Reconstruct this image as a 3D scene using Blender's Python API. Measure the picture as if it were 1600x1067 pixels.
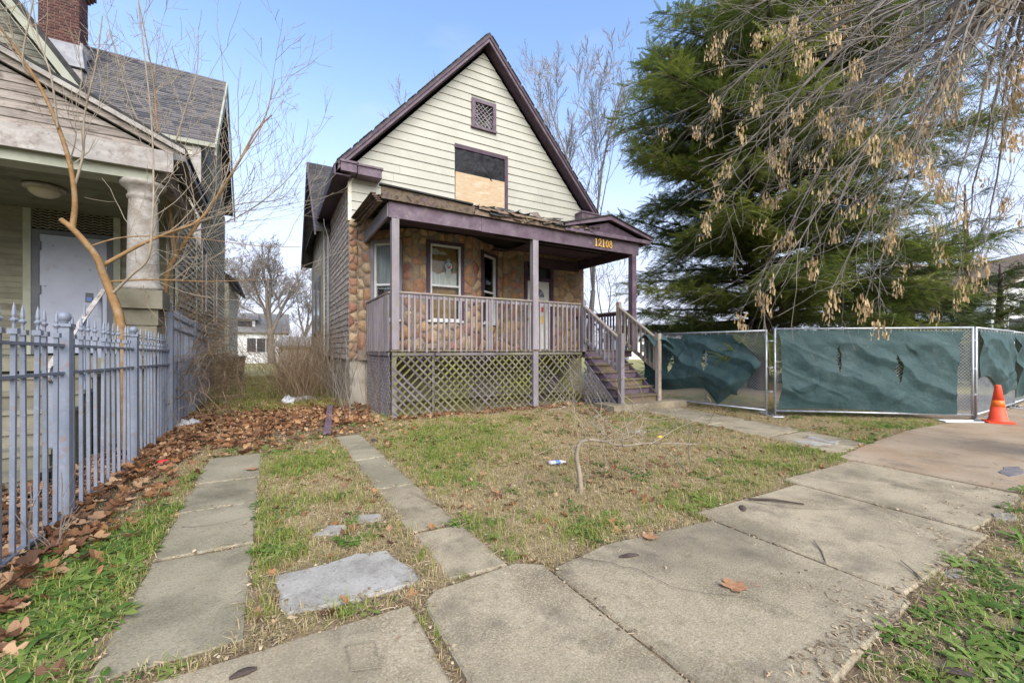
import bpy, math, random
import numpy as np
from math import sin, cos, pi, radians, sqrt, hypot
from mathutils import Vector

random.seed(7)
RS = np.random.RandomState(11)
for o_ in list(bpy.data.objects):
    bpy.data.objects.remove(o_, do_unlink=True)
SC = bpy.context.scene
COL = SC.collection

# ------------------------------------------------------------------ camera
# world frame: x runs along the street to the right, y runs into the lot, z up
YAW = math.atan(376 / 660)
cam_d = bpy.data.cameras.new('camera')
cam = bpy.data.objects.new('camera', cam_d)
COL.objects.link(cam)
cam.location = (0, 0, 1.4)
cam.rotation_euler = (pi / 2, 0, -YAW)
cam_d.sensor_width = 36
cam_d.lens = 660 / 1600 * 36
cam_d.shift_y = 11.5 / 1600
cam_d.clip_start = 0.05
cam_d.clip_end = 3000
SC.camera = cam

# ------------------------------------------------------------------ sky, sun, exposure
SUN_EL, SUN_AZ = 38, -176
world = bpy.data.worlds.new('World')
SC.world = world
world.use_nodes = True
wn = world.node_tree.nodes
wl = world.node_tree.links
wn.clear()
w_out = wn.new('ShaderNodeOutputWorld')
w_bg = wn.new('ShaderNodeBackground')
w_bg.inputs['Strength'].default_value = 0.118
w_sky = wn.new('ShaderNodeTexSky')
w_sky.sky_type = 'NISHITA'
w_sky.sun_disc = False
w_sky.sun_elevation = radians(SUN_EL)
w_sky.sun_rotation = radians(SUN_AZ)
w_sky.air_density = 1.0
w_sky.dust_density = 0.15
w_sky.ozone_density = 3.2
# thin high veil: whitens the sky towards the horizon, with faint cloud streaks
w_tc = wn.new('ShaderNodeTexCoord')
w_sep = wn.new('ShaderNodeSeparateXYZ')
wl.new(w_tc.outputs['Generated'], w_sep.inputs[0])
w_map = wn.new('ShaderNodeMapping')
w_map.inputs['Scale'].default_value = (1.6, 1.6, 5.0)
wl.new(w_tc.outputs['Generated'], w_map.inputs['Vector'])
w_noise = wn.new('ShaderNodeTexNoise')
w_noise.inputs['Scale'].default_value = 1.7
w_noise.inputs['Detail'].default_value = 6
w_noise.inputs['Roughness'].default_value = 0.55
wl.new(w_map.outputs[0], w_noise.inputs['Vector'])
w_elev = wn.new('ShaderNodeMapRange')
w_elev.interpolation_type = 'SMOOTHERSTEP'
w_elev.inputs['From Min'].default_value = 0.0
w_elev.inputs['From Max'].default_value = 0.66
w_elev.inputs['To Min'].default_value = 0.95
w_elev.inputs['To Max'].default_value = 0.04
wl.new(w_sep.outputs['Z'], w_elev.inputs['Value'])
w_cl = wn.new('ShaderNodeMapRange')
w_cl.inputs['From Min'].default_value = 0.48
w_cl.inputs['From Max'].default_value = 0.75
w_cl.inputs['To Min'].default_value = 0.0
w_cl.inputs['To Max'].default_value = 0.3
wl.new(w_noise.outputs['Fac'], w_cl.inputs['Value'])
w_add = wn.new('ShaderNodeMath')
w_add.operation = 'ADD'
w_add.use_clamp = True
wl.new(w_elev.outputs[0], w_add.inputs[0])
wl.new(w_cl.outputs[0], w_add.inputs[1])
w_mix = wn.new('ShaderNodeMix')
w_mix.data_type = 'RGBA'
wl.new(w_add.outputs[0], w_mix.inputs['Factor'])
wl.new(w_sky.outputs[0], w_mix.inputs['A'])
w_mix.inputs['B'].default_value = (2.55, 2.68, 3.3, 1)
wl.new(w_mix.outputs['Result'], w_bg.inputs['Color'])
wl.new(w_bg.outputs[0], w_out.inputs[0])

sun_d = bpy.data.lights.new('sun', 'SUN')
sun_d.energy = 2.3
sun_d.angle = radians(60)
sun_d.color = (1.0, 0.93, 0.84)
sun = bpy.data.objects.new('sun', sun_d)
COL.objects.link(sun)
_s = Vector((cos(radians(SUN_EL)) * sin(radians(SUN_AZ)), cos(radians(SUN_EL)) * cos(radians(SUN_AZ)), sin(radians(SUN_EL))))
sun.rotation_euler = _s.to_track_quat('Z', 'Y').to_euler()

SC.view_settings.view_transform = 'Standard'
SC.view_settings.look = 'None'
SC.view_settings.gamma = 1
SC.view_settings.use_curve_mapping = False
SC.view_settings.exposure = 1.7

# ------------------------------------------------------------------ helpers: materials
def lin(c):
    return tuple(((x / 255) / 12.92 if x / 255 <= 0.04045 else ((x / 255 + 0.055) / 1.055) ** 2.4) for x in c)

def mat(name, cols, scale=4.0, stretch=(1, 1, 1), rough=0.8, bump=0.25, bscale=60.0, dist=0.01, dirt=None,
        rnd=0.0, spec=0.3, metal=0.0, tint=None, ramp=(0.35, 0.65), objramp=None, trans=0.0, detail=5.0, grain=None):
    """cols: two or three linear colours blended by noise. dirt: (colour, amount 0..1, scale).
    rnd: value variation per object. tint: list of colours indexed by the 'tint' attribute (0..1).
    objramp: list of colours picked per object. grain: (colour, scale, stretch, amount)"""
    m = bpy.data.materials.new(name)
    m.use_nodes = True
    nt = m.node_tree
    N, L = nt.nodes, nt.links
    bs = N['Principled BSDF']
    bs.inputs['Roughness'].default_value = rough
    bs.inputs['Metallic'].default_value = metal
    bs.inputs['Specular IOR Level'].default_value = spec
    geo = N.new('ShaderNodeNewGeometry')
    mp = N.new('ShaderNodeMapping')
    mp.inputs['Scale'].default_value = stretch
    L.new(geo.outputs['Position'], mp.inputs['Vector'])
    def ramp_of(fac, cs, lo, hi, const=False):
        r = N.new('ShaderNodeValToRGB')
        e = r.color_ramp.elements
        e[0].position, e[1].position = lo, hi
        e[0].color = tuple(cs[0]) + (1,)
        e[1].color = tuple(cs[-1]) + (1,)
        for i, c in enumerate(cs[1:-1]):
            x = e.new(lo + (hi - lo) * (i + 1) / (len(cs) - 1))
            x.color = tuple(c) + (1,)
        if const:
            r.color_ramp.interpolation = 'CONSTANT'
        L.new(fac, r.inputs['Fac'])
        return r.outputs['Color']
    def noise(sc, vec=None, det=detail, ro=0.6):
        n = N.new('ShaderNodeTexNoise')
        n.inputs['Scale'].default_value = sc
        n.inputs['Detail'].default_value = det
        n.inputs['Roughness'].default_value = ro
        L.new(vec if vec is not None else mp.outputs[0], n.inputs['Vector'])
        return n.outputs['Fac']
    def mix(a, b, f, mode='MIX'):
        x = N.new('ShaderNodeMix')
        x.data_type = 'RGBA'
        x.blend_type = mode
        for s, v in (('A', a), ('B', b), ('Factor', f)):
            if isinstance(v, (int, float)):
                x.inputs[s].default_value = v
            elif isinstance(v, tuple):
                x.inputs[s].default_value = v + (1,)
            else:
                L.new(v, x.inputs[s])
        return x.outputs['Result']
    nf = noise(scale)
    col = ramp_of(nf, cols, *ramp)
    if objramp:
        oi = N.new('ShaderNodeObjectInfo')
        oc = ramp_of(oi.outputs['Random'], objramp, 0.0, 0.999)
        k = N.new('ShaderNodeMapRange')
        k.inputs['To Min'].default_value = 0.75
        k.inputs['To Max'].default_value = 1.25
        k.inputs['From Min'].default_value = 0.3
        k.inputs['From Max'].default_value = 0.7
        L.new(nf, k.inputs['Value'])
        vm = N.new('ShaderNodeVectorMath')
        vm.operation = 'SCALE'
        L.new(oc, vm.inputs[0])
        L.new(k.outputs[0], vm.inputs['Scale'])
        col = mix(vm.outputs[0], col, 0.12)
    if tint:
        at = N.new('ShaderNodeAttribute')
        at.attribute_name = 'tint'
        tc = ramp_of(at.outputs['Fac'], tint, 0.0, 1.0)
        col = mix(tc, col, 0.15)
    if grain:
        gm = N.new('ShaderNodeMapping')
        gm.inputs['Scale'].default_value = grain[2]
        L.new(geo.outputs['Position'], gm.inputs['Vector'])
        g = noise(grain[1], gm.outputs[0], 4)
        gr = N.new('ShaderNodeMapRange')
        gr.inputs['From Min'].default_value = 0.48
        gr.inputs['From Max'].default_value = 0.62
        gr.inputs['To Max'].default_value = grain[3]
        L.new(g, gr.inputs['Value'])
        col = mix(col, tuple(grain[0]), gr.outputs[0])
    if dirt:
        for dc, amt, ds in (dirt if isinstance(dirt, list) else [dirt]):
            d = noise(ds, geo.outputs['Position'], 6, 0.65)
            dr = N.new('ShaderNodeMapRange')
            dr.inputs['From Min'].default_value = 0.62 - 0.3 * amt
            dr.inputs['From Max'].default_value = 0.78 - 0.2 * amt
            L.new(d, dr.inputs['Value'])
            dm = N.new('ShaderNodeMath')
            dm.operation = 'MULTIPLY'
            dm.inputs[1].default_value = min(1.0, 0.55 + amt * 0.5)
            L.new(dr.outputs[0], dm.inputs[0])
            col = mix(col, tuple(dc), dm.outputs[0])
    if rnd:
        oi = N.new('ShaderNodeObjectInfo')
        k = N.new('ShaderNodeMapRange')
        k.inputs['To Min'].default_value = 1 - rnd
        k.inputs['To Max'].default_value = 1 + rnd
        L.new(oi.outputs['Random'], k.inputs['Value'])
        vm = N.new('ShaderNodeVectorMath')
        vm.operation = 'SCALE'
        L.new(col, vm.inputs[0])
        L.new(k.outputs[0], vm.inputs['Scale'])
        col = vm.outputs[0]
    L.new(col, bs.inputs['Base Color'])
    if bump:
        b = N.new('ShaderNodeBump')
        b.inputs['Strength'].default_value = bump
        b.inputs['Distance'].default_value = dist
        L.new(noise(bscale, None, 6, 0.65), b.inputs['Height'])
        L.new(b.outputs[0], bs.inputs['Normal'])
    if trans:
        tr = N.new('ShaderNodeBsdfTranslucent')
        L.new(col, tr.inputs['Color'])
        ms = N.new('ShaderNodeMixShader')
        ms.inputs[0].default_value = trans
        L.new(bs.outputs[0], ms.inputs[1])
        L.new(tr.outputs[0], ms.inputs[2])
        L.new(ms.outputs[0], N['Material Output'].inputs['Surface'])
    return m

# ------------------------------------------------------------------ helpers: geometry
class G:
    def __init__(s):
        s.v, s.f, s.m = [], [], []
    def add(s, vs, fs, mi=0):
        b = len(s.v)
        s.v += [tuple(map(float, p)) for p in vs]
        s.f += [tuple(i + b for i in f) for f in fs]
        s.m += [mi] * len(fs)
        return s
    BF = [(0, 3, 2, 1), (4, 5, 6, 7), (0, 1, 5, 4), (1, 2, 6, 5), (2, 3, 7, 6), (3, 0, 4, 7)]
    def box(s, x0, x1, y0, y1, z0, z1, mi=0):
        return s.add([(x0, y0, z0), (x1, y0, z0), (x1, y1, z0), (x0, y1, z0), (x0, y0, z1), (x1, y0, z1), (x1, y1, z1), (x0, y1, z1)], G.BF, mi)
    def beam(s, p0, p1, w, h, up=(0, 0, 1), mi=0):
        p0, p1, up = Vector(p0), Vector(p1), Vector(up)
        d = (p1 - p0).normalized()
        sd = d.cross(up).normalized() * (w / 2)
        u2 = sd.cross(d).normalized() * (h / 2)
        vs = [p0 - sd - u2, p0 + sd - u2, p1 + sd - u2, p1 - sd - u2, p0 - sd + u2, p0 + sd + u2, p1 + sd + u2, p1 - sd + u2]
        return s.add(vs, G.BF, mi)
    def prism(s, poly, ext, mi=0):
        n = len(poly)
        e = Vector(ext)
        vs = [Vector(p) for p in poly] + [Vector(p) + e for p in poly]
        fs = [tuple(range(n))[::-1], tuple(range(n, 2 * n))] + [(i, (i + 1) % n, n + (i + 1) % n, n + i) for i in range(n)]
        return s.add(vs, fs, mi)
    def tube(s, pts, radii, k=6, mi=0, caps=True):
        P = [Vector(p) for p in pts]
        n = len(P)
        if not hasattr(radii, '__len__'):
            radii = [radii] * n
        vs = []
        ref = Vector((0.31, 0.17, 0.93))
        for i in range(n):
            t = (P[min(i + 1, n - 1)] - P[max(i - 1, 0)])
            t = t.normalized() if t.length > 1e-9 else Vector((0, 0, 1))
            r = ref if abs(t.dot(ref)) < 0.95 else Vector((0.9, -0.3, 0.1))
            a = t.cross(r).normalized()
            b = t.cross(a)
            for j in range(k):
                q = 2 * pi * (j + 0.5) / k
                vs.append(P[i] + (a * cos(q) + b * sin(q)) * radii[i])
        fs = [(i * k + j, i * k + (j + 1) % k, (i + 1) * k + (j + 1) % k, (i + 1) * k + j) for i in range(n - 1) for j in range(k)]
        if caps:
            fs += [tuple(range(k))[::-1], tuple(range((n - 1) * k, n * k))]
        return s.add(vs, fs, mi)
    def lathe(s, c, prof, k=16, mi=0, sy=1.0):
        n = len(prof)
        vs = [(c[0] + r * cos(2 * pi * j / k), c[1] + sy * r * sin(2 * pi * j / k), c[2] + z) for r, z in prof for j in range(k)]
        fs = [(i * k + j, i * k + (j + 1) % k, (i + 1) * k + (j + 1) % k, (i + 1) * k + j) for i in range(n - 1) for j in range(k)]
        fs += [tuple(range(k))[::-1], tuple(range((n - 1) * k, n * k))]
        return s.add(vs, fs, mi)

WL = {}          # world location of every object, so that children can be placed
def mesh_np(name, V, F, m=None, tint=None, smooth=False):
    V = np.asarray(V, dtype=np.float32)
    F = np.asarray(F, dtype=np.int32)
    me = bpy.data.meshes.new(name)
    n, k = F.shape
    me.vertices.add(len(V))
    me.vertices.foreach_set('co', V.ravel())
    me.loops.add(n * k)
    me.loops.foreach_set('vertex_index', F.ravel())
    me.polygons.add(n)
    me.polygons.foreach_set('loop_start', np.arange(0, n * k, k, dtype=np.int32))
    if tint is not None:
        a = me.attributes.new('tint', 'FLOAT', 'POINT')
        a.data.foreach_set('value', np.asarray(tint, dtype=np.float32))
    me.polygons.foreach_set('use_smooth', np.full(n, bool(smooth)))
    me.update(calc_edges=True)
    if m:
        me.materials.append(m)
    return me

def link(name, me, parent=None, loc=(0, 0, 0), **props):
    o = bpy.data.objects.new(name, me)
    COL.objects.link(o)
    loc = Vector(loc)
    WL[o.name] = loc
    if parent is not None:
        o.parent = parent
        o.location = loc - WL[parent.name]
    else:
        o.location = loc
    for k, v in props.items():
        if v is not None:
            o[k] = v
    return o

def ob(name, g, m, parent=None, smooth=False, **props):
    """link geometry given in world coordinates as one object whose origin is at its own base"""
    ms = m if isinstance(m, (list, tuple)) else [m]
    if isinstance(g, G):
        V = np.array(g.v, dtype=np.float64)
    else:
        V = np.array(g[0], dtype=np.float64)
    lo, hi = V.min(0), V.max(0)
    c = np.array([(lo[0] + hi[0]) / 2, (lo[1] + hi[1]) / 2, lo[2]])
    V = V - c
    if isinstance(g, G):
        me = bpy.data.meshes.new(name)
        me.from_pydata(V.tolist(), [], g.f)
        for mm in ms:
            me.materials.append(mm)
        if len(ms) > 1:
            me.polygons.foreach_set('material_index', g.m)
        if smooth:
            me.polygons.foreach_set('use_smooth', [True] * len(me.polygons))
        me.update()
    else:
        me = mesh_np(name, V, g[1], ms[0], g[2] if len(g) > 2 else None, smooth)
    return link(name, me, parent, c, **props)

def empty(name, loc, label=None, category=None, group=None, kind=None):
    return link(name, None, None, loc, label=label, category=category, group=group, kind=kind)

def copies(proto, locs, parent):
    """more objects of the same part: copies that share mesh data"""
    r = [proto]
    for l in locs:
        o = proto.copy()
        COL.objects.link(o)
        o.parent = parent
        WL[o.name] = Vector(l)
        o.location = Vector(l) - (WL[parent.name] if parent else Vector((0, 0, 0)))
        r.append(o)
    return r

def chaikin(poly, it=1, f=0.25):
    for _ in range(it):
        q = []
        for i in range(len(poly)):
            a, b = np.array(poly[i]), np.array(poly[(i + 1) % len(poly)])
            q += [tuple(a * (1 - f) + b * f), tuple(a * f + b * (1 - f))]
        poly = q
    return poly

_H = np.random.RandomState(5).rand(256, 256)
def vnoise(x, y):
    x, y = np.asarray(x, float), np.asarray(y, float)
    xi, yi = np.floor(x).astype(int), np.floor(y).astype(int)
    fx, fy = x - xi, y - yi
    fx, fy = fx * fx * (3 - 2 * fx), fy * fy * (3 - 2 * fy)
    h = lambda a, b: _H[a % 256, b % 256]
    return (h(xi, yi) * (1 - fx) + h(xi + 1, yi) * fx) * (1 - fy) + (h(xi, yi + 1) * (1 - fx) + h(xi + 1, yi + 1) * fx) * fy
def fbm(x, y, o=4):
    s, a, t = 0, 0.5, 0
    for i in range(o):
        s = s + a * vnoise(x * 2 ** i + 17.3 * i, y * 2 ** i + 9.1 * i)
        t += a
        a *= 0.55
    return s / t

def inpoly(x, y, poly):
    r = np.zeros(np.shape(x), bool)
    n = len(poly)
    for i in range(n):
        x0, y0 = poly[i][:2]
        x1, y1 = poly[(i + 1) % n][:2]
        c = ((y0 > y) != (y1 > y)) & (x < (x1 - x0) * (y - y0) / (y1 - y0 + 1e-12) + x0)
        r ^= c
    return r

def rotmats(yaw, pitch, roll, scale):
    cy, sy, cp, sp, cr, sr = np.cos(yaw), np.sin(yaw), np.cos(pitch), np.sin(pitch), np.cos(roll), np.sin(roll)
    M = np.empty((len(yaw), 3, 3))
    M[:, 0] = np.stack([cy * cp, cy * sp * sr - sy * cr, cy * sp * cr + sy * sr], 1)
    M[:, 1] = np.stack([sy * cp, sy * sp * sr + cy * cr, sy * sp * cr - cy * sr], 1)
    M[:, 2] = np.stack([-sp, cp * sr, cp * cr], 1)
    return M * np.asarray(scale).reshape(-1, 1, 1)

def scatter(tv, tf, M, T, tint):
    tv, tf = np.asarray(tv, float), np.asarray(tf, int)
    N, n = len(T), len(tv)
    V = np.einsum('nij,vj->nvi', M, tv) + np.asarray(T)[:, None, :]
    F = tf[None] + (np.arange(N) * n)[:, None, None]
    tt = np.repeat(np.asarray(tint)[:, None], n, 1)
    return V.reshape(-1, 3), F.reshape(-1, tf.shape[1]), tt.ravel()

def join(parts):
    V, F, T, b = [], [], [], 0
    for p in parts:
        V.append(p[0]); F.append(p[1] + b); T.append(p[2]); b += len(p[0])
    return np.concatenate(V), np.concatenate(F), np.concatenate(T)

# the line of sight of the photograph, used only to place things: pixel column, distance -> plan position
def plan(px, d):
    t = (px - 800) / 660
    return d * (sin(YAW) + cos(YAW) * t), d * (cos(YAW) - sin(YAW) * t)
def spot(px, py, d):
    x, y = plan(px, d)
    return Vector((x, y, 1.4 + (545 - py) * d / 660))
def onground(px, py, z=0.0):
    return plan(px, 660 * (1.4 - z) / (py - 545))

# ------------------------------------------------------------------ materials
C = lin
M_ = {}
M_['purple'] = mat('purple_paint', [(.085, .055, .075), (.135, .1, .125)], 3, rough=.62, dirt=[((.22, .19, .17), .22, 9), ((.035, .022, .03), .3, 2.5)], rnd=.12, bump=.35, bscale=50)
M_['purple_dark'] = mat('dark_purple_paint', [(.045, .025, .04), (.075, .045, .066)], 4, rough=.6, dirt=((.16, .13, .12), .2, 14), rnd=.15, bump=.3)
M_['lavender'] = mat('weathered_lavender_paint', [(.165, .145, .158), (.24, .215, .23)], 5, (1, 1, .35), rough=.75, dirt=[((.2, .17, .13), .35, 7), ((.17, .17, .035), .2, 3)], rnd=.15, bump=.4, bscale=70)
M_['lattice'] = mat('lattice_mossy_paint', [(.085, .073, .074), (.145, .128, .132)], 4, rough=.8, dirt=[((.17, .18, .026), .46, .95), ((.1, .09, .06), .4, 6)], rnd=.22, bump=.4)
M_['lattice_back'] = mat('moss_covered_lath', [(.085, .09, .022), (.125, .12, .05)], 2.5, rough=.9, dirt=[((.2, .21, .015), .5, 1.4), ((.16, .14, .13), .35, 4)], rnd=.2, bump=.5)
M_['rail_green'] = mat('mossy_handrail', [(.26, .21, .19), (.2, .16, .15)], 6, rough=.85, dirt=((.17, .18, .05), .45, 4), rnd=.1)
M_['wood'] = mat('weathered_bare_wood', [(.19, .155, .125), (.3, .255, .21)], 5, (1, 1, .4), rough=.85, rnd=.22, dirt=((.06, .05, .04), .3, 8), bump=.5)
M_['rot'] = mat('rotten_wood', [(.085, .06, .042), (.18, .135, .095), (.05, .038, .03)], 7, rough=.9, rnd=.3, dirt=[((.14, .09, .13), .35, 4), ((.15, .15, .04), .2, 5)], bump=.8, bscale=40, dist=.02)
M_['tread'] = mat('mossy_stair_wood', [(.16, .115, .085), (.11, .085, .05)], 5, rough=.85, dirt=[((.13, .14, .03), .4, 5), ((.2, .15, .19), .25, 3)], rnd=.2, bump=.5)
M_['cream'] = mat('cream_clapboard_paint', [(.315, .31, .26), (.355, .35, .295)], 1.5, rough=.55, dirt=[((.4, .35, .24), .12, 3), ((.5, .45, .3), .1, 12)], rnd=.035, bump=.12, bscale=90)
M_['creamtrim'] = mat('cream_trim_paint', [(.52, .49, .38), (.6, .57, .46)], 5, rough=.6, dirt=((.25, .2, .15), .25, 8))
M_['stone'] = mat('field_stone', [(.3, .2, .1), (.2, .12, .07)], 9, rough=.85, bump=.9, bscale=16, dist=.035, dirt=[((.12, .09, .07), .28, 6), ((.34, .3, .24), .15, 20)],
                 objramp=[(.41, .285, .16), (.27, .11, .08), (.45, .32, .18), (.24, .155, .1), (.37, .2, .09), (.24, .11, .082), (.46, .34, .2), (.29, .21, .14), (.33, .16, .11), (.43, .265, .125), (.25, .19, .14)])
M_['mortar'] = mat('old_mortar', [(.17, .14, .11), (.26, .215, .17)], 10, rough=.95, bump=.7, bscale=80)
M_['faux'] = mat('worn_asphalt_siding', [(.29, .22, .17), (.42, .355, .3), (.58, .54, .5)], 6, (1, .5, 3), rough=.9, rnd=.16, bump=.5, dirt=((.09, .07, .05), .3, 3))
M_['found'] = mat('flaking_foundation', [(.33, .3, .24), (.46, .42, .35)], 4, rough=.9, dirt=[((.2, .16, .1), .4, 2.5)], bump=.5, bscale=30)
M_['shingle'] = mat('grey_roof_shingle', [(.06, .06, .066), (.1, .098, .1)], 8, rough=.9, bump=.5, bscale=120, tint=[(.05, .05, .056), (.1, .095, .095), (.145, .13, .12), (.085, .088, .1)])
M_['shingle_dark'] = mat('dark_roof_shingle', [(.028, .028, .03), (.055, .052, .05)], 8, rough=.9, bump=.5, rnd=.25, dirt=((.06, .08, .03), .2, 6))
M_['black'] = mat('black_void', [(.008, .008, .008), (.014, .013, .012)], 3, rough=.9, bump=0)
M_['plastic_black'] = mat('black_plastic_sheet', [(.008, .008, .01), (.015, .016, .019)], 5, rough=.45, spec=.15, bump=.5, bscale=9, dist=.05)
M_['ply'] = mat('plywood', [(.42, .33, .225), (.37, .28, .18), (.46, .38, .27)], 2.4, (1, 1, 3.2), rough=.75, bump=.1, dirt=((.3, .17, .08), .14, 3), grain=((.36, .22, .11), 3.2, (1, 1, 4.5), .5))
M_['ply_in'] = mat('yellowed_plywood', [(.42, .27, .1), (.33, .19, .07)], 3, (1, 1, .5), rough=.7, bump=.1, grain=((.24, .13, .05), 6, (5, 5, .7), .6))
M_['white'] = mat('white_vinyl', [(.5, .5, .485), (.58, .58, .565)], 5, rough=.5, dirt=((.42, .4, .36), .2, 8), bump=.05)
M_['door_white'] = mat('white_door_paint', [(.56, .56, .5), (.64, .64, .58)], 3, rough=.5, dirt=((.42, .38, .3), .18, 6), bump=.05)
M_['curtain'] = mat('dull_white_curtain', [(.44, .45, .47), (.58, .59, .61)], 3, (4, 4, .4), rough=.85, bump=.3, bscale=12)
M_['gauze'] = mat('white_gauze', [(.62, .61, .57), (.74, .73, .7)], 7, (2, 2, .6), rough=.9, bump=.5, bscale=25, dist=.03)
M_['brownish'] = mat('dark_brown_board', [(.07, .045, .028), (.11, .075, .05)], 4, rough=.7)
M_['grey_screen'] = mat('grey_screen', [(.12, .12, .125), (.17, .17, .175)], 8, rough=.7, bump=.1)
def glass_mat():
    m = bpy.data.materials.new('window_glass')
    m.use_nodes = True
    N, L = m.node_tree.nodes, m.node_tree.links
    N.remove(N['Principled BSDF'])
    a = N.new('ShaderNodeBsdfTransparent'); a.inputs[0].default_value = (.86, .88, .87, 1)
    b = N.new('ShaderNodeBsdfGlossy'); b.inputs['Roughness'].default_value = .03
    fr = N.new('ShaderNodeFresnel'); fr.inputs[0].default_value = 1.5
    nz = N.new('ShaderNodeTexNoise'); nz.inputs['Scale'].default_value = 1.2
    bp = N.new('ShaderNodeBump'); bp.inputs['Strength'].default_value = .12
    L.new(nz.outputs[0], bp.inputs['Height']); L.new(bp.outputs[0], b.inputs['Normal'])
    ms = N.new('ShaderNodeMixShader')
    L.new(fr.outputs[0], ms.inputs[0]); L.new(a.outputs[0], ms.inputs[1]); L.new(b.outputs[0], ms.inputs[2])
    L.new(ms.outputs[0], N['Material Output'].inputs['Surface'])
    return m
M_['glass'] = glass_mat()
M_['gold'] = mat('gold_numerals', [(.62, .36, .05), (.75, .46, .09)], 9, rough=.4, spec=.5, bump=0)
M_['conc'] = mat('old_concrete', [(.185, .148, .09), (.295, .244, .158), (.225, .184, .118)], 1.7, rough=.92, bump=.4, bscale=110, dist=.01, detail=12, rnd=.15, grain=((.44, .39, .29), 95, (1, 1, 1), .55),
                dirt=[((.13, .11, .075), .5, .75), ((.095, .08, .055), .34, .42), ((.075, .065, .05), .3, 70), ((.085, .072, .055), .28, 2.6), ((.09, .085, .04), .12, 9)])
M_['conc_strip'] = mat('damp_driveway_concrete', [(.185, .16, .098), (.275, .238, .158)], 1.6, rough=.92, bump=.4, grain=((.34, .32, .27), 95, (1, 1, 1), .45), bscale=75, dist=.012, detail=8, rnd=.08, dirt=[((.095, .086, .056), .45, 1.4), ((.07, .062, .045), .28, 50)])
M_['conc_pale'] = mat('pale_patch_concrete', [(.235, .22, .19), (.33, .315, .28)], 3.5, rough=.9, bump=.4, bscale=60, grain=((.42, .4, .36), 70, (1, 1, 1), .4), dirt=[((.14, .13, .105), .42, 3.2), ((.1, .09, .07), .25, 30)])
M_['conc_rust'] = mat('rusty_apron_concrete', [(.24, .18, .115), (.33, .255, .175)], 1.3, rough=.85, bump=.6, bscale=70, detail=8, rnd=.05, dirt=[((.25, .15, .075), .42, .8), ((.12, .1, .08), .25, 2.2), ((.34, .31, .27), .2, 25)])
M_['conc_step'] = mat('mossy_step_concrete', [(.12, .11, .078), (.19, .175, .13)], 2.5, rough=.92, bump=.6, rnd=.08, dirt=[((.1, .1, .055), .45, 1.8)])
M_['iron'] = mat('blue_grey_iron_paint', [(.142, .163, .205), (.175, .197, .24)], 4, rough=.5, spec=.4, dirt=[((.2, .11, .05), .24, 11), ((.1, .115, .15), .35, 3), ((.24, .26, .31), .2, 25)], rnd=.14, bump=.15)
M_['pipe'] = mat('galvanised_pipe', [(.36, .38, .4), (.5, .52, .53)], 9, rough=.42, metal=.55, dirt=((.25, .19, .13), .16, 10), bump=.1)
M_['wire'] = mat('galvanised_wire', [(.3, .32, .33), (.42, .44, .45)], 9, rough=.5, metal=.4, bump=0)
M_['screen'] = mat('green_mesh_fabric', [(.03, .062, .062), (.046, .086, .085)], 2.2, rough=.68, spec=.3, dirt=[((.08, .115, .11), .32, 1.9), ((.022, .048, .048), .38, .9), ((.12, .14, .125), .1, 14)], bump=.4, bscale=11, dist=.05, trans=.12)
M_['cone'] = mat('orange_cone_plastic', [(.8, .075, .03), (.85, .1, .045)], 4, rough=.5, dirt=[((.42, .1, .06), .3, 9), ((.16, .06, .045), .16, 30)], bump=.05)
M_['cone_band'] = mat('orange_reflective_band', [(.85, .15, .02), (.85, .18, .03)], 6, rough=.3, bump=0)
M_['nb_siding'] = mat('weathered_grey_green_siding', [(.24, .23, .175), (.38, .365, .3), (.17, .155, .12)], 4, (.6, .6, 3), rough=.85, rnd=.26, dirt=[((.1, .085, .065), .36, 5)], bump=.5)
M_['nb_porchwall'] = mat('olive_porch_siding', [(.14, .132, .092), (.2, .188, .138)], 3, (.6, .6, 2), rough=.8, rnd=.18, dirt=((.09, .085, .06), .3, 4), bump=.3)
M_['nb_bare'] = mat('grey_bare_boards', [(.17, .14, .115), (.28, .245, .215), (.1, .083, .07)], 5, (.4, .4, 4), rough=.9, rnd=.22, bump=.6, dirt=((.07, .055, .045), .3, 7))
M_['nb_green'] = mat('pale_green_trim', [(.24, .25, .19), (.31, .32, .255)], 3, rough=.65, dirt=[((.2, .19, .14), .25, 5)], rnd=.08, bump=.2)
M_['nb_white'] = mat('peeling_white_trim', [(.26, .24, .22), (.36, .34, .315)], 5, (.5, .5, 2), rough=.8, dirt=[((.15, .12, .1), .45, 5), ((.1, .08, .065), .25, 14)], bump=.4)
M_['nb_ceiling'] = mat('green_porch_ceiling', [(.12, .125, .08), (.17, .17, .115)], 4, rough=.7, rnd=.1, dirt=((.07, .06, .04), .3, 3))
M_['col'] = mat('spalled_column_concrete', [(.22, .2, .17), (.34, .32, .29)], 6, rough=.9, bump=.8, bscale=30, dist=.02, dirt=[((.15, .11, .075), .4, 4), ((.5, .48, .45), .2, 16)])
M_['steel'] = mat('grey_steel_door', [(.27, .29, .36), (.32, .34, .41)], 2, rough=.45, spec=.4, bump=.05, dirt=((.22, .2, .2), .15, 5))
M_['steel_dark'] = mat('dark_door_frame', [(.075, .08, .09), (.1, .105, .115)], 3, rough=.5)
M_['brick'] = mat('chimney_brick', [(.075, .035, .03), (.1, .05, .04)], 12, rough=.88, bump=.5, bscale=60, objramp=[(.08, .034, .03), (.1, .045, .037), (.055, .028, .026), (.12, .058, .044), (.075, .038, .035)])
M_['flash'] = mat('grey_flashing', [(.2, .205, .225), (.29, .295, .31)], 5, rough=.6, dirt=((.2, .19, .18), .3, 6))
M_['bark'] = mat('grey_bark', [(.12, .1, .08), (.2, .175, .15)], 14, (1, 1, .3), rough=.9, bump=.8, bscale=30, dist=.02)
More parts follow.
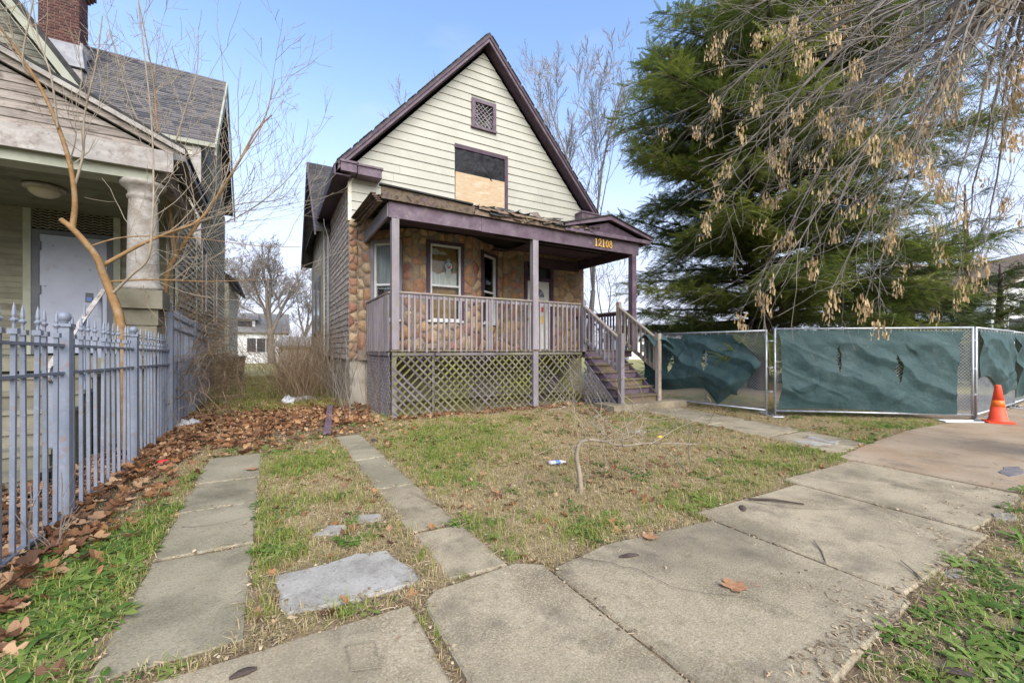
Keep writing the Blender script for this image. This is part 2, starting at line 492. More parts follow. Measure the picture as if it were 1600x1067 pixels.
M_['bark_dark'] = mat('dark_evergreen_bark', [(.05, .036, .027), (.085, .062, .046)], 12, (1, 1, .3), rough=.9, bump=.8, bscale=30)
M_['bark_far'] = mat('pale_grey_bark', [(.17, .15, .135), (.25, .225, .205)], 8, rough=.9, bump=.3)
M_['bark_ochre'] = mat('ochre_sapling_bark', [(.17, .095, .035), (.25, .15, .065)], 10, rough=.8, bump=.9, bscale=40, dirt=((.22, .19, .15), .3, 5))
M_['twig_pale'] = mat('pale_twig_bark', [(.19, .155, .11), (.28, .235, .175)], 9, rough=.85, bump=.2)
M_['twig_grey'] = mat('grey_twig_bark', [(.13, .112, .094), (.25, .22, .185)], 7, rough=.85, bump=.2, dirt=((.08, .066, .052), .3, 1.2))
M_['straw'] = mat('dry_stalks', [(.14, .095, .055), (.22, .16, .095)], 5, rough=.9, bump=0, tint=[(.085, .055, .035), (.16, .11, .065), (.27, .2, .125)])
M_['samara'] = mat('dry_seed_keys', [(.42, .29, .15), (.55, .42, .25)], 12, rough=.8, bump=0, trans=.25, tint=[(.3, .19, .09), (.48, .34, .17), (.6, .47, .28)])
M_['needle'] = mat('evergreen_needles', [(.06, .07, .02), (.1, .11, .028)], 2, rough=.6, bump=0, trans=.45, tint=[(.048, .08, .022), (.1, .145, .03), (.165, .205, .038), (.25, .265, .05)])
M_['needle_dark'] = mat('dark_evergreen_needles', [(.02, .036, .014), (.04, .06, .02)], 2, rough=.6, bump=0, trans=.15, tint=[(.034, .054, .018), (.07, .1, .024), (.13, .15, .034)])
M_['grass'] = mat('grass_blades', [(.1, .13, .03), (.14, .16, .04)], 3, rough=.65, bump=0, trans=.25,
                 tint=[(.42, .32, .175), (.54, .43, .25), (.33, .24, .125), (.4, .34, .14), (.22, .245, .042), (.155, .22, .03), (.25, .31, .05)])
M_['weed'] = mat('weed_leaves', [(.07, .13, .02), (.12, .19, .035)], 5, rough=.55, bump=.1, trans=.25, tint=[(.05, .1, .018), (.085, .16, .024), (.14, .22, .04), (.2, .24, .06)])
M_['leaf'] = mat('fallen_leaves', [(.2, .1, .045), (.27, .15, .07)], 14, rough=.75, bump=.2, bscale=40, trans=.12,
                tint=[(.06, .03, .018), (.14, .06, .026), (.235, .11, .045), (.32, .175, .08), (.42, .28, .16), (.17, .07, .035), (.09, .05, .03)])
M_['mulch'] = mat('chaff_and_twigs', [(.2, .14, .08), (.3, .22, .14)], 9, rough=.9, bump=0, tint=[(.045, .03, .02), (.16, .105, .06), (.33, .245, .15), (.46, .37, .24)])
M_['bag'] = mat('white_plastic_bag', [(.5, .5, .51), (.6, .6, .61)], 6, rough=.35, bump=.5, bscale=14, dist=.03, trans=.25)
M_['red'] = mat('red_plastic', [(.6, .015, .025), (.7, .03, .04)], 5, rough=.4, bump=.05)
M_['blue'] = mat('blue_plastic', [(.06, .13, .38), (.1, .18, .45)], 5, rough=.4, bump=.05)
M_['bin'] = mat('black_bin_plastic', [(.014, .014, .016), (.024, .024, .026)], 5, rough=.5, bump=.05)
M_['rock'] = mat('pale_broken_stone', [(.2, .18, .15), (.3, .28, .24)], 9, rough=.9, bump=.6, rnd=.2)
M_['barkchip'] = mat('dark_bark_chip', [(.045, .032, .025), (.08, .06, .05)], 12, rough=.9, bump=.6)
M_['far_white'] = mat('far_white_siding', [(.6, .6, .58), (.7, .7, .68)], 2, (1, 1, 9), rough=.7, bump=0)
M_['far_roof'] = mat('far_grey_roof', [(.17, .17, .165), (.25, .245, .235)], 3, rough=.9, bump=.2)
M_['far_brown'] = mat('far_brown_roof', [(.2, .14, .095), (.27, .195, .14)], 3, rough=.9, bump=.2)
M_['far_beige'] = mat('far_beige_wall', [(.38, .34, .28), (.46, .42, .36)], 2, rough=.9, bump=.1)
M_['far_glass'] = mat('far_window_glass', [(.03, .035, .045), (.06, .065, .075)], 2, rough=.1, spec=.6, bump=0)
M_['cable'] = mat('black_cable', [(.02, .02, .02), (.03, .03, .03)], 2, rough=.7, bump=0)
M_['lamp_glass'] = mat('milky_lamp_glass', [(.4, .36, .28), (.48, .44, .36)], 6, rough=.3, bump=0)
M_['print_red'] = mat('red_print', [(.55, .03, .03), (.6, .05, .04)], 6, rough=.6, bump=0)
M_['print_yellow'] = mat('yellow_print', [(.7, .45, .03), (.75, .5, .05)], 6, rough=.6, bump=0)
M_['paint_blue'] = mat('faded_blue_paint_stain', [(.085, .09, .125), (.2, .17, .14)], 9, rough=.9, bump=.2)
M_['screen_hem'] = mat('green_hem', [(.03, .06, .058), (.045, .085, .082)], 5, rough=.8)
M_['snow_green'] = mat('green_felt', [(.02, .09, .08), (.03, .12, .1)], 6, rough=.9, bump=0)

# ================================================================== GROUND AND PAVING
rg = random.Random(3)
def resample(poly, step):
    out = []
    n = len(poly)
    for i in range(n):
        a, b = poly[i], poly[(i + 1) % n]
        k = max(1, int(hypot(b[0] - a[0], b[1] - a[1]) / step))
        for j in range(k):
            out.append((a[0] + (b[0] - a[0]) * j / k, a[1] + (b[1] - a[1]) * j / k))
    return out
SLABS = []
def slab(parent, poly, zt, m, name='slab', wob=.008, step=.16, tilt=(0, 0), th=.12):
    p = resample(poly, step)
    c = np.mean(np.array(p), 0)
    ph = rg.random() * 50
    q = []
    for x, y in p:
        a = (fbm(x * 5 + ph, y * 5, 3) - .5) * wob * 2.4 + (vnoise(x * 19 + ph, y * 19) - .5) * wob * 1.3
        d = np.array([x, y]) - c
        d = d / (np.linalg.norm(d) + 1e-6)
        q.append((x + d[0] * a, y + d[1] * a))
    SLABS.append(q)
    Z = lambda x, y: zt + tilt[0] * (x - c[0]) + tilt[1] * (y - c[1])
    n = len(q)
    ins = []
    for x, y in q:
        d = np.array([c[0] - x, c[1] - y]); L = np.linalg.norm(d); d = d / L
        ins.append((x + d[0] * .016, y + d[1] * .016))
    V = [(x, y, zt - th) for x, y in q] + [(x, y, Z(x, y) - .011) for x, y in q] + [(x, y, Z(x, y)) for x, y in ins]
    g = G()
    F = [(i, (i + 1) % n, n + (i + 1) % n, n + i) for i in range(n)] + [(n + i, n + (i + 1) % n, 2 * n + (i + 1) % n, 2 * n + i) for i in range(n)] + [tuple(range(2 * n, 3 * n))]
    g.add(V, F)
    return ob(name, g, m, parent)

sidewalk = empty('sidewalk', (3, 1.6, 0), kind='structure')
for i, (x0, x1, y0, y1) in enumerate([(-3.4, -2.5, 1.0, 2.22), (-2.45, -.92, 1.02, 2.24), (-.87, .65, .9, 2.25), (.71, 1.5, .84, 2.3), (1.52, 3.055, .82, 2.24), (3.08, 4.64, .96, 2.3), (4.66, 6.23, 1.05, 2.45)]):
    poly = [(x0, y0), (x1, y0 + .01), (x1, y1), (x0, y1)]
    if i == 3:
        poly = [(x0 - .02, y0), (x1, y0), (x1, y1 - .06), (1.36, y1 + .04), (x0 + .1, y1 - .0), (x0 + .02, y1 - .06), (x0, y1 - .16)]
    if i == 4:
        poly = [(x0, y0), (x1 - .04, y0 + .1), (x1, y0 + .16), (x1, y1 - .1), (x0 + .5, y1 + .02), (x0 + .04, y1 - .05), (x0, y1 - .1)]
    slab(sidewalk, poly, .028 + rg.uniform(-.008, .008), M_['conc'], tilt=(rg.uniform(-.01, .01), rg.uniform(-.01, .01)))
apron = empty('driveway_apron', (9, 2, 0), kind='structure')
for poly in ([(6.27, 1.12), (9.3, 1.2), (9.3, 2.9), (7.6, 2.78), (6.27, 2.62)], [(9.34, 1.2), (13, 1.25), (13, 2.75), (11.2, 2.8), (9.34, 2.9)], [(13.05, 1.25), (18, 1.3), (18, 2.75), (13.05, 2.75)],
             [(11.35, 2.84), (14.6, 2.8), (15.6, 6.5), (12.4, 6.6)], [(12.4, 6.66), (15.6, 6.56), (16.6, 11), (13.4, 11)], [(14.7, 2.8), (18, 2.8), (19, 6.5), (15.7, 6.5)]):
    slab(apron, poly, .024, M_['conc_rust'], wob=.01, step=.3)
drive = empty('driveway_strip', (-.4, 4.5, 0), kind='structure')
for y0, y1 in ((2.37, 3.52), (3.545, 4.46), (4.48, 5.32), (5.34, 6.5)):
    slab(drive, [(-.68, y0), (-.11, y0), (-.11, y1), (-.67, y1)], .02 + rg.uniform(-.004, .004), M_['conc_strip'], wob=.016)
drive2 = empty('driveway_strip', (1.0, 5, 0), kind='structure')
for i, (y0, y1, s) in enumerate(((2.36, 3.1, .03), (3.14, 4.25, .0), (4.28, 5.5, -.01), (5.52, 7.15, -.02))):
    slab(drive2, [(.9 + s, y0 + .03 * (i == 0)), (1.29 + s, y0), (1.27 + s, y1), (.9 + s, y1)], .02 + rg.uniform(-.004, .004), M_['conc_strip'] if i > 1 else M_['conc'], wob=.016)
pads = empty('broken_pad', (.4, 3, 0), kind='structure')
slab(pads, [(.06, 2.48), (.4, 2.43), (.77, 2.45), (.76, 2.62), (.69, 2.93), (.5, 2.99), (.3, 2.95), (.02, 2.93)], .03, M_['conc_pale'], wob=.016, step=.07)
slab(pads, [(.24, 3.43), (.48, 3.38), (.51, 3.52), (.4, 3.58)], .024, M_['conc_pale'], wob=.02, step=.1)
slab(pads, [(.53, 3.5), (.78, 3.47), (.8, 3.62), (.62, 3.7)], .024, M_['conc_pale'], wob=.02, step=.1)
walk = empty('front_walk', (7.3, 4.6, 0), kind='structure')
slab(walk, [(6.45, 2.7), (7.6, 2.82), (7.83, 3.75), (6.72, 3.75)], .02, M_['conc'], wob=.02)
slab(walk, [(6.72, 3.79), (7.84, 3.79), (8.05, 4.9), (6.92, 4.9)], .022, M_['conc'], wob=.02)
slab(walk, [(6.93, 4.93), (8.06, 4.93), (8.35, 6.85), (7.2, 6.85)], .022, M_['conc'], wob=.02)
slab(walk, [(6.72, 3.1), (7.02, 3.02), (7.12, 3.35), (6.8, 3.42)], .026, M_['conc_pale'], wob=.04, step=.08, th=.02, name='cement_patch')
slab(walk, [(7.1, 3.0), (7.4, 3.05), (7.42, 3.5), (7.18, 3.42)], .026, M_['conc_pale'], wob=.04, step=.08, th=.02, name='cement_patch')
pad = empty('step_pad', (7.6, 7.3, 0), kind='structure')
slab(pad, [(6.45, 6.85), (8.75, 6.8), (8.75, 7.5), (6.45, 7.5)], .16, M_['conc'], wob=.012, th=.3)

slab(apron, [(6.9, 1.3), (7.1, 1.24), (7.4, 1.28), (7.62, 1.36), (7.4, 1.44), (7.05, 1.42)], .0292, M_['paint_blue'], 'paint_stain', .03, .06, th=.005)
def weights(x, y):
    """how green / how leafy each spot of ground is, 0..1"""
    x, y = np.asarray(x, float), np.asarray(y, float)
    n1 = fbm(x * .9 + 3, y * .9 + 8, 4)
    n2 = fbm(x * 2.6 + 40, y * 2.6 + 1, 4)
    gr = np.clip((n1 - .5) * 3.2 + (n2 - .5) * 2.6 + .0, 0, 1)
    def blob(cx, cy, rx, ry, a):
        return a * np.exp(-((x - cx) / rx) ** 2 - ((y - cy) / ry) ** 2)
    gr = gr * .75 + blob(2.2, 6.2, 1.2, 1.6, .75) + blob(.4, 5.9, .5, 1.0, .8) + blob(1.75, 4.4, .45, 1.2, .3) + blob(-.95, 3.2, .32, 1.2, .75) + blob(-.82, 4.6, .22, 1.2, .5) + blob(3.5, 2.55, 1.0, .28, .5) + blob(5.3, 2.9, 1.3, .5, .6)
    gr = gr + blob(3.0, .4, 1.6, .45, .7) + blob(5.5, .6, 1.5, .3, .7) + blob(0, 14, 2.2, 3.5, .6) + blob(10, 3.2, .8, .4, .6) + blob(-.05, 3.9, .2, 1.2, .35)
    gr = gr - blob(1.4, .5, .8, .5, .8) - blob(3.0, 3.4, 1.4, .8, .45) - blob(4.6, 4.5, 1.6, 1.5, .35) - blob(.4, 4.6, .4, .9, .3) - blob(1.5, .75, .5, .4, .7)
    # leaf litter: by the fence and in the passage between the houses
    lf = 1 / (1 + np.exp(-(y - 6.75 + (n2 - .5) * 2) * 3)) * 1 / (1 + np.exp((x - 1.75 + (n1 - .5) * .8) * 4)) / (1 + np.exp((y - 11.6) * 1.6))
    lf = lf + np.where(x < -.8, 1 / (1 + np.exp((x + 1.05 + (n2 - .5) * .5) * 9)), 0) * (y > 1.9)
    lf = lf + .5 * ((y > 8.0) & (y < 8.5) & (x > 2) & (x < 7)) + blob(3.4, 3.6, .8, .8, .3) + blob(6.3, 7.2, .8, .5, .8)
    gr = gr * (1 - np.clip(lf, 0, 1) * .8)
    return np.clip(gr, 0, 1), np.clip(lf, 0, 1)

def gheight(x, y):
    n = (fbm(np.asarray(x) * 1.3, np.asarray(y) * 1.3, 3) - .5) * .035
    gr, lf = weights(x, y)
    return np.minimum(n * .8 + .008 + .01 * lf, .019) + .006 * ((np.asarray(y) < 1.15) & (np.asarray(x) > 1))

gx = np.unique(np.concatenate([np.arange(-6, 18, .09), -6 - np.geomspace(.2, 900, 26), 18 + np.geomspace(.2, 900, 26)]))
gy = np.unique(np.concatenate([np.arange(-2, 24, .09), -2 - np.geomspace(.2, 900, 26), 24 + np.geomspace(.2, 900, 26)]))
X, Y = np.meshgrid(gx, gy, indexing='ij')
near = (X > -6.1) & (X < 18.1) & (Y > -2.1) & (Y < 24.1)
Zg = np.where(near, gheight(X, Y), -.004)
ins = np.zeros(X.shape, bool)
for q in SLABS:
    c_ = np.mean(np.array(q), 0)
    q2 = [(a[0] + np.sign(c_[0] - a[0]) * min(.13, abs(c_[0] - a[0])), a[1] + np.sign(c_[1] - a[1]) * min(.13, abs(c_[1] - a[1]))) for a in q]
    ins |= inpoly(X, Y, q2)
Zg = np.where(ins, -.04, Zg)
nx, ny = X.shape
idx = np.arange(nx * ny).reshape(nx, ny)
gF = np.stack([idx[:-1, :-1], idx[1:, :-1], idx[1:, 1:], idx[:-1, 1:]], -1).reshape(-1, 4)
gr_, lf_ = weights(X, Y)
ground_mat = mat('lawn_soil', [(.12, .088, .052), (.24, .18, .105), (.4, .31, .19)], 9, rough=.95, bump=1.0, bscale=45, dist=.03, detail=8,
                 tint=[(.12, .075, .045), (.27, .2, .115), (.4, .31, .18), (.27, .25, .09), (.16, .18, .04)], dirt=[((.26, .2, .125), .3, 22), ((.07, .05, .03), .3, 13)])
tint_g = np.clip(.45 + gr_ * .5 - lf_ * .45, 0, 1)
far = ~near
tint_g = tint_g - .5 * ((Y < 1.05) & (X > 1.1)) * fbm(X * 2.2, Y * 2.2, 3)
for q in SLABS:
    c_ = np.mean(np.array(q), 0)
    q3 = [(a[0] + np.sign(a[0] - c_[0]) * .09, a[1] + np.sign(a[1] - c_[1]) * .09) for a in q]
    tint_g = np.where(inpoly(X, Y, q3), tint_g * (.25 + .5 * fbm(X * 3, Y * 3, 3)), tint_g)
tint_g = np.where(far, .8, np.clip(tint_g, 0, 1))
gme = mesh_np('ground', np.stack([X.ravel(), Y.ravel(), Zg.ravel()], 1), gF, ground_mat, tint_g.ravel(), True)
ground = link('ground', gme, None, (0, 0, 0), kind='structure')

# ================================================================== THE HOUSE
HW, HE, HF = 1.65, 9.0, 11.0          # west wall, east wall, front wall
house = empty('house', (5.3, HF, 0), 'cream gabled house with field stone front wall and purple wooden porch numbered 12108', 'house')
rh = random.Random(21)

def wall_open(name, parent, m, P0, P1, z0, z1, th, ops):
    """a wall from P0 to P1 with rectangular openings (s0,s1,z0,z1), outer face on the right-hand side of P0->P1"""
    P0, P1 = np.array(P0, float), np.array(P1, float)
    L = np.linalg.norm(P1 - P0); d = (P1 - P0) / L; nrm = np.array([d[1], -d[0]])
    S = sorted(set([0, L] + [v for o in ops for v in o[:2]])); Zs = sorted(set([z0, z1] + [v for o in ops for v in o[2:]]))
    g = G()
    for a, b in zip(S[:-1], S[1:]):
        for c, e in zip(Zs[:-1], Zs[1:]):
            ms, mz = (a + b) / 2, (c + e) / 2
            if any(o[0] < ms < o[1] and o[2] < mz < o[3] for o in ops):
                continue
            q = [P0 + d * a, P0 + d * b, P0 + d * b - nrm * th, P0 + d * a - nrm * th]
            g.prism([(p[0], p[1], c) for p in q], (0, 0, e - c))
    return ob(name, g, m, parent)

def lap(parent, m, P0, P1, z0, z1, exp, ops=(), clip=None, proud=.022, name='siding_board', off=.0):
    P0, P1 = np.array(P0, float), np.array(P1, float)
    L = np.linalg.norm(P1 - P0); d = (P1 - P0) / L; nrm = np.array([d[1], -d[0]])
    z = z0
    while z < z1 - .02:
        t = min(z + exp, z1)
        iv = [(0, L)]
        for o in ops:
            if o[2] < (z + t) / 2 < o[3]:
                nv = []
                for a, b in iv:
                    if o[0] > a: nv.append((a, min(b, o[0])))
                    if o[1] < b: nv.append((max(a, o[1]), b))
                iv = [q for q in nv if q[1] - q[0] > .03]
        if name == 'clapboard':
            nv = []
            for a, b in iv:
                if clip: a2, b2 = max(a, clip(z)[0]), min(b, clip(z)[1])
                if b2 - a2 > 2.4 and rh.random() < .7:
                    c_ = a2 + (b2 - a2) * rh.uniform(.3, .7); nv += [(a, c_ - .002), (c_ + .002, b)]
                else: nv.append((a, b))
            iv = nv
        for a, b in iv:
            def lim(s, zz):
                if not clip: return s
                lo, hi = clip(zz)
                return min(max(s, lo), hi)
            ab, bb, at, bt = lim(a, z), lim(b, z), lim(a, t), lim(b, t)
            if bb - ab < .03: continue
            pr = proud * rh.uniform(.9, 1.12)
            def pt(s, o, zz):
                p = P0 + d * s + nrm * o
                return (p[0], p[1], zz)
            V = [pt(ab, off, z), pt(bb, off, z), pt(bb, off + pr, z), pt(ab, off + pr, z), pt(at, off, t), pt(bt, off, t), pt(bt, off + pr * .25, t + .001), pt(at, off + pr * .25, t + .001)]
            g = G(); g.add(V, [(0, 1, 2, 3)[::-1], (4, 5, 6, 7), (3, 2, 6, 7), (0, 3, 7, 4), (1, 0, 4, 5), (2, 1, 5, 6)])
            ob(name, g, m, parent)
        z = t

# --- foundation and side wall
g = G(); g.box(HW + .04, HE - .04, HF + .06, 22, -.1, 1.15); ob('foundation', g, M_['found'], house)
g = G(); g.box(HW + .03, HE - .03, HF + .22, 22, 1.151, 5.75); ob('wall_core', g, M_['faux'], house)
side = G(); side.box(HW + .012, HW + .029, HF + .03, 22, 1.16, 5.72)
side = ob('side_wall', side, M_['faux'], house)
lap(side, M_['faux'], (HW + .012, 16.4), (HW + .012, HF + .02), 1.14, 5.7, .145, name='siding_board', proud=.018)
rear = G(); rear.box(HW - .01, HW + .01, 16.55, 21.9, 1.2, 5.72); ob('rear_side_wall', rear, M_['found'], house)
g = G(); g.box(HW - .03, HW + .01, 16.4, 16.55, 1.0, 5.7); ob('corner_board', g, M_['creamtrim'], house)
for y in (17.6, 19.4):
    w = G(); w.box(HW - .05, HW - .012, y, y + 1.05, 2.0, 4.2); w = ob('window', w, M_['steel_dark'], house)
    g = G(); g.box(HW - .058, HW - .051, y + .1, y + .95, 2.1, 4.1); ob('pane', g, M_['far_glass'], w)
g = G(); g.tube([(HW - .06, 14.75, 5.3), (HW - .06, 14.75, 1.2)], .045, 8); ob('downspout', g, M_['flash'], house)

# --- stone front with its bay
BAY = [(HW, HF), (1.86, HF), (2.95, 10.05), (4.55, 10.05), (5.95, HF), (HE, HF)]
WZ0, WZ1 = 1.12, 4.62
segs = []
for a, b in zip(BAY[:-1], BAY[1:]):
    segs.append((np.array(a), np.array(b), hypot(b[0] - a[0], b[1] - a[1])))
OPS = {1: (.38, 1.2, 2.06, 4.06), 2: (.36, 1.34, 2.06, 4.08), 3: (.42, 1.28, 2.06, 4.06), 4: (.74, 1.80, 1.38, 4.06)}
def clip_half(poly, p, nrm):
    out = []
    for i in range(len(poly)):
        a, b = poly[i], poly[(i + 1) % len(poly)]
        da, db = (a - p) @ nrm, (b - p) @ nrm
        if da <= 0: out.append(a)
        if (da < 0) != (db < 0) and abs(da - db) > 1e-12:
            out.append(a + (b - a) * (da / (da - db)))
    return out
stone_i = 0
for si, (A, B, L) in enumerate(segs):
    op = OPS.get(si)
    wp = wall_open('stone_wall', house, M_['mortar'], A, B, WZ0, WZ1, .16, [op] if op else [])
    d = (B - A) / L; nrm = np.array([d[1], -d[0]])
    z0 = WZ0 if si == 0 else 1.36
    pts = []
    tries = 0
    while tries < 900:
        tries += 1
        p = np.array([rh.uniform(0.02, L - .02), rh.uniform(z0 + .03, WZ1 - .03)])
        if op and op[0] - .02 < p[0] < op[1] + .02 and op[2] - .02 < p[1] < op[3] + .02: continue
        r = rh.choice([.15, .2, .22, .26, .31] if L > .5 else [.12, .17, .21])
        if all(np.hypot(*((p - q[0]) * (1, .88))) > (r + q[1]) / 2 for q in pts):
            pts.append((p, r))
    P = [q[0] for q in pts]
    mir = []
    for p in P:
        mir += [np.array([-p[0], p[1]]), np.array([2 * L - p[0], p[1]]), np.array([p[0], 2 * z0 - p[1]]), np.array([p[0], 2 * WZ1 - p[1]])]
        if op:
            if op[2] - .1 < p[1] < op[3] + .1:
                if p[0] < op[0]: mir.append(np.array([2 * op[0] - p[0], p[1]]))
                if p[0] > op[1]: mir.append(np.array([2 * op[1] - p[0], p[1]]))
            if op[0] - .1 < p[0] < op[1] + .1:
                if p[1] < op[2]: mir.append(np.array([p[0], 2 * op[2] - p[1]]))
                if p[1] > op[3]: mir.append(np.array([p[0], 2 * op[3] - p[1]]))
    ALL = np.array(P + mir)
    for i, p in enumerate(P):
        dd = np.hypot(*(ALL - p).T)
        poly = [p + np.array(v) for v in ((-.5, -.5), (.5, -.5), (.5, .5), (-.5, .5))]
        for j in np.argsort(dd)[1:28]:
            q = ALL[j]
            if dd[j] < 1e-6: continue
            poly = clip_half(poly, (p + q) / 2, (q - p) / dd[j])
            if len(poly) < 3: break
        if len(poly) < 3: continue
        poly = [np.array([min(max(q[0], .005), L - .005), min(max(q[1], z0 + .005), WZ1 - .005)]) for q in poly]
        if op:
            cc = np.mean(poly, 0)
            def inside(q): return op[0] < q[0] < op[1] and op[2] < q[1] < op[3]
            if any(inside(q) for q in poly):
                np_ = []
                for q in poly:
                    if inside(q):
                        mv = [(q[0] - op[0], (op[0], q[1])), (op[1] - q[0], (op[1], q[1])), (q[1] - op[2], (q[0], op[2])), (op[3] - q[1], (q[0], op[3]))]
                        q = np.array(min(mv, key=lambda t: t[0])[1])
                    np_.append(q)
                poly = np_
        c = np.mean(poly, 0)
        # round off, pull back from the joint
        poly = [np.array(q) for q in chaikin([tuple(q) for q in poly], 1, .22)]
        rr = np.mean([np.hypot(*(q - c)) for q in poly])
        if rr < .035: continue
        k0 = 1 - .009 / rr
        out, mid = [], []
        h = rh.uniform(.02, .045)
        for q in poly:
            v = q - c
            out.append(c + v * k0 * rh.uniform(.97, 1.0))
            mid.append(c + v * k0 * rh.uniform(.78, .86))
        n = len(out)
        off = np.array([rh.uniform(-.02, .02), rh.uniform(-.02, .02)])
        def w3(q, o):
            x = A + d * q[0] + nrm * o
            return (x[0], x[1], q[1])
        V = [w3(q, -.004) for q in out] + [w3(q, h * rh.uniform(.75, 1.1)) for q in mid] + [w3(c + off, h * 1.22)]
        F = [(k, (k + 1) % n, n + (k + 1) % n, n + k) for k in range(n)] + [(n + k, n + (k + 1) % n, 2 * n) for k in range(n)]
        gg = G(); gg.add(V, F)
        ob('stone', gg, M_['stone'], wp, smooth=True)
        stone_i += 1
print('stones', stone_i)

# --- windows of the bay
def frame_pts(si):
    A, B, L = segs[si]
    d = (B - A) / L; nrm = np.array([d[1], -d[0]])
    def W(s, o, z):
        p = A + d * s + nrm * o
        return Vector((p[0], p[1], z))
    return W
def slab3(g, W, s0, s1, o0, o1, z0, z1, mi=0):
    q = [W(s0, o1, z0), W(s1, o1, z0), W(s1, o0, z0), W(s0, o0, z0)]
    g.prism(q, (0, 0, z1 - z0), mi)
def window_unit(si, casing, backing):
    s0, s1, z0, z1 = OPS[si]
    W = frame_pts(si)
    g = G(); c = .085
    slab3(g, W, s0, s0 + c, -.1, .055, z0, z1); slab3(g, W, s1 - c, s1, -.1, .055, z0, z1)
    slab3(g, W, s0 + c, s1 - c, -.1, .052, z1 - c, z1)
    win = ob('window', g, casing, house)
    g = G(); slab3(g, W, s0 + .02, s1 - .02, -.1, .075, z0 - .0, z0 + .05); ob('sill', g, M_['white'], win)
    a, b, e, f = s0 + c + .002, s1 - c - .002, z0 + .052, z1 - c - .002
    g = G(); k = .045
    slab3(g, W, a, a + k, -.06, .03, e, f); slab3(g, W, b - k, b, -.06, .03, e, f); slab3(g, W, a + k, b - k, -.06, .028, f - k, f); slab3(g, W, a + k, b - k, -.06, .028, e, e + k)
    ob('frame', g, M_['white'], win)
    zm = e + (f - e) * .46
    g = G(); slab3(g, W, a + k, b - k, -.055, .016, zm - .025, zm + .025); ob('meeting_rail', g, M_['white'], win)
    for q0, q1 in ((e + k, zm - .025), (zm + .025, f - k)):
        g = G(); slab3(g, W, a + k, b - k, -.03, -.026, q0, q1); ob('pane', g, M_['glass'], win)
    backing(win, W, a + k, b - k, e + k, zm, f - k)
    return win
def back_left(win, W, a, b, e, zm, f):
    g = G()
    n = 26
    V = []
    for i in range(n + 1):
        s = a + (b - a) * i / n
        o = -.075 + .014 * sin(i * 1.9) + .008 * sin(i * .7)
        V += [W(s, o, zm - .1), W(s, o * 1.0, f)]
    g.add(V, [(2 * i, 2 * i + 2, 2 * i + 3, 2 * i + 1) for i in range(n)])
    ob('curtain', g, M_['curtain'], win, smooth=True)
    g = G(); slab3(g, W, a, b, -.155, -.14, e, f); ob('dark_backing', g, M_['brownish'], win)
    g = G(); slab3(g, W, a + .05, b - .03, -.13, -.12, e, e + .52); ob('plywood', g, M_['ply_in'], win)
def back_mid(win, W, a, b, e, zm, f):
    g = G(); slab3(g, W, a, b, -.155, -.135, e, f); ob('plywood', g, M_['ply_in'], win)
    # torn white paper along the top and a lace-like cloth hung across the middle
    g = G()
    n = 40; V = []
    for i in range(n + 1):
        s = a + .02 + (b - a - .04) * i / n
        o = -.105 + .012 * sin(i * 1.3) + .006 * sin(i * 3.1)
        V += [W(s, o, zm - .02 + .02 * sin(i * .9)), W(s, o - .006, zm + .33 + .03 * sin(i * .35 + 1))]
    g.add(V, [(2 * i, 2 * i + 2, 2 * i + 3, 2 * i + 1) for i in range(n)])
    ob('cloth', g, M_['gauze'], win, smooth=True)
    g = G()
    top = [(0, f - .02), (.1, f - .05), (.2, f - .03), (.35, f - .1), (.5, f - .08), (.62, f - .15), (.5, f - .17), (.3, f - .16), (.15, f - .19), (.02, f - .17)]
    w = b - a
    poly = [W(a + w * x, -.12, z) for x, z in top]
    poly = [W(a + .02 + .6 * (b - a) * x / .62, -.118, z) for x, z in top]
    e3 = W(0, .004, 0) - W(0, 0, 0)
    g.prism(poly, e3)
    ob('torn_paper', g, M_['gauze'], win)
    # a printed winter figure stuck behind the pane
    cx, cz = (a + b) / 2 + .12, zm + .42
    def disc(r, sx, sz, dx, dz, mname, o, nm, squash=1.0):
        gg = G(); n = 18
        poly = [W(cx + dx + r * sx * cos(2 * pi * i / n), o, cz + dz + r * sz * sin(2 * pi * i / n)) for i in range(n)]
        gg.prism(poly, W(0, .004, 0) - W(0, 0, 0)); ob(nm, gg, M_[mname], win)
    disc(.13, 1, 1.15, 0, .08, 'snow_green', -.094, 'sticker_hood')
    disc(.098, 1, 1, 0, .1, 'white', -.088, 'sticker_face')
    disc(.03, 1.6, 1, 0, .07, 'print_red', -.082, 'sticker_scarf')
    disc(.1, .75, 1.2, 0, -.07, 'white', -.09, 'sticker_body')
    disc(.05, 1, 1, 0, .245, 'white', -.088, 'sticker_pompom')
    for q in (-1, 1):
        disc(.014, 1, 1, .038 * q, .12, 'black', -.082, 'sticker_eye')
def back_right(win, W, a, b, e, zm, f):
    g = G(); slab3(g, W, a, b, -.155, -.14, e, f); ob('dark_backing', g, M_['black'], win)  # black sheet, darkness of the unlit room put into its colour
    g = G(); slab3(g, W, a, b, -.05, -.045, zm + .03, f); ob('insect_screen', g, M_['grey_screen'], win)
    g = G(); slab3(g, W, a, a + (b - a) * .5, -.135, -.12, e, zm - .15); ob('plywood', g, M_['ply_in'], win)
window_unit(1, M_['lavender'], back_left)
window_unit(2, M_['purple_dark'], back_mid)
window_unit(3, M_['purple_dark'], back_right)

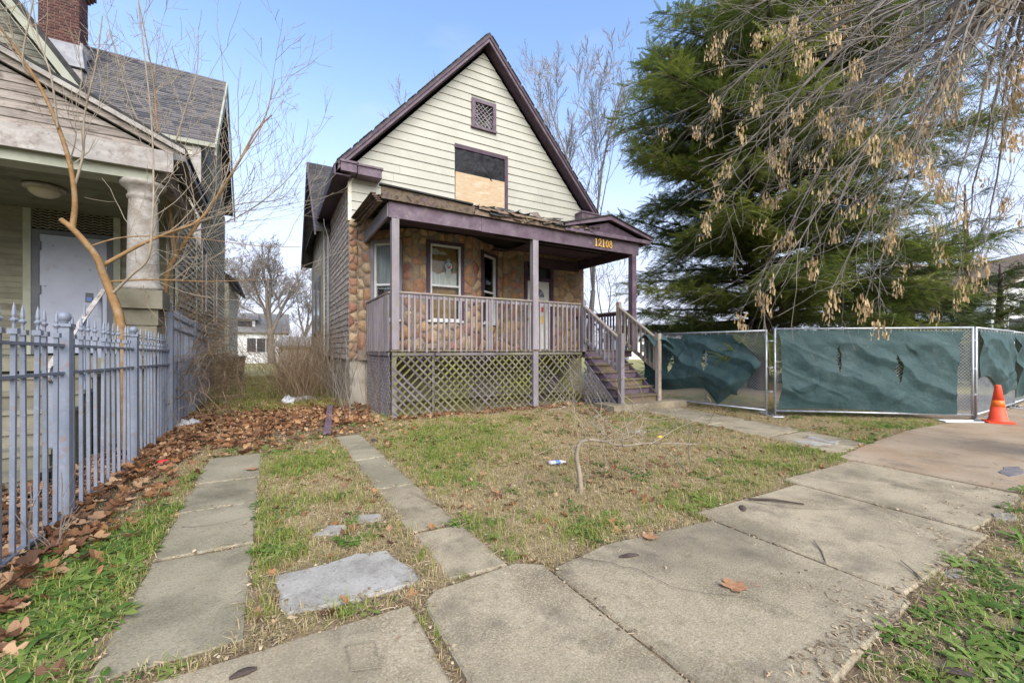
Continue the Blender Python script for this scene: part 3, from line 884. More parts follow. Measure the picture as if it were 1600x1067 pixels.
# --- front door
s0, s1, z0, z1 = OPS[4]
W = frame_pts(4)
g = G(); slab3(g, W, s0, s0 + .1, -.15, .05, z0, z1); slab3(g, W, s1 - .1, s1, -.15, .05, z0, z1); slab3(g, W, s0 + .1, s1 - .1, -.15, .048, z1 - .09, z1); slab3(g, W, s0 + .1, s1 - .1, -.15, .046, 3.5, 3.6)
ob('door_frame', g, M_['purple_dark'], house)
g = G(); slab3(g, W, s0 + .1, s1 - .1, -.12, -.1, 3.6, z1 - .09); tr = ob('transom', g, M_['black'], house)
for i in range(3):
    g = G(); x = s0 + .14 + i * .26; slab3(g, W, x, x + .24, -.099, -.094, 3.64, z1 - .13); ob('pane', g, M_['far_glass'], tr)
g = G(); slab3(g, W, s0 + .102, s1 - .102, -.1, -.05, z0 + .01, 3.498); door = ob('front_door', g, M_['door_white'], house)
dc = (s0 + s1) / 2
g = G(); poly = [W(dc - .24 + .0, -.048, 3.02)] + [W(dc + .24 * cos(pi - pi * i / 14), -.048, 3.02 + .26 * sin(pi * i / 14)) for i in range(1, 14)] + [W(dc + .24, -.048, 3.02)]
g.prism(poly, W(0, .006, 0) - W(0, 0, 0)); fan = ob('fanlight', g, M_['far_glass'], door)
for i in range(1, 4):
    g = G(); a_ = pi * i / 4; g.beam(W(dc, -.036, 3.02), W(dc + .24 * cos(a_), -.036, 3.02 + .25 * sin(a_)), .012, .014, (0, 1, 0)); ob('muntin', g, M_['door_white'], fan) if False else ob('muntin', g, M_['door_white'], door)
for x0, x1, a, b in ((s0 + .17, dc - .04, 2.1, 2.9), (dc + .04, s1 - .17, 2.1, 2.9), (s0 + .17, dc - .04, 1.55, 2.0), (dc + .04, s1 - .17, 1.55, 2.0)):
    g = G(); slab3(g, W, x0, x1, -.05, -.04, a, b); ob('door_panel', g, M_['door_white'], door)
g = G(); slab3(g, W, dc + .08, dc + .2, -.039, -.034, 2.55, 2.7); ob('red_notice', g, M_['print_red'], door)
g = G(); slab3(g, W, dc + .1, dc + .2, -.039, -.034, 2.18, 2.42); ob('yellow_notice', g, M_['print_yellow'], door)
g = G(); g.lathe(W(s0 + .17, -.0, 2.32), [(.0, -.03), (.03, -.02), (.036, 0), (.03, .02), (0, .03)], 10); ob('handle', g, M_['gold'], door)

# --- upper gable front
AX, AZ = 5.33, 10.2
SL = (AZ - 5.87) / (AX - 1.46)
gw = G(); gw.prism([(HW + .02, HF + .2, 4.62), (HE - .02, HF + .2, 4.62), (HE - .02, HF + .2, 5.62), (AX, HF + .2, 9.95), (HW + .02, HF + .2, 5.62)], (0, -.19, 0))
gw = ob('gable_wall', gw, M_['cream'], house)
WIN = (4.42 - HW, 6.1 - HW, 4.3, 7.1); ATT = (4.93 - HW, 5.7 - HW, 7.72, 8.52)
def gclip(z):
    x0 = max(AX - (9.93 - z) / SL, HW); x1 = min(AX + (9.93 - z) / SL, HE)
    return (x0 - HW, max(x1 - HW, x0 - HW))
lap(gw, M_['cream'], (HW, HF), (HE, HF), 4.6, 9.9, .2235, [WIN, ATT], gclip, .03, 'clapboard')
for x in (HW - .02, HE - .06):
    g = G(); g.box(x, x + .08, HF - .036, HF + .06, 4.55, 5.5); ob('corner_board', g, M_['creamtrim'], house)
# boarded opening
x0, x1 = 4.42, 6.1
g = G(); g.box(x0, x1, HF - .05, HF - .004, 6.99, 7.1); g.box(x1 - .11, x1, HF - .052, HF - .006, 4.9, 6.988)
bo = ob('boarded_window', g, M_['purple_dark'], house)
g = G(); g.box(x0 + .02, x1 - .112, HF - .044, HF - .03, 5.0, 6.32); ob('plywood', g, M_['ply'], bo)
nx_, nz_ = 40, 20
V = []
for i in range(nx_ + 1):
    for j in range(nz_ + 1):
        s, t = i / nx_, j / nz_
        y = HF - .004 - .07 * (fbm(s * 5 + 3, t * 3 + s * 2, 3) - .35) * sin(pi * min(max(s, .02), .98)) - .05 * max(0, 1 - abs(s + t * .35 - .72) * 16) * (1 - t) - .03 * abs(sin(14 * s + 5 * t)) * .3
        V.append((x0 + .015 + (x1 - .125 - x0) * s, y, 6.27 + .72 * t))
Fp = [(i * (nz_ + 1) + j, (i + 1) * (nz_ + 1) + j, (i + 1) * (nz_ + 1) + j + 1, i * (nz_ + 1) + j + 1) for i in range(nx_) for j in range(nz_)]
g = G(); g.add(V, Fp); ob('plastic_sheet', g, M_['plastic_black'], bo, smooth=True)
# attic window
x0, x1, z0, z1 = 4.93, 5.7, 7.72, 8.52
g = G(); c = .1
g.box(x0, x0 + c, HF - .07, HF - .002, z0, z1); g.box(x1 - c, x1, HF - .07, HF - .002, z0, z1); g.box(x0 + c, x1 - c, HF - .068, HF - .002, z1 - c, z1); g.box(x0 - .02, x1 + .02, HF - .09, HF - .002, z0 - .05, z0)
aw = ob('attic_window', g, M_['purple'], house)
g = G(); g.box(x0 + c, x1 - c, HF - .004, HF - .001, z0, z1 - c); ob('backing', g, M_['black'], aw)
a, b, e, f = x0 + c, x1 - c, z0 + .005, z1 - c
for k in range(-6, 8):
    for sgn in (1, -1):
        # diagonal bars clipped to the opening
        p = .128
        w_, h_ = b - a, f - e
        if sgn == 1: t0, t1 = max(0, -k * p), min(h_, w_ - k * p); q = lambda t: (a + k * p + t, e + t)
        else: t0, t1 = max(0, k * p - w_ + .0), min(h_, k * p); q = lambda t: (a + k * p - t, e + t)
        if t1 - t0 > .05:
            g = G(); u0, u1 = q(t0), q(t1); g.beam((u0[0], HF - .03 + .006 * sgn, u0[1]), (u1[0], HF - .03 + .006 * sgn, u1[1]), .017, .01, (0, 1, 0)); ob('lattice_bar', g, M_['lavender'], aw)
for i in range(7):
    for j in range(9):
        cx, cz = a + .049 * (2 * i + (j % 2)), e + .049 * j
        if a + .04 < cx < b - .04 and e + .04 < cz < f - .04 and rh.random() < .5:
            g = G(); r = .045; g.prism([(cx - r, HF - .016, cz), (cx, HF - .016, cz - r), (cx + r, HF - .016, cz), (cx, HF - .016, cz + r)], (0, .003, 0)); ob('pane', g, M_['grey_screen'], aw)

# --- main roof, rake boards, cornice returns
def slope_panel(name, m, x_e, z_e, x_r, z_r, y0, y1, th, parent=house):
    g = G(); g.prism([(x_e, y0, z_e), (x_r, y0, z_r), (x_r, y0, z_r + th), (x_e, y0, z_e + th * .8)], (0, y1 - y0, 0)); return ob(name, g, m, parent)
ro = .07
slope_panel('roof', M_['shingle_dark'], 1.3, 5.69 + .02, AX, AZ + .02, 10.62, 22.1, ro)
slope_panel('roof', M_['shingle_dark'], 9.36, 5.69 + .02, AX, AZ + .02, 10.62, 22.1, ro)
for sx in (-1, 1):
    xe, ze = (1.36, 5.76) if sx < 0 else (9.3, 5.76)
    g = G(); g.prism([(xe, 10.64, ze - .14), (AX, 10.64, AZ - .165), (AX, 10.64, AZ + .015), (xe, 10.64, ze + .02)], (0, .05, 0)); ob('rake_board', g, M_['purple'], house)
    g = G(); g.prism([(xe, 10.61, ze - .04), (AX, 10.61, AZ - .06), (AX, 10.61, AZ + .017), (xe, 10.61, ze + .022)], (0, .028, 0)); ob('rake_moulding', g, M_['purple_dark'], house)
    g = G(); g.prism([(xe + .02 * sx, 10.69, ze - .16), (AX, 10.69, AZ - .17), (AX, 10.69, AZ - .14), (xe + .02 * sx, 10.69, ze - .13)], (0, .29, 0)); ob('soffit', g, M_['purple_dark'], house)
# shingle edge nibbles along the rakes
for sx in (-1, 1):
    xe = 1.3 if sx < 0 else 9.36
    for k in range(33):
        t = (k + rh.random() * .6) / 34
        x, z = xe + (AX - xe) * t, 5.71 + (AZ + .02 - 5.71) * t + .066
        dx, dz = (AX - xe) / 34, (AZ - 5.71) / 34
        g = G(); g.prism([(x, 10.6, z + .004), (x + dx * .95, 10.6, z + dz * .95 + .004), (x + dx * .95, 10.6, z + dz * .95 + .022), (x, 10.6, z + .03)], (0, rh.uniform(.2, .3), 0)); ob('shingle', g, M_['shingle_dark'], house)
# left eave: fascia running back, soffit
g = G(); g.box(1.27, 1.31, 10.64, 14.9, 5.5, 5.74); ob('fascia', g, M_['purple_dark'], house)
g = G(); g.box(1.312, HW - .0, 10.7, 14.9, 5.52, 5.55); ob('soffit', g, M_['purple_dark'], house)
g = G(); g.box(9.35, 9.39, 10.64, 22, 5.5, 5.74); ob('fascia', g, M_['purple_dark'], house)
for xa, xb, za in ((1.42, 1.78, 5.6), (1.80, 2.36, 5.58), (8.62, 9.28, 5.55)):
    g = G(); g.box(xa, xb, 10.6, HF - .04, za, za + .2); g.box(xa - .02, xb + .03, 10.57, HF - .04, za + .202, za + .25); ob('cornice_return', g, M_['purple'], house)
# side cross gable
CR, CZ = 18.0, 8.45
g = G(); g.prism([(HW, 14.9, 5.72), (HW, 21.1, 5.72), (HW, CR, CZ - .35)], (.2, 0, 0)); ob('cross_gable_wall', g, M_['faux'], house)
for ye in (14.55, 21.5):
    g = G(); g.prism([(1.22, ye, 5.1), (1.22, CR, CZ), (1.22, CR, CZ + .12), (1.22, ye, 5.2)], (4.0, 0, 0)); rf = ob('cross_roof', g, M_['shingle_dark'], house)
    g = G(); g.prism([(1.17, ye, 4.98), (1.17, CR, CZ - .2), (1.17, CR, CZ + .09), (1.17, ye, 5.2)], (.045, 0, 0)); ob('rake_board', g, M_['purple'], house)
    if ye < CR:
        n = 26
        for k in range(n):
            t = k / n
            y, z = ye + (CR - ye) * t, 5.2 + (CZ + .12 - 5.2) * t
            dy, dz = (CR - ye) / n, (CZ - 5.2 + .12) / n
            x = 1.2
            while x < 4.0:
                w = rh.uniform(.2, .36)
                g = G(); h = rh.uniform(.012, .024); g.prism([(x, y, z + h), (x, y + dy * 1.05, z + dz * 1.05 + .004), (x + w - .01, y + dy * 1.05, z + dz * 1.05 + .004), (x + w - .01, y, z + h)], (0, 0, -.01))
                if x < 2.6: ob('shingle', g, M_['shingle_dark'], rf)
                x += w

# --- porch: deck, posts, beams
PF, PL, PR = 8.45, 2.07, 8.62
DZ = 1.38
g = G(); g.box(0, .135, 0, 2.56, 0, .035)
deck = G(); deck.box(PL, PR, PF + .02, PF + .06, DZ - .2, DZ - .036); deck.box(PL + .02, PL + .06, PF + .06, HF - .05, DZ - .2, DZ - .036); deck.box(PR - .05, PR - .01, PF + .06, HF - .05, DZ - .2, DZ - .036)
deck = ob('porch_deck', deck, M_['purple_dark'], house)
x = PL - .03
while x < PR - .1:
    g = G(); g.box(x, x + .128, PF - .05 + rh.uniform(-.015, .012), 10.0 if 2.6 < x < 4.9 else HF - .04, DZ - .034, DZ + rh.uniform(-.004, .003)); ob('deck_board', g, M_['tread'], deck)
    x += .135
def post(x, y, z0, z1, w, m):
    g = G(); g.box(x - w / 2, x + w / 2, y - w / 2, y + w / 2, z0, z1)
    return ob('porch_post', g, m, house)
post(PL + .06, PF + .0, DZ + .004, 3.975, .145, M_['lavender'])
post(5.42, PF + .0, DZ + .004, 3.975, .145, M_['lavender'])
post(8.62, PF + .0, DZ + .004, 3.975, .15, M_['purple'])
post(5.42, PF - .01, -.05, DZ - .04, .14, M_['lavender'])
g = G(); g.box(2.0, 4.0, PF - .075, PF - .03, 3.98, 4.29); ob('porch_beam', g, M_['purple'], house)
g = G(); g.box(4.005, 8.78, PF - .078, PF - .033, 3.97, 4.275); bm = ob('porch_beam', g, M_['purple'], house)
g = G(); g.box(2.0, 8.7, PF - .03, PF + .08, 4.0, 4.2); ob('beam_core', g, M_['purple_dark'], house)
g = G(); g.box(1.98, 2.03, PF - .03, HF - .02, 4.0, 4.28); ob('side_beam', g, M_['lavender'], house)
g = G(); g.box(8.68, 8.78, PF - .03, HF - .05, 3.97, 4.275); ob('side_beam', g, M_['purple_dark'], house)
g = G(); g.box(6.9, 8.68, HF - .16, HF - .07, 3.9, 4.2); ob('ceiling_trim', g, M_['purple_dark'], house)
# ceiling boards: half of them fallen; a black sheet above stands for the shaded roof space
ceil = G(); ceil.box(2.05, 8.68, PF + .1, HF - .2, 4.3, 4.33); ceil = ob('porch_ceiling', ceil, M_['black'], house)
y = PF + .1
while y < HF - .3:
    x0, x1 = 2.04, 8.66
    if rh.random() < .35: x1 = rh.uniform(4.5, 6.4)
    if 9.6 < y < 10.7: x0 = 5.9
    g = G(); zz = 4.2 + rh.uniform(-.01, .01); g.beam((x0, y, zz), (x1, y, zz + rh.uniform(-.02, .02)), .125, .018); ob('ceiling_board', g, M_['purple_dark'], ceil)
    y += .132
# porch roof: sheathing and torn shingles
roof = G(); roof.prism([(1.86, PF - .12, 4.36), (1.86, HF - .04, 4.66), (1.86, HF - .04, 4.7), (1.86, PF - .12, 4.4)], (7.2, 0, 0)); roof = ob('porch_roof', roof, M_['rot'], house)
g = G(); g.prism([(1.84, PF - .16, 4.3), (3.8, PF - .16, 4.28), (3.8, PF - .16, 4.45), (2.8, PF - .16, 4.5), (1.84, PF - .16, 4.53)], (0, .045, 0)); ob('rotten_fascia', g, M_['rot'], house)
g = G(); g.beam((1.8, PF - .15, 4.555), (3.75, PF - .15, 4.49), .12, .03); ob('roof_edge', g, M_['shingle_dark'], house)
for x0, x1, z, dz, h, o in ((3.82, 5.2, 4.35, -.02, .11, .13), (5.1, 6.3, 4.34, -.03, .09, .15), (3.9, 6.9, 4.44, -.03, .05, .17), (6.2, 7.2, 4.36, -.01, .06, .12), (2.0, 4.4, 4.315, -.01, .03, .115), (4.2, 7.0, 4.3, -.01, .035, .12)):
    g = G(); g.beam((x0, PF - o, z), (x1, PF - o, z + dz), .03, h); ob('rotten_board', g, M_['rot'], house)
for i in range(190):
    x = rh.uniform(3.7, 7.6); y = PF - .16 + abs(rh.gauss(0, .25)); z = 4.41 + (y - PF + .12) * .116 + rh.uniform(0, .11)
    w, l = rh.uniform(.1, .3), rh.uniform(.12, .34)
    if x < 4.4 and z > 4.52: continue
    g = G(); a = rh.uniform(-.5, .5); tilt = rh.uniform(-.2, .6)
    g.prism([(x, y, z), (x + w, y + a * .2, z + rh.uniform(-.06, .1)), (x + w, y + l, z + tilt * l + rh.uniform(-.03, .05)), (x, y + l, z + tilt * l)], (0, 0, .008))
    ob('torn_shingle', g, M_['shingle_dark'] if rh.random() < .65 else M_['rot'], house)
for i in range(60):
    y = rh.uniform(PF - .1, HF - .1); x = 1.72 + rh.uniform(0, .4); z = 4.33 + (y - PF) * .116 + rh.uniform(0, .1)
    w, l = rh.uniform(.15, .4), rh.uniform(.15, .4)
    g = G(); g.prism([(x, y, z), (x + w, y, z + rh.uniform(.0, .16)), (x + w, y + l, z + rh.uniform(.0, .2)), (x, y + l, z + rh.uniform(-.06, .1))], (0, 0, .01))
    ob('torn_shingle', g, M_['shingle_dark'] if rh.random() < .6 else M_['rot'], house)
for k in range(5):
    g = G(); z = 4.27 + k * .035; g.beam((1.84 - .03 * k, PF - .0, z + .02), (1.8 - .02 * k + rh.uniform(-.04, .04), HF - .1 - rh.uniform(0, .5), z + rh.uniform(.05, .2)), .1, .018); ob('rotten_board', g, M_['rot'], house)
# flaps of roofing sagging over the front edge
for i in range(34):
    x = rh.uniform(3.9, 6.9); w, l = rh.uniform(.08, .3), rh.uniform(.05, .17); z = 4.42 + rh.uniform(-.03, .05); y = PF - .19 - rh.uniform(0, .05)
    g = G(); g.prism([(x, y + .12, z + .02), (x + w, y + .12, z + .02 + rh.uniform(-.02, .02)), (x + w * rh.uniform(.75, 1.1), y, z - l * rh.uniform(.2, 1)), (x + w * rh.uniform(-.1, .25), y, z - l * rh.uniform(.2, 1))], (0, -.008, .004))
    ob('torn_shingle', g, M_['shingle_dark'] if rh.random() < .55 else M_['rot'], house)
# entry gablet
g = G(); g.prism([(6.3, PF - .13, 4.32), (9.05, PF - .13, 4.32), (7.62, PF - .13, 4.68)], (0, 2.2, 0)); gb = ob('entry_gablet', g, M_['purple_dark'], house)
g = G(); g.box(6.2, 9.12, PF - .2, PF - .132, 4.285, 4.38); ob('cornice', g, M_['purple'], gb)
g = G(); g.box(9.0, 9.12, PF - .13, HF - .2, 4.29, 4.36); ob('cornice', g, M_['purple'], gb)
for xa in (6.16, 9.16):
    g = G(); g.prism([(xa, PF - .24, 4.37), (7.62, PF - .24, 4.73), (7.62, PF - .24, 4.84), (xa, PF - .24, 4.43)], (0, .07, 0)); ob('rake_board', g, M_['purple'], gb)
    g = G(); g.prism([(xa - .03 * (1 if xa < 7 else -1), PF - .27, 4.432), (7.62, PF - .27, 4.842), (7.62, PF - .27, 4.875), (xa - .03 * (1 if xa < 7 else -1), PF - .27, 4.46)], (0, 2.4, 0)); ob('gablet_roof', g, M_['shingle_dark'], gb)
# house number
def digit(ch, x, z, s=.185):
    w = s * .5
    E = lambda cx, cz, rx, rz, a0, a1, n=14: [(x + cx * w + rx * w * cos(a0 + (a1 - a0) * i / n), z + cz * s + rz * s * sin(a0 + (a1 - a0) * i / n)) for i in range(n + 1)]
    if ch == '1': st = [[(x + .5 * w, z), (x + .5 * w, z + s)], [(x + .5 * w, z + s), (x + .22 * w, z + .82 * s)], [(x + .2 * w, z), (x + .8 * w, z)]]
    if ch == '2': st = [E(.5, .72, .42, .27, pi * .95, -pi * .22) + [(x + .08 * w, z + .02 * s), (x + .95 * w, z + .02 * s)], [(x + .95 * w, z), (x + .95 * w, z + .14 * s)]]
    if ch == '0': st = [E(.5, .5, .4, .5, 0, 2 * pi, 22)]
    if ch == '8': st = [E(.5, .75, .33, .24, 0, 2 * pi, 18), E(.5, .26, .42, .27, 0, 2 * pi, 18)]
    g = G()
    for q in st:
        g.tube([(p[0], PF - .092, p[1]) for p in q], .0145 if len(q) > 2 else .017, 5)
    return ob('numeral', g, M_['gold'], bm)
for i, ch in enumerate('12108'):
    digit(ch, 7.2 + i * .125, 4.045)

# --- railings
def railing(P0, P1, zt, n, m, miss=()):
    P0, P1 = Vector(P0), Vector(P1)
    g = G()
    up = (0, 0, 1)
    g.beam((P0.x, P0.y, zt), (P1.x, P1.y, zt), .1, .036, up)
    r = ob('railing', g, M_['rail_green'], house)
    g = G(); g.beam((P0.x, P0.y, zt - .063), (P1.x, P1.y, zt - .063), .036, .08, up); ob('top_rail', g, m, r)
    g = G(); g.box(-.019, .019, -.016, .016, 0, zt - .1 - (DZ - .06))
    proto = None
    d = (P1 - P0).normalized(); nrm = Vector((d.y, -d.x, 0)) * .036
    for i in range(n):
        if i in miss: continue
        p = P0 + (P1 - P0) * ((i + .5) / n) + nrm
        if proto is None:
            proto = ob('baluster', G().box(p.x - .02, p.x + .02, p.y - .017, p.y + .017, DZ + .01 - .05, zt - .04), m, r)
            locs = []
        else:
            locs.append((p.x + rh.uniform(-.008, .008), p.y, DZ - .04 + rh.uniform(-.012, .012)))
    copies(proto, locs, r)
    return r
railing((PL + .14, PF, 0), (5.34, PF, 0), 2.53, 25, M_['lavender'])
railing((5.5, PF, 0), (6.8, PF, 0), 2.53, 10, M_['lavender'])
railing((PL + .0, HF - .05, 0), (PL + .0, PF + .08, 0), 2.53, 20, M_['lavender'])
railing((8.62, PF + .08, 0), (8.62, HF - .1, 0), 2.45, 19, M_['purple_dark'])
for q in (4.12, 4.19):
    g = G(); g.box(q, q + .055, PF - .055, PF - .035, DZ - .04, 2.47); ob('baluster', g, M_['lavender'], house)
# --- stairs
SX0, SX1 = 6.88, 8.08
ST, SB = PF - .06, 7.08
stairs = empty('stairs', ((SX0 + SX1) / 2, 7.7, .16))
stairs.parent = house; stairs.location = WL[stairs.name] - WL['house']
for x in (SX0 + .02, SX1 - .06):
    g = G(); g.prism([(x, ST, DZ - .05), (x, ST, DZ - .35), (x, SB + .2, .16), (x, SB - .02, .16), (x, SB - .02, .3)], (.04, 0, 0)); ob('stringer', g, M_['purple'], stairs)
NR = 7
for i in range(NR - 1):
    z = .16 + (DZ - .16) * (i + 1) / NR
    y0 = SB + (ST - SB) * i / (NR - 1)
    y1 = SB + (ST - SB) * (i + 1) / (NR - 1)
    for k in range(2):
        w = (y1 - y0) / 2 + .012
        g = G(); g.box(SX0 - .04 + rh.uniform(-.01, .01), SX1 + .04 + (.1 if i == 0 else 0), y0 - .03 + k * (w + .004), y0 - .03 + w + k * (w + .004), z - .04, z + rh.uniform(-.004, .004)); ob('tread', g, M_['tread'], stairs)
    g = G(); g.box(SX0 + .062, SX1 - .062, y0 + .012, y0 + .03, z - (DZ - .16) / NR + .002, z - .042); ob('riser', g, M_['purple'] if i % 2 else M_['tread'], stairs)
g = G(); g.box(SX0 + .062, SX1 - .062, ST + .012, ST + .03, DZ - .2, DZ - .05); ob('riser', g, M_['purple'], stairs)
def stair_rail(x, m, top):
    g = G()
    a, b = (x, ST + .02, top - .1), (x, SB + .04, top - .98)
    g.beam(a, b, .095, .036, (0, 0, 1)); r = ob('stair_railing', g, M_['rail_green'], house)
    g = G(); a2, b2 = (x, ST + .02, top - .93), (x, SB + .04, top - 1.72); g.beam(a2, b2, .04, .09, (0, 0, 1))
    g.beam((x, ST + .02, top - .17), (x, SB + .04, top - 1.05), .036, .08, (0, 0, 1)); ob('lower_rail', g, m, r)
    for y, zb, zt in ((ST + .02, DZ - .05, top + .02), (SB - .0, .16, top - .86)):
        g = G(); g.box(x - .05, x + .05, y - .05, y + .05, zb, zt); g.prism([(x - .05, y - .05, zt), (x + .05, y - .05, zt), (x + .05, y + .05, zt), (x - .05, y + .05, zt)], (0, 0, .012)); ob('newel', g, m, r)
    n = 9
    for i in range(n):
        t = (i + .7) / (n + .4)
        y = ST + (SB - ST) * t
        z1 = top - .12 - .88 * t
        z0 = top - .98 - .8 * t
        g = G(); q = x - .037; g.box(q - .016, q + .016, y - .019, y + .019, z0, z1); ob('baluster', g, m, r)
stair_rail(SX0, M_['lavender'], 2.6)
stair_rail(SX1, M_['wood'], 2.62)
# --- lattice skirt
def lattice(P0, P1, z0, z1, pitch, m, clip=None, frame=True, skip=0.0, hi=None, mb=None):
    P0, P1 = np.array(P0, float), np.array(P1, float)
    L = np.linalg.norm(P1 - P0); d = (P1 - P0) / L; nrm = np.array([d[1], -d[0]])
    H = z1 - z0
    def W(s, o, z):
        p = P0 + d * s + nrm * o
        return (p[0], p[1], z)
    g = G()
    if frame:
        g.beam(W(0, .026, z1 - .03), W(L, .026, z1 - .03), .018, .06); g.beam(W(0, .026, z0 + .03), W(L, .026, z0 + .03), .018, .06)
    else:
        g.beam(W(0, .0, z1), W(L, .0, z0), .03, .07)
    lp = ob('lattice_skirt', g, m, house)
    k = -H
    i = 0
    while k < L + H:
        for sgn in (1, -1):
            if sgn == 1: lo, hi_ = max(0, -k), min(H, L - k); q = lambda t: (k + t, z0 + t)
            else: lo, hi_ = max(0, k - L), min(H, k); q = lambda t: (k - t, z0 + t)
            if clip:
                ts = np.linspace(lo, hi_, 60) if hi_ > lo else []
                ok = [t for t in ts if q(t)[1] < clip(q(t)[0])]
                if not ok: continue
                lo, hi_ = ok[0], ok[-1]
            if hi_ - lo < .06 or rh.random() < skip: continue
            a, b = q(lo), q(hi_)
            g = G(); o = .006 if sgn == 1 else .0145
            g.beam(W(a[0], o, a[1]), W(b[0], o, b[1]), .008, .038, (0, 0, 1)); 
            # keep the flat side of the strip on the face of the panel
            m2 = (mb or m) if sgn == 1 else m
            g = G(); A3, B3 = Vector(W(a[0], o, a[1])), Vector(W(b[0], o, b[1])); g.beam(A3, B3, .036 + rh.uniform(-.003, .003), .0075, (nrm[0], nrm[1], 0)); ob('lattice_strip', g, m2, lp)
        k += pitch
        i += 1
    return lp
lattice((PL, PF - .02), (2.93, PF - .02), -.02, DZ - .06, .172, M_['lattice'], skip=.02, mb=M_['lattice_back'])
lattice((2.96, PF - .022), (5.34, PF - .022), -.02, DZ - .06, .172, M_['lattice'], skip=.02, mb=M_['lattice_back'])
lattice((5.5, PF - .02), (6.82, PF - .02), -.02, DZ - .06, .172, M_['lattice'], skip=.03, mb=M_['lattice_back'])
lattice((PL - .03, HF - .3), (PL - .03, PF), -.02, DZ - .06, .15, M_['lavender'])
lattice((SX0 - .02, ST - .05), (SX0 - .02, SB - .05), -.05, DZ - .3, .15, M_['lavender'], clip=lambda s: DZ - .38 - s * .76, frame=False)
g = G(); g.box(PL, PL + .09, PF - .02, PF + .07, -.05, DZ - .03); ob('skirt_post', g, M_['lattice'], house)
g = G(); g.box(2.9, 2.96, PF - .0, PF + .05, -.05, DZ - .04); ob('skirt_post', g, M_['lattice'], house)
g = G(); g.box(PL - .02, 6.9, PF - .04, PF + .02, -.04, .03); ob('skirt_board', g, M_['tread'], house)

# ================================================================== THE NEIGHBOURING HOUSE
NW = -1.72                                  # its wall facing the passage
nb = empty('neighboring_house', (-4.5, 11, 0), 'weathered grey-green house with brick chimney, concrete porch column and steel security door', 'house')
NF = 11.0
g = G(); g.box(-10, NW - .04, NF + .05, 24, -.1, 1.0); ob('foundation', g, M_['conc_step'], nb)
# wall facing the passage
g = G(); g.box(-10, NW - .03, NF + .15, 14.5, 1.0, 4.3); g.box(-10, NW - .03, 14.501, 21.4, 1.0, 7.0); ob('wall_core', g, M_['nb_siding'], nb)
sw = G(); sw.box(NW - .028, NW - .012, NF + .16, 14.5, 1.0, 4.3); sw.box(NW - .028, NW - .012, 14.502, 21.4, 1.0, 7.0); sw = ob('side_wall', sw, M_['nb_siding'], nb)
lap(sw, M_['nb_siding'], (NW - .01, NF + .1), (NW - .01, 14.45), .95, 4.3, .135, [], proud=.034)
lap(sw, M_['nb_siding'], (NW - .01, 14.5), (NW - .01, 21.4), .95, 7.0, .135, [(.2, 1.1, 2.4, 4.4), (3.0, 3.9, 2.2, 4.2)], proud=.034)
for y, h in ((NF + .02, 4.2), (13.6, 4.2), (21.3, 6.9)):
    g = G(); g.box(NW - .01, NW + .035, y, y + .14, .9, h); ob('corner_board', g, M_['nb_green'], nb)
for y, z in ((14.65, 2.4), (17.45, 2.2)):
    g = G(); g.box(NW - .02, NW + .04, y, y + 1.02, z, z + .1); g.box(NW - .02, NW + .04, y, y + 1.02, z + 1.9, z + 2.0); g.box(NW - .02, NW + .04, y, y + .1, z + .1, z + 1.9); g.box(NW - .02, NW + .04, y + .92, y + 1.02, z + .1, z + 1.9)
    w = ob('window', g, M_['nb_white'], nb)
    g = G(); g.box(NW - .02, NW - .005, y + .1, y + .92, z + .1, z + 1.9); ob('boarding', g, M_['nb_bare'], w)
# lower rear wing
g = G(); g.box(-6, NW + .15, 21.5, 27, -.1, 4.2); ob('rear_wing', g, M_['nb_siding'], nb)
g = G(); g.prism([(NW + .5, 21.3, 4.1), (NW + .5, 27.2, 4.1), (-4, 27.2, 6.2), (-4, 21.3, 6.2)], (0, 0, .15)); ob('rear_wing_roof', g, M_['shingle_dark'], nb)
# wall under the porch
DS0, DS1 = -3.78, -2.66
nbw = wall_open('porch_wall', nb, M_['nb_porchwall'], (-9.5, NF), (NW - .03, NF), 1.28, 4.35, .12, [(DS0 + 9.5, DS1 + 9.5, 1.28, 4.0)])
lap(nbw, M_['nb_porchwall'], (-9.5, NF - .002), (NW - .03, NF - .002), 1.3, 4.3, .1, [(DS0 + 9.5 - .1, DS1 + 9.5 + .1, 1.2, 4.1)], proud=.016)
g = G(); g.box(DS0 - .1, DS0, NF - .06, NF - .003, 1.3, 4.0); g.box(DS1, DS1 + .1, NF - .06, NF - .003, 1.3, 4.0); g.box(DS0 - .12, DS1 + .12, NF - .065, NF - .003, 4.0, 4.12)
dt = ob('door_trim', g, M_['nb_green'], nb)
g = G(); g.box(DS0, DS0 + .1, NF - .05, NF + .06, 1.3, 3.5); g.box(DS1 - .1, DS1, NF - .05, NF + .06, 1.3, 3.5); g.box(DS0, DS1, NF - .05, NF + .06, 3.5, 3.58)
sd = ob('security_door', g, M_['steel_dark'], nb)
g = G(); g.box(DS0 + .104, DS1 - .104, NF - .035, NF + .03, 1.32, 3.495); ob('door_leaf', g, M_['steel'], sd)
for z in (1.6, 2.4, 3.2):
    g = G(); g.box(DS0 + .075, DS0 + .125, NF - .062, NF - .036, z, z + .16); ob('hinge', g, M_['steel_dark'], sd)
g = G(); g.box(-3.12, -2.9, NF - .042, NF - .036, 2.2, 2.58); lkp = ob('lock_plate', g, M_['steel'], sd)
g = G(); g.box(-3.06, -2.95, NF - .052, NF - .043, 2.28, 2.46); ob('keypad', g, M_['steel_dark'], sd)
g = G(); g.box(-3.04, -2.97, NF - .058, NF - .053, 2.3, 2.38); ob('keypad_label', g, M_['blue'], sd)
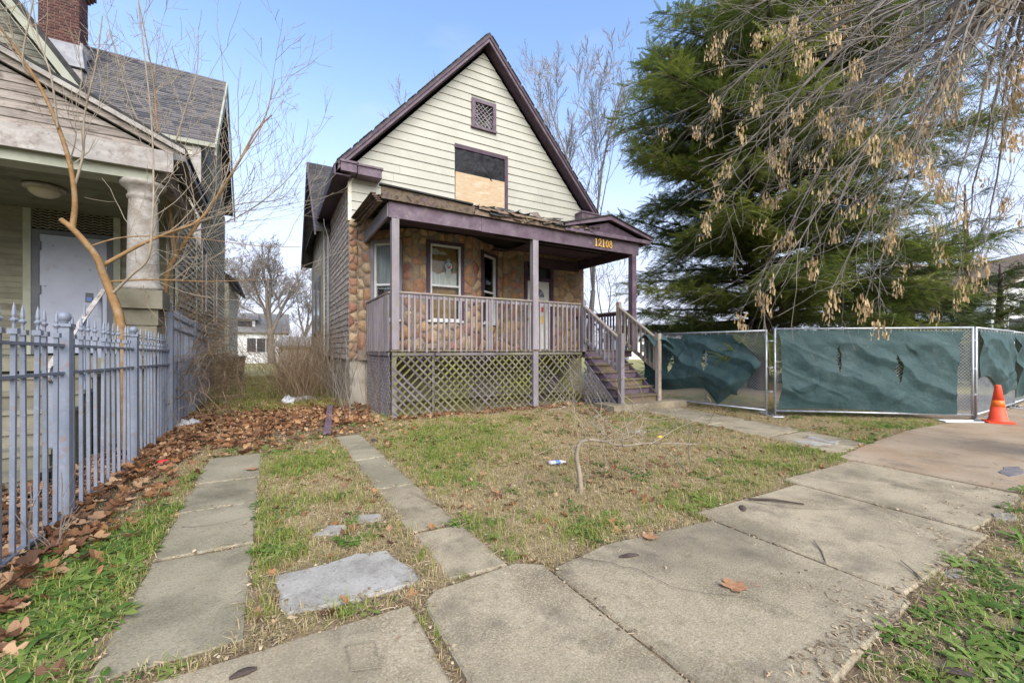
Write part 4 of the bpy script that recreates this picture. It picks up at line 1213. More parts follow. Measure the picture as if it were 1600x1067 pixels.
for x, z in ((-3.5, 3.3), (-2.9, 3.3), (-3.5, 1.5), (-2.9, 1.55), (-3.6, 2.55), (-3.0, 2.9)):
    g = G(); g.lathe((x, NF - .038, z), [(.012, -.004), (.012, .004)], 8); ob('bolt', g, M_['steel_dark'], sd)
g = G(); g.box(DS0, DS1, NF - .02, NF + .05, 3.58, 4.0); tg = ob('transom_grille', g, M_['black'], nb)
for i in range(8):
    g = G(); g.tube([(DS0 + (DS1 - DS0) * k / 40, NF - .045 - .008 * sin(k * 1.5), 3.62 + i * .05 + .012 * sin(k * 1.5)) for k in range(41)], .013, 4); ob('wavy_slat', g, M_['nb_porchwall'], tg)
g = G(); g.box(-5.15, -4.55, NF - .03, NF - .018, 2.32, 2.5); ob('number_plaque', g, M_['brownish'], nb)
g = G(); g.box(-5.3, -4.8, NF - .03, NF - .018, 2.75, 3.0); ob('patch_board', g, M_['nb_green'], nb)
# porch
PY = 8.1
g = G(); g.box(-10, -1.5, 7.7, NF - .01, 1.12, 1.28); ob('porch_floor', g, M_['conc_step'], nb)
g = G(); g.box(-10, -1.55, 7.82, 7.95, -.1, 1.115); ob('porch_base', g, M_['conc_step'], nb)
g = G(); g.box(-9.9, -1.5, PY - .1, PY + .25, 3.86, 4.04); ob('porch_beam', g, M_['nb_green'], nb)
g = G(); g.box(-9.95, -1.42, PY - .14, PY + .25, 4.045, 4.13); ob('porch_beam', g, M_['nb_green'], nb)
for x0, x1 in ((-9.95, -3.3), (-3.29, -1.26)):
    g = G(); g.box(x0, x1, PY - .2, PY - .145, 4.0, 4.3); ob('porch_fascia', g, M_['nb_white'], nb)
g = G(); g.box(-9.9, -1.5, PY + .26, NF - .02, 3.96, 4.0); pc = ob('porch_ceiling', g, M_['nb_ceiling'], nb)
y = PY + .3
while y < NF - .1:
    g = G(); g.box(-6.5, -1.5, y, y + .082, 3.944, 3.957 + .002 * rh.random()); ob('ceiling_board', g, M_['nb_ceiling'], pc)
    y += .088
lx, ly = plan(70, 6.6)
g = G(); g.lathe((lx, ly, 3.77), [(.02, -.01), (.1, .0), (.17, .05), (.2, .11)], 16); g.lathe((lx, ly, 3.88), [(.24, 0), (.24, .04), (.2, .06)], 16, 1); ob('ceiling_lamp', g, [M_['lamp_glass'], M_['nb_white']], nb, smooth=True)
# pediment of the porch: weathered boards under a white rake
pw = G(); pw.prism([(-7.4, PY - .06, 4.3), (-1.4, PY - .06, 4.3), (-4.4, PY - .06, 5.72)], (0, .08, 0)); pw = ob('pediment', pw, M_['nb_bare'], nb)
def pclip(z):
    t = (z - 4.3) / 1.42
    return (2.6 + 3.0 * t * .0 + (-7.4 + 3.0 * t) - (-10), (-1.4 - 3.0 * t) - (-10))
lap(pw, M_['nb_bare'], (-10, PY - .065), (-1.4, PY - .065), 4.31, 5.6, .115, [], lambda z: ((-7.4 + 3 * (z - 4.3) / 1.42) + 10, (-1.4 - 3 * (z - 4.3) / 1.42) + 10), .02, 'pediment_board')
for sx in (-1, 1):
    xe = -1.12 if sx > 0 else -7.68
    g = G(); g.prism([(xe, PY - .2, 4.3), (-4.4, PY - .2, 5.86), (-4.4, PY - .2, 5.93), (xe, PY - .2, 4.37)], (0, .12, 0)); ob('rake_trim', g, M_['nb_white'], nb)
    g = G(); g.prism([(xe - .2 * sx, PY - .14, 4.3), (-4.4, PY - .14, 5.76), (-4.4, PY - .14, 5.85), (xe, PY - .14, 4.29)], (0, .07, 0)); ob('rake_board', g, M_['nb_bare'], nb)
    g = G(); g.prism([(xe, PY - .18, 4.375), (-4.4, PY - .18, 5.935), (-4.4, PY - .18, 5.99), (xe, PY - .18, 4.42)], (0, 3.1, 0)); ob('porch_roof', g, M_['shingle_dark'], nb)
g = G(); g.box(-1.32, -1.12, PY - .18, NF + .6, 4.2, 4.29); ob('eave_gutter', g, M_['steel_dark'], nb)
g = G(); g.box(-1.5, -1.36, PY, NF, 3.9, 4.2); ob('side_beam', g, M_['nb_bare'], nb)
# column on its pedestal
cx, cy = -1.66, 8.2
g = G(); g.lathe((cx, cy, 2.26), [(.24, 0), (.25, .03), (.25, .06), (.21, .09), (.19, .13), (.185, .5), (.18, 1.0), (.168, 1.3), (.168, 1.34), (.19, 1.36), (.19, 1.4), (.172, 1.42), (.185, 1.47), (.24, 1.52), (.27, 1.55), (.27, 1.595)], 24); colm = ob('porch_column', g, M_['col'], nb, smooth=True)
for z0, z1, w in ((1.29, 1.74, .38), (1.745, 1.98, .42), (1.985, 2.255, .54)):
    g = G(); g.box(cx - w / 2, cx + w / 2, cy - w / 2, cy + w / 2, z0, z1); ob('pedestal_block', g, M_['conc_step'], nb)
g = G(); g.box(cx - .17, cx + .17, cy - .3, cy + .3, 0, 1.1); ob('pedestal_base', g, M_['conc_step'], nb)
# concrete steps
for i in range(6):
    z = 1.08 - i * .18; y0 = 7.7 - (i + 1) * .3
    g = G(); g.box(-4.6, -2.0, y0 - .02, y0 + .31, -.1, z - .05); g.box(-4.62, -1.98, y0 - .045, y0 + .3, z - .048, z); ob('concrete_step', g, M_['conc_step'], nb)
# upper front gable
g = G(); g.prism([(-8.6, 11.6, 4.4), (-3.3, 11.6, 4.4), (-3.3, 11.6, 6.48), (-5.96, 11.6, 10.3), (-8.6, 11.6, 6.48)], (0, .15, 0)); uw = ob('upper_wall', g, M_['nb_siding'], nb)
lap(uw, M_['nb_siding'], (-8, 11.595), (-3.3, 11.595), 4.6, 9.6, .12, [], lambda z: (max(0, -8.6 + max(0, z - 6.3) / 1.44 + 8), min(4.7, -3.3 - max(0, z - 6.3) / 1.44 + 8)), .02)
g = G(); g.box(-3.42, -3.26, 11.48, 11.6, 4.5, 6.9); ob('corner_board', g, M_['nb_white'], nb)
gs = 1.45
g = G(); g.prism([(-2.66, 10.84, 5.62), (-5.96, 10.84, 5.62 + 3.3 * gs), (-5.96, 10.84, 5.78 + 3.3 * gs), (-2.66, 10.84, 5.8)], (0, 7.5, 0)); ob('upper_roof', g, M_['shingle_dark'], nb)
g = G(); g.prism([(-2.72, 10.8, 5.5), (-5.96, 10.8, 5.48 + 3.24 * gs), (-5.96, 10.8, 5.72 + 3.24 * gs), (-2.72, 10.8, 5.72)], (0, .05, 0)); ob('rake_board', g, M_['nb_green'], nb)
for k in range(11):
    y = 10.87 + k * .068
    g = G(); g.prism([(-2.8, y, 5.52), (-5.96, y, 5.5 + 3.16 * gs), (-5.96, y, 5.52 + 3.16 * gs), (-2.8, y, 5.54)], (0, .06, 0)); ob('soffit_board', g, M_['nb_green'], nb)
for k in range(26):
    x = -3.25 + k * .022
    if k % 2 == 0:
        g = G(); zt = 5.52 + (-2.8 - x) * gs; g.box(x, x + .03, 11.25, 11.28, 4.7, zt); ob('soffit_slat', g, M_['nb_green'], nb)
g = G(); g.box(-2.85, -2.6, 10.9, 11.3, 5.15, 5.5); ob('rake_bracket', g, M_['nb_white'], nb)
g = G(); g.prism([(-3.3, 11.3, 4.35), (-2.66, 11.3, 5.6), (-3.3, 11.3, 6.5)], (0, .05, 0)); ob('gable_return', g, M_['nb_green'], nb)
# main cross roof, with courses of shingles
rY, rZ, eY, eZ = 18.06, 10.75, 14.5, 7.05
g = G(); g.prism([(-1.42, eY, eZ), (-1.42, rY, rZ), (-1.42, rY, rZ + .1), (-1.42, eY, eZ + .1)], (-10, 0, 0)); mr = ob('main_roof', g, M_['shingle_dark'], nb)
g = G(); g.prism([(-1.42, 21.6, eZ), (-1.42, rY, rZ), (-1.42, rY, rZ + .1), (-1.42, 21.6, eZ + .1)], (-10, 0, 0)); ob('main_roof', g, M_['shingle_dark'], nb)
nV, nF, nT = [], [], []
Lr = hypot(rY - eY, rZ - eZ); dy, dz = (rY - eY) / Lr, (rZ - eZ) / Lr
rs = random.Random(8)
nrow = 37
for r in range(nrow):
    s0 = Lr * r / nrow - .02; s1 = Lr * (r + 1) / nrow + .03
    x = -1.40 - rs.uniform(0, .2)
    first = True
    while x > -9:
        w = rs.choice([.14, .18, .28, .3, .34])
        xa = -1.39 if first else x; first = False
        h = rs.uniform(.016, .03); b = len(nV)
        sj = s0 + rs.uniform(-.008, .008)
        P = lambda xx, s, hh: (xx, eY + dy * s - dz * hh, eZ + .1 + dz * s + dy * hh)
        nV += [P(xa, sj, h), P(x - w + .006, sj, h), P(x - w + .006, s1, .006), P(xa, s1, .006), P(xa, sj, 0), P(x - w + .006, sj, 0)]
        nF += [(b, b + 3, b + 2, b + 1), (b, b + 1, b + 5, b + 4)]
        tt = min(1, max(0, .42 + rs.gauss(0, .26)))
        nT += [tt] * 6
        x -= w
ob('shingles', (np.array(nV), np.array(nF), nT), M_['shingle'], mr, kind='stuff')
g = G(); g.prism([(-1.34, eY - .02, eZ - .2), (-1.34, rY, rZ - .2), (-1.34, rY, rZ + .11), (-1.34, eY - .02, eZ + .11)], (-.05, 0, 0)); ob('rake_board', g, M_['nb_green'], nb)
g = G(); g.prism([(-1.34, 21.6, eZ - .2), (-1.34, rY + .002, rZ - .2), (-1.34, rY + .002, rZ + .11), (-1.34, 21.6, eZ + .11)], (-.05, 0, 0)); ob('rake_board', g, M_['nb_green'], nb)
g = G(); g.prism([(NW, eY + .2, eZ), (NW, 21.3, eZ), (NW, rY, rZ - .1)], (-.1, 0, 0)); gwl = ob('side_gable_wall', g, M_['nb_siding'], nb)
lap(gwl, M_['nb_siding'], (NW + .002, eY + .1), (NW + .002, 21.4), 7.0, 10.4, .135, [], lambda z: (max(0, (z - eZ) / (rZ - eZ) * 3.5), 6.9 - max(0, (z - eZ) / (rZ - eZ) * 3.4)), .02)
g = G(); g.box(-9, -1.36, eY - .13, eY, eZ - .03, eZ + .08); ob('eave_gutter', g, M_['nb_green'], nb)
g = G(); g.box(-9, NW, eY + .0, 14.9, 4.3, eZ - .03); fw = ob('wing_wall', g, M_['nb_siding'], nb)
lap(fw, M_['nb_siding'], (-6, eY - .002), (NW, eY - .002), 4.4, 7.0, .13, [], None, .02)
g = G(); g.box(NW - .18, NW + .02, eY - .03, eY + .12, 4.3, 7.0); ob('corner_board', g, M_['nb_white'], nb)
# chimney, brick by brick where it shows
CX0, CX1, CY0, CY1 = -5.55, -4.72, 16.45, 17.1
g = G(); g.box(CX0 + .02, CX1 - .02, CY0 + .02, CY1 - .02, 8.8, 12.2); ch = ob('chimney', g, M_['mortar'], nb)
z = 9.95; row = 0; nbk = 0
while z < 11.6:
    for face in (0, 1):
        Lf = (CX1 - CX0) if face == 0 else (CY1 - CY0)
        x = -.11 if row % 2 else 0.0
        if face: x = 0.0 if row % 2 else -.11
        while x < Lf - .01:
            a, b = max(x, 0), min(x + .205, Lf)
            if b - a > .03 and nbk < 298:
                p = rh.uniform(-.004, .006)
                g = G()
                if face == 0: g.box(CX0 + a + .005, CX0 + b - .005, CY0 - p, CY0 + .03, z + .005, z + .072)
                else: g.box(CX1 - .03, CX1 + p, CY0 + .031 + a, CY0 + min(b, Lf - .031) - .008 + .03, z + .005, z + .072)
                ob('brick', g, M_['brick'], ch); nbk += 1
            x += .215
    z += .08; row += 1
for k, (e, z) in enumerate(((.05, 11.6), (.1, 11.69), (.15, 11.78), (.15, 11.87))):
    g = G(); g.box(CX0 - e, CX1 + e, CY0 - e, CY1 + e, z, z + .086); ob('corbel', g, M_['brick'], ch)
g = G(); g.prism([(CX0 - .1, CY0 - .12, 9.3), (CX1 + .14, CY0 - .12, 9.3), (CX1 + .05, CY0 - .03, 9.96), (CX0 - .04, CY0 - .03, 9.96)], (0, .3, .0)); g.prism([(CX1 + .012, CY0 - .1, 9.4), (CX1 + .012, CY1 + .1, 10.1), (CX1 + .012, CY1, 10.2), (CX1 + .012, CY0, 10.05)], (.06, 0, 0)); ob('flashing', g, M_['flash'], ch)
# handrail of the neighbour's steps
hr = empty('stair_handrail', (-2.0, 6.9, 0), 'white peeling flat iron handrail with scrolled end on the neighbouring concrete steps', 'handrail')
def flat(g, pts, w=.05, t=.012):
    for a, b in zip(pts[:-1], pts[1:]):
        g.beam(a, b, w, t)
g = G(); pts = [(-2.02, 7.9, 2.22), (-2.02, 6.25, 1.22)] + [(-2.02, 6.25 - .09 * sin(q), 1.14 + .09 * cos(q) * .9) for q in np.linspace(.4, 5, 10)]
flat(g, pts, .055, .014); ob('rail', g, M_['nb_white'], hr)
for y, zb, zt in ((7.75, 1.2, 2.1), (6.3, .0, 1.22)):
    g = G(); g.box(-2.04, -2.0, y - .018, y + .018, zb, zt); ob('post', g, M_['iron'], hr)
def scroll(cx, cy, cz, r, turns, n=26, sg=1):
    return [(cx, cy + sg * r * (1 - .72 * t / n) * cos(turns * 2 * pi * t / n), cz + r * (1 - .72 * t / n) * sin(turns * 2 * pi * t / n)) for t in range(n + 1)]
for k, y in enumerate((7.2, 6.7)):
    zz = 1.0 - .55 * k + .5
    g = G(); g.tube([(-2.02, y, zz - .75), (-2.02, y, zz + .45)], .011, 5)
    for s in (-1, 1):
        for dzz in (-.45, -.1, .22):
            g.tube(scroll(-2.02, y + s * .06, zz + dzz, .055, 1.3, 22, -s), .009, 5)
    ob('scroll_panel', g, M_['iron'], hr)
# a free-standing scroll panel near the gate
sp = empty('scroll_railing', (-1.78, 3.72, 0), 'wrought iron scrollwork railing panel seen behind the pickets at the left edge', 'railing')
g = G(); g.tube([(-1.8, 3.95, 0), (-1.8, 3.95, .62)], .012, 6); ob('upright', g, M_['iron'], sp)
for i, z in enumerate((.12, .34, .56)):
    g = G()
    for s in (-1, 1):
        g.tube(scroll(-1.8, 3.95 + s * .075, z, .075, 1.35, 24, -s), .011, 5)
    ob('scroll', g, M_['iron'], sp)

# ================================================================== IRON FENCES
def zslope(y): return -.014 * (y - 3.8)
fence = empty('iron_fence', (-1.45, 5.5, 0), 'blue-grey iron picket fence with spear finials and ball-capped posts along the driveway', 'fence')
FX = -1.45
def fpost(y, ztop, parent, w=.085, ball=True):
    g = G(); g.box(FX - w / 2, FX + w / 2, y - w / 2, y + w / 2, -.05, ztop - .12); g.box(FX - w / 2 - .012, FX + w / 2 + .012, y - w / 2 - .012, y + w / 2 + .012, ztop - .12, ztop - .095)
    p = ob('fence_post', g, M_['iron'], parent)
    if ball:
        g = G(); g.lathe((FX, y, ztop - .095), [(.03, 0), (.022, .012), (.036, .025), (.046, .05), (.04, .078), (.022, .093), (.0, .098)], 12); ob('ball_cap', g, M_['iron'], p, smooth=True)
    return p
posts_y = [2.85, 4.74, 6.7]
for y in posts_y: fpost(y, 1.71 + zslope(y), fence)
g = G()
pk = G(); pk.box(-.0125, .0125, -.0125, .0125, .02, 1.5); pk.box(-.023, .023, -.023, .023, 1.5, 1.535)
pk.lathe((0, 0, 1.535), [(.01, 0), (.009, .03), (.012, .04), (.021, .052), (.022, .06), (.01, .072), (.0135, .09), (.009, .135), (.0, .175)], 6)
pme = None
ys = []
for a, b, n in ((2.85, 4.74, 11), (4.74, 6.7, 10), (6.7, 8.7, 10)):
    ys += [a + (b - a) * (i + 1) / (n + 1) for i in range(n)]
pm = bpy.data.meshes.new('picket'); pm.from_pydata(pk.v, [], pk.f); pm.materials.append(M_['iron']); pm.update()
for y in ys:
    o = link('picket', pm, fence, (FX, y + rh.uniform(-.006, .006), zslope(y) + rh.uniform(-.004, .004)))
    o.rotation_euler = (rh.uniform(-.008, .008), rh.uniform(-.006, .006), 0)
for z in (1.44, 1.22, .07):
    g = G(); g.beam((FX, 2.4, z + zslope(2.4)), (FX, 8.7, z + zslope(8.7)), .036 if z > .1 else .045, .022); ob('fence_rail', g, M_['iron'], fence)
tall = empty('tall_iron_fence', (FX, 11, 0), 'taller blue-grey iron fence section with dense bars beside the neighbouring wall', 'fence')
for y, zt in ((8.78, 2.2), (11.2, 2.1), (13.5, 2.0)): fpost(y, zt, tall, .1, y < 9)
n = 34
pk = G(); pk.box(-.008, .008, -.008, .008, .05, 1.98); pk.lathe((0, 0, 1.98), [(.018, 0), (.018, .02), (.012, .03), (.02, .05), (.0, .12)], 6)
pm = bpy.data.meshes.new('tall_picket'); pm.from_pydata(pk.v, [], pk.f); pm.materials.append(M_['iron']); pm.update()
for i in range(n):
    y = 8.86 + (13.45 - 8.86) * i / (n - 1)
    link('picket', pm, tall, (FX + rh.uniform(-.004, .004), y, -.035 * (y - 8.78)))
for z in (1.95, 1.76, .1):
    g = G(); g.beam((FX, 8.8, z), (FX, 13.5, z - .16), .04, .028); ob('fence_rail', g, M_['iron'], tall)

# ================================================================== CONSTRUCTION FENCE
cf_pts = {'a0': (9.05, 7.25), 'p1': (9.02, 4.95), 'p2': (11.85, 2.66), 'p3': (14.6, 4.5)}
def fence_panel(label, A, B, H, mesh_cut=None, z0=.06, lean=0.0):
    A, B = np.array(A, float), np.array(B, float)
    L = np.linalg.norm(B - A); d = (B - A) / L; nrm = np.array([d[1], -d[0]])
    def W(s, z, o=0.0):
        p = A + d * s + nrm * (o + lean * z)
        return (p[0], p[1], z)
    root = empty('temporary_fence_panel', (A[0] + d[0] * L / 2, A[1] + d[1] * L / 2, 0), label, 'fence panel', 'chain-link panels of the construction fence')
    r = .021
    for nm, a, b in (('post', (0.02, .02), (.02, H)), ('post', (L - .02, .02), (L - .02, H)), ('top_pipe', (.02, H - .02), (L - .02, H - .02)), ('bottom_pipe', (.02, z0 + .06), (L - .02, z0 + .06)), ('brace', (L / 2, z0 + .06), (L / 2, H - .02))):
        g = G(); g.tube([W(*a), W(*b)], r if nm != 'brace' else .014, 8); ob(nm, g, M_['pipe'], root, smooth=True)
    g = G(); p = .062
    k = -H
    zb, zt = z0 + .09, H - .05
    Hh = zt - zb
    s = -Hh
    while s < L:
        for sg in (1, -1):
            if sg == 1: lo, hi = max(0, .04 - s), min(Hh, L - .04 - s); q = lambda t: (s + t, zb + t)
            else: lo, hi = max(0, .04 - s), min(Hh, L - .04 - s); q = lambda t: (s + t, zt - t)
            if hi - lo > .05:
                a, b = q(lo), q(hi)
                g.tube([W(a[0], a[1], .006 * sg), W(b[0], b[1], .006 * sg)], .0026, 3, caps=False)
        s += p
    ob('chain_link', g, M_['wire'], root, kind='stuff')
    return root, W, L, H
def feet(root, x, y, ang):
    g = G()
    c, s = cos(ang), sin(ang)
    q = lambda a, b: (x + c * a - s * b, y + s * a + c * b, .035)
    g.tube([q(-.33, -.09), q(.33, -.09), q(.33, .09), q(-.33, .09), q(-.33, -.09)], .017, 6)
    ob('stand', g, M_['pipe'], root)
def screen(label, W, L, s0, s1, topf, botf, left=None, right=None, holes=(), bulge=.08, seed=0, side=1, wr=1.0):
    nx, nz = 170, 84
    S = np.linspace(0, 1, nx + 1); T = np.linspace(0, 1, nz + 1)
    V, keep = [], []
    for a in S:
        for t in T:
            l = left(t) if left else s0
            r_ = right(t) if right else s1
            s = l + (r_ - l) * a
            zt, zb = topf(a), botf(a)
            z = zb + (zt - zb) * t
            nn = fbm(np.array(s * 1.1 + seed), np.array(z * 1.3 + seed), 3) - .45
            fold = abs(((s * .75 + z * 1.35 + .28 * fbm(np.array(s * 1.3 + seed), np.array(z * 1.1), 3) * 3) % 1.0) - .5)
            fold2 = abs(((s * .5 - z * 1.1 + seed * .37 + .9 * fbm(np.array(s * .8), np.array(z + seed), 2)) % 1.3) - .65)
            edge = min(1, 4 * t * 1.0 + .1) * min(1, 6 * (1 - t) + .05)
            o = .03 + edge * wr * (bulge * sin(pi * a) * (1 - t) * .8 + .13 * nn + .012 * max(0, 1 - abs(((s * .45 + z * .9 + seed * .21 + .25 * fbm(np.array(s * .6 + seed), np.array(z * .6), 2)) % .55) - .27) / .05) * (fbm(np.array(s * .9 + seed), np.array(z * .9), 2) > .48) + .055 * max(0, .34 - fold) / .34 + .04 * max(0, .2 - fold2) / .2 * (fbm(np.array(s * .7 + seed * 2), np.array(z * .8), 2) > .5))
            V.append(W(s, z, side * max(o, .012)))
            keep.append((s, z))
    F = []
    for i in range(nx):
        for j in range(nz):
            c = i * (nz + 1) + j
            s = np.mean([keep[q][0] for q in (c, c + nz + 2)]); z = np.mean([keep[q][1] for q in (c, c + nz + 2)])
            bad = False
            for hs, hz, hw, hh, ht in holes:
                u = (s - hs) - ht * (z - hz); v = (z - hz) / hh
                if abs(v) < 1 and abs(u + .007 * sin(7 * v + seed)) < hw * (1 - v * v) * (.55 + .9 * fbm(np.array(v * 3.0 + seed), np.array(1.5 if u > 0 else 4.5), 2)): bad = True; break
            if not bad: F.append((c, c + nz + 1, c + nz + 2, c + 1))
    so = ob('privacy_screen', (np.array(V), np.array(F)), M_['screen'], None, True, label=label, category='privacy screen', group='green screens hung on the construction fence')
    hm = G(); vt = [Vector(V[i * (nz + 1) + nz]) for i in range(nx + 1)]
    for i in range(0, nx - 4, 5):
        hm.beam(vt[i], vt[i + 5], .006, .05, (0, 0, 1))
    ob('hem', hm, M_['screen_hem'], so)
    for i in range(6, nx, 14):
        p = vt[i]; g = G(); g.tube([p + Vector((0, 0, -.03)), p + Vector((.004, 0, .03)), p + Vector((.0, .0, .075))], .0045, 5); ob('tie', g, M_['bag'], so)
    return so
P1 = cf_pts['p1']; P2 = cf_pts['p2']
rA, WA, LA, HA = fence_panel('chain-link fence panel beside the porch stairs, carrying the torn screen', (8.72, 7.7), (8.99, 5.02), 1.8)
rB, WB, LB, HB = fence_panel('full-width chain-link fence panel in the middle, ending next to the orange cone', (9.07, 4.93), (11.82, 2.68), 1.83)
rC, WC, LC, HC = fence_panel('chain-link fence panel standing directly behind the orange cone', (11.93, 2.68), (15.2, 2.8), 1.83)
stain = [(14.2 + .35 * cos(a) * (1 + .4 * sin(3 * a)), 1.62 + .16 * sin(a) * (1 + .3 * cos(5 * a))) for a in np.linspace(0, 2 * pi, 30, endpoint=False)]
rD, WD, LD, HD = fence_panel('chain-link fence panel at the far right edge, beyond the one behind the cone', (15.3, 2.82), (18.8, 3.0), 1.82)
feet(rA, 9.02, 4.97, .9); feet(rB, 11.3, 2.75, -.6); feet(rC, 12.1, 2.62, .2); feet(rD, 15.25, 2.8, .3)
# couplings
for root, x, y in ((rB, 9.03, 4.975), (rC, 11.88, 2.7)):
    for z in (.5, 1.0, 1.55):
        g = G(); g.box(x - .055, x + .055, y - .03, y + .03, z, z + .03); ob('clamp', g, M_['pipe'], root)
screen('torn green screen sagging next to the stairs with two holes and a hanging corner', WA, LA, -.3, LA, lambda a: 1.72 - .12 * sin(pi * a) * (a < .5) + .03 * sin(a * 5), lambda a: .42 - .06 * sin(a * 7) - (.32 * max(0, 1 - abs(a - .82) * 8)),
       left=lambda t: -.35, right=lambda t: 2.1 + (.52 * max(0, 1 - abs(t - .52) * 2.2)) + .0 * t - .1 * (t > .9), holes=((.5, 1.02, .075, .2, .25), (1.4, 1.15, .075, .25, -.12)), seed=3, bulge=.22, wr=1.15)
screen('large green screen with two upright slits covering the middle fence panel', WB, LB, .1, LB - .35, lambda a: 1.77 - .012 * sin(a * 9) - .05 * a, lambda a: .16 + .03 * sin(a * 5),
       left=lambda t: .07 + .05 * sin(pi * t), right=lambda t: LB - .2 - .07 * sin(pi * t) - .1 * (1 - t) + .012 * sin(t * 20), holes=((1.18, 1.2, .04, .27, .02), (2.25, 1.0, .06, .28, -.06)), seed=9, bulge=.05)
screen('green screen behind the orange cone with its lower edge flapping loose', WC, LC, .15, LC, lambda a: 1.74, lambda a: .82 - .5 * a + .12 * sin(a * 8), seed=15, bulge=.18, wr=.95)
screen('green screen at the far right edge beyond the cone', WD, LD, .0, LD, lambda a: 1.74, lambda a: .25, seed=22, bulge=.15, wr=1.3)
# scrap of the same cloth thrown over the stair newel
cl = []
for i in range(23):
    for j in range(15):
        s, t = i / 22, j / 14
        x = 8.08 + (s - .35) * .75; y = 7.1 + .35 - .5 * t + .1 * sin(s * 7)
        dx = abs(x - 8.08); z = 1.8 - .5 * max(0, dx - .06) - .38 * abs(t - .4) + .05 * sin(9 * s + 4 * t)
        cl.append((x, y, z))
ob('cloth_scrap', (np.array(cl), np.array([(i * 15 + j, (i + 1) * 15 + j, (i + 1) * 15 + j + 1, i * 15 + j + 1) for i in range(22) for j in range(14)])), M_['screen'], None, True, label='scrap of green screen cloth draped over the right stair newel', category='cloth')
# cone
cx, cy = 11.78, 2.36
cone = empty('traffic_cone', (cx, cy, .024), 'orange traffic cone with bright band standing by the fence corner', 'traffic cone')
g = G(); b = [(.19 * (1 if abs(cos(q)) > abs(sin(q)) else .97) * cos(q) / max(abs(cos(q)), abs(sin(q))) ** .75, .19 * sin(q) / max(abs(cos(q)), abs(sin(q))) ** .75) for q in np.linspace(0, 2 * pi, 32, endpoint=False)]
g.prism([(cx + x * cos(.5) - y * sin(.5), cy + x * sin(.5) + y * cos(.5), .026) for x, y in b], (0, 0, .03)); ob('base', g, M_['cone'], cone)
g = G(); g.lathe((cx, cy, .056), [(.155, 0), (.14, .015), (.125, .04), (.093, .27)], 24); ob('lower_body', g, M_['cone'], cone, smooth=True)
g = G(); g.lathe((cx, cy, .326), [(.094, 0), (.079, .12)], 24); ob('band', g, M_['cone_band'], cone, smooth=True)
g = G(); g.lathe((cx, cy, .446), [(.0785, 0), (.042, .26), (.036, .28), (.026, .282), (.026, .25)], 24); ob('upper_body', g, M_['cone'], cone, smooth=True)

# ================================================================== TREES
def unit(v):
    return v / (np.linalg.norm(v) + 1e-9)
def grow(p, d, L, r, depth, rng, out, nseg=7, wander=.12, lift=.0, kids=(4, 6), kang=(25, 50), klen=(.45, .7), krad=.55, k0=.25, rend=.35, minr=.003, level=0, want=None):
    """one limb with its side branches; out collects (points, radii, level)"""
    p = np.array(p, float); d = unit(np.array(d, float))
    pts, dirs = [p.copy()], [d.copy()]
    for i in range(nseg):
        d = unit(d + rng.normal(0, wander, 3) + np.array([0, 0, lift]))
        p = p + d * L / nseg
        pts.append(p.copy()); dirs.append(d.copy())
    rad = [max(minr, r * (1 - (1 - rend) * i / nseg)) for i in range(nseg + 1)]
    out.append((pts, rad, level))
    if depth <= 0: return
    n = rng.randint(kids[0], kids[1] + 1)
    az = rng.rand() * 6.28
    for k in range(n):
        f = k0 + (1 - k0) * (k + rng.rand() * .8) / n
        f = min(f, .999)
        i = int(f * nseg); t = f * nseg - i
        q = pts[i] * (1 - t) + pts[min(i + 1, nseg)] * t
        dd = dirs[min(i + 1, nseg)]
        a = np.cross(dd, [.31, .53, .79]); a = unit(a); b = np.cross(dd, a)
        az += 2.4 + rng.normal(0, .4)
        ang = radians(rng.uniform(*kang))
        nd = dd * cos(ang) + (a * cos(az) + b * sin(az)) * sin(ang)
        rr = rad[i]
        grow(q, nd, L * rng.uniform(*klen) * (1.15 - .45 * f), max(minr, rr * krad), depth - 1, rng, out, max(4, nseg - 1), wander, lift, kids, kang, klen, krad, k0, rend, minr, level + 1, want)

def tubes(lst, sides=4, mul=1.0):
    """many tapering tubes as one vertex/face array"""
    Vs, Fs, b = [], [], 0
    for pts, rad, *_ in lst:
        P = np.asarray(pts); n = len(P)
        T = np.gradient(P, axis=0); T /= np.linalg.norm(T, axis=1)[:, None] + 1e-9
        ref = np.array([.3, .2, .93]) if abs(T[0, 2]) < .9 else np.array([.9, .3, .1])
        a = np.cross(T, ref); a /= np.linalg.norm(a, axis=1)[:, None] + 1e-9
        c = np.cross(T, a)
        an = np.arange(sides) * 2 * pi / sides
        R = np.asarray(rad)[:, None, None] * mul
        V = P[:, None] + (a[:, None] * np.cos(an)[None, :, None] + c[:, None] * np.sin(an)[None, :, None]) * R
        Vs.append(V.reshape(-1, 3))
        i = np.arange(n - 1)[:, None] * sides; j = np.arange(sides)[None]; j2 = (j + 1) % sides
        Fs.append(np.stack([i + j, i + j2, i + sides + j2, i + sides + j], -1).reshape(-1, 4) + b)
        b += n * sides
    return np.concatenate(Vs), np.concatenate(Fs)

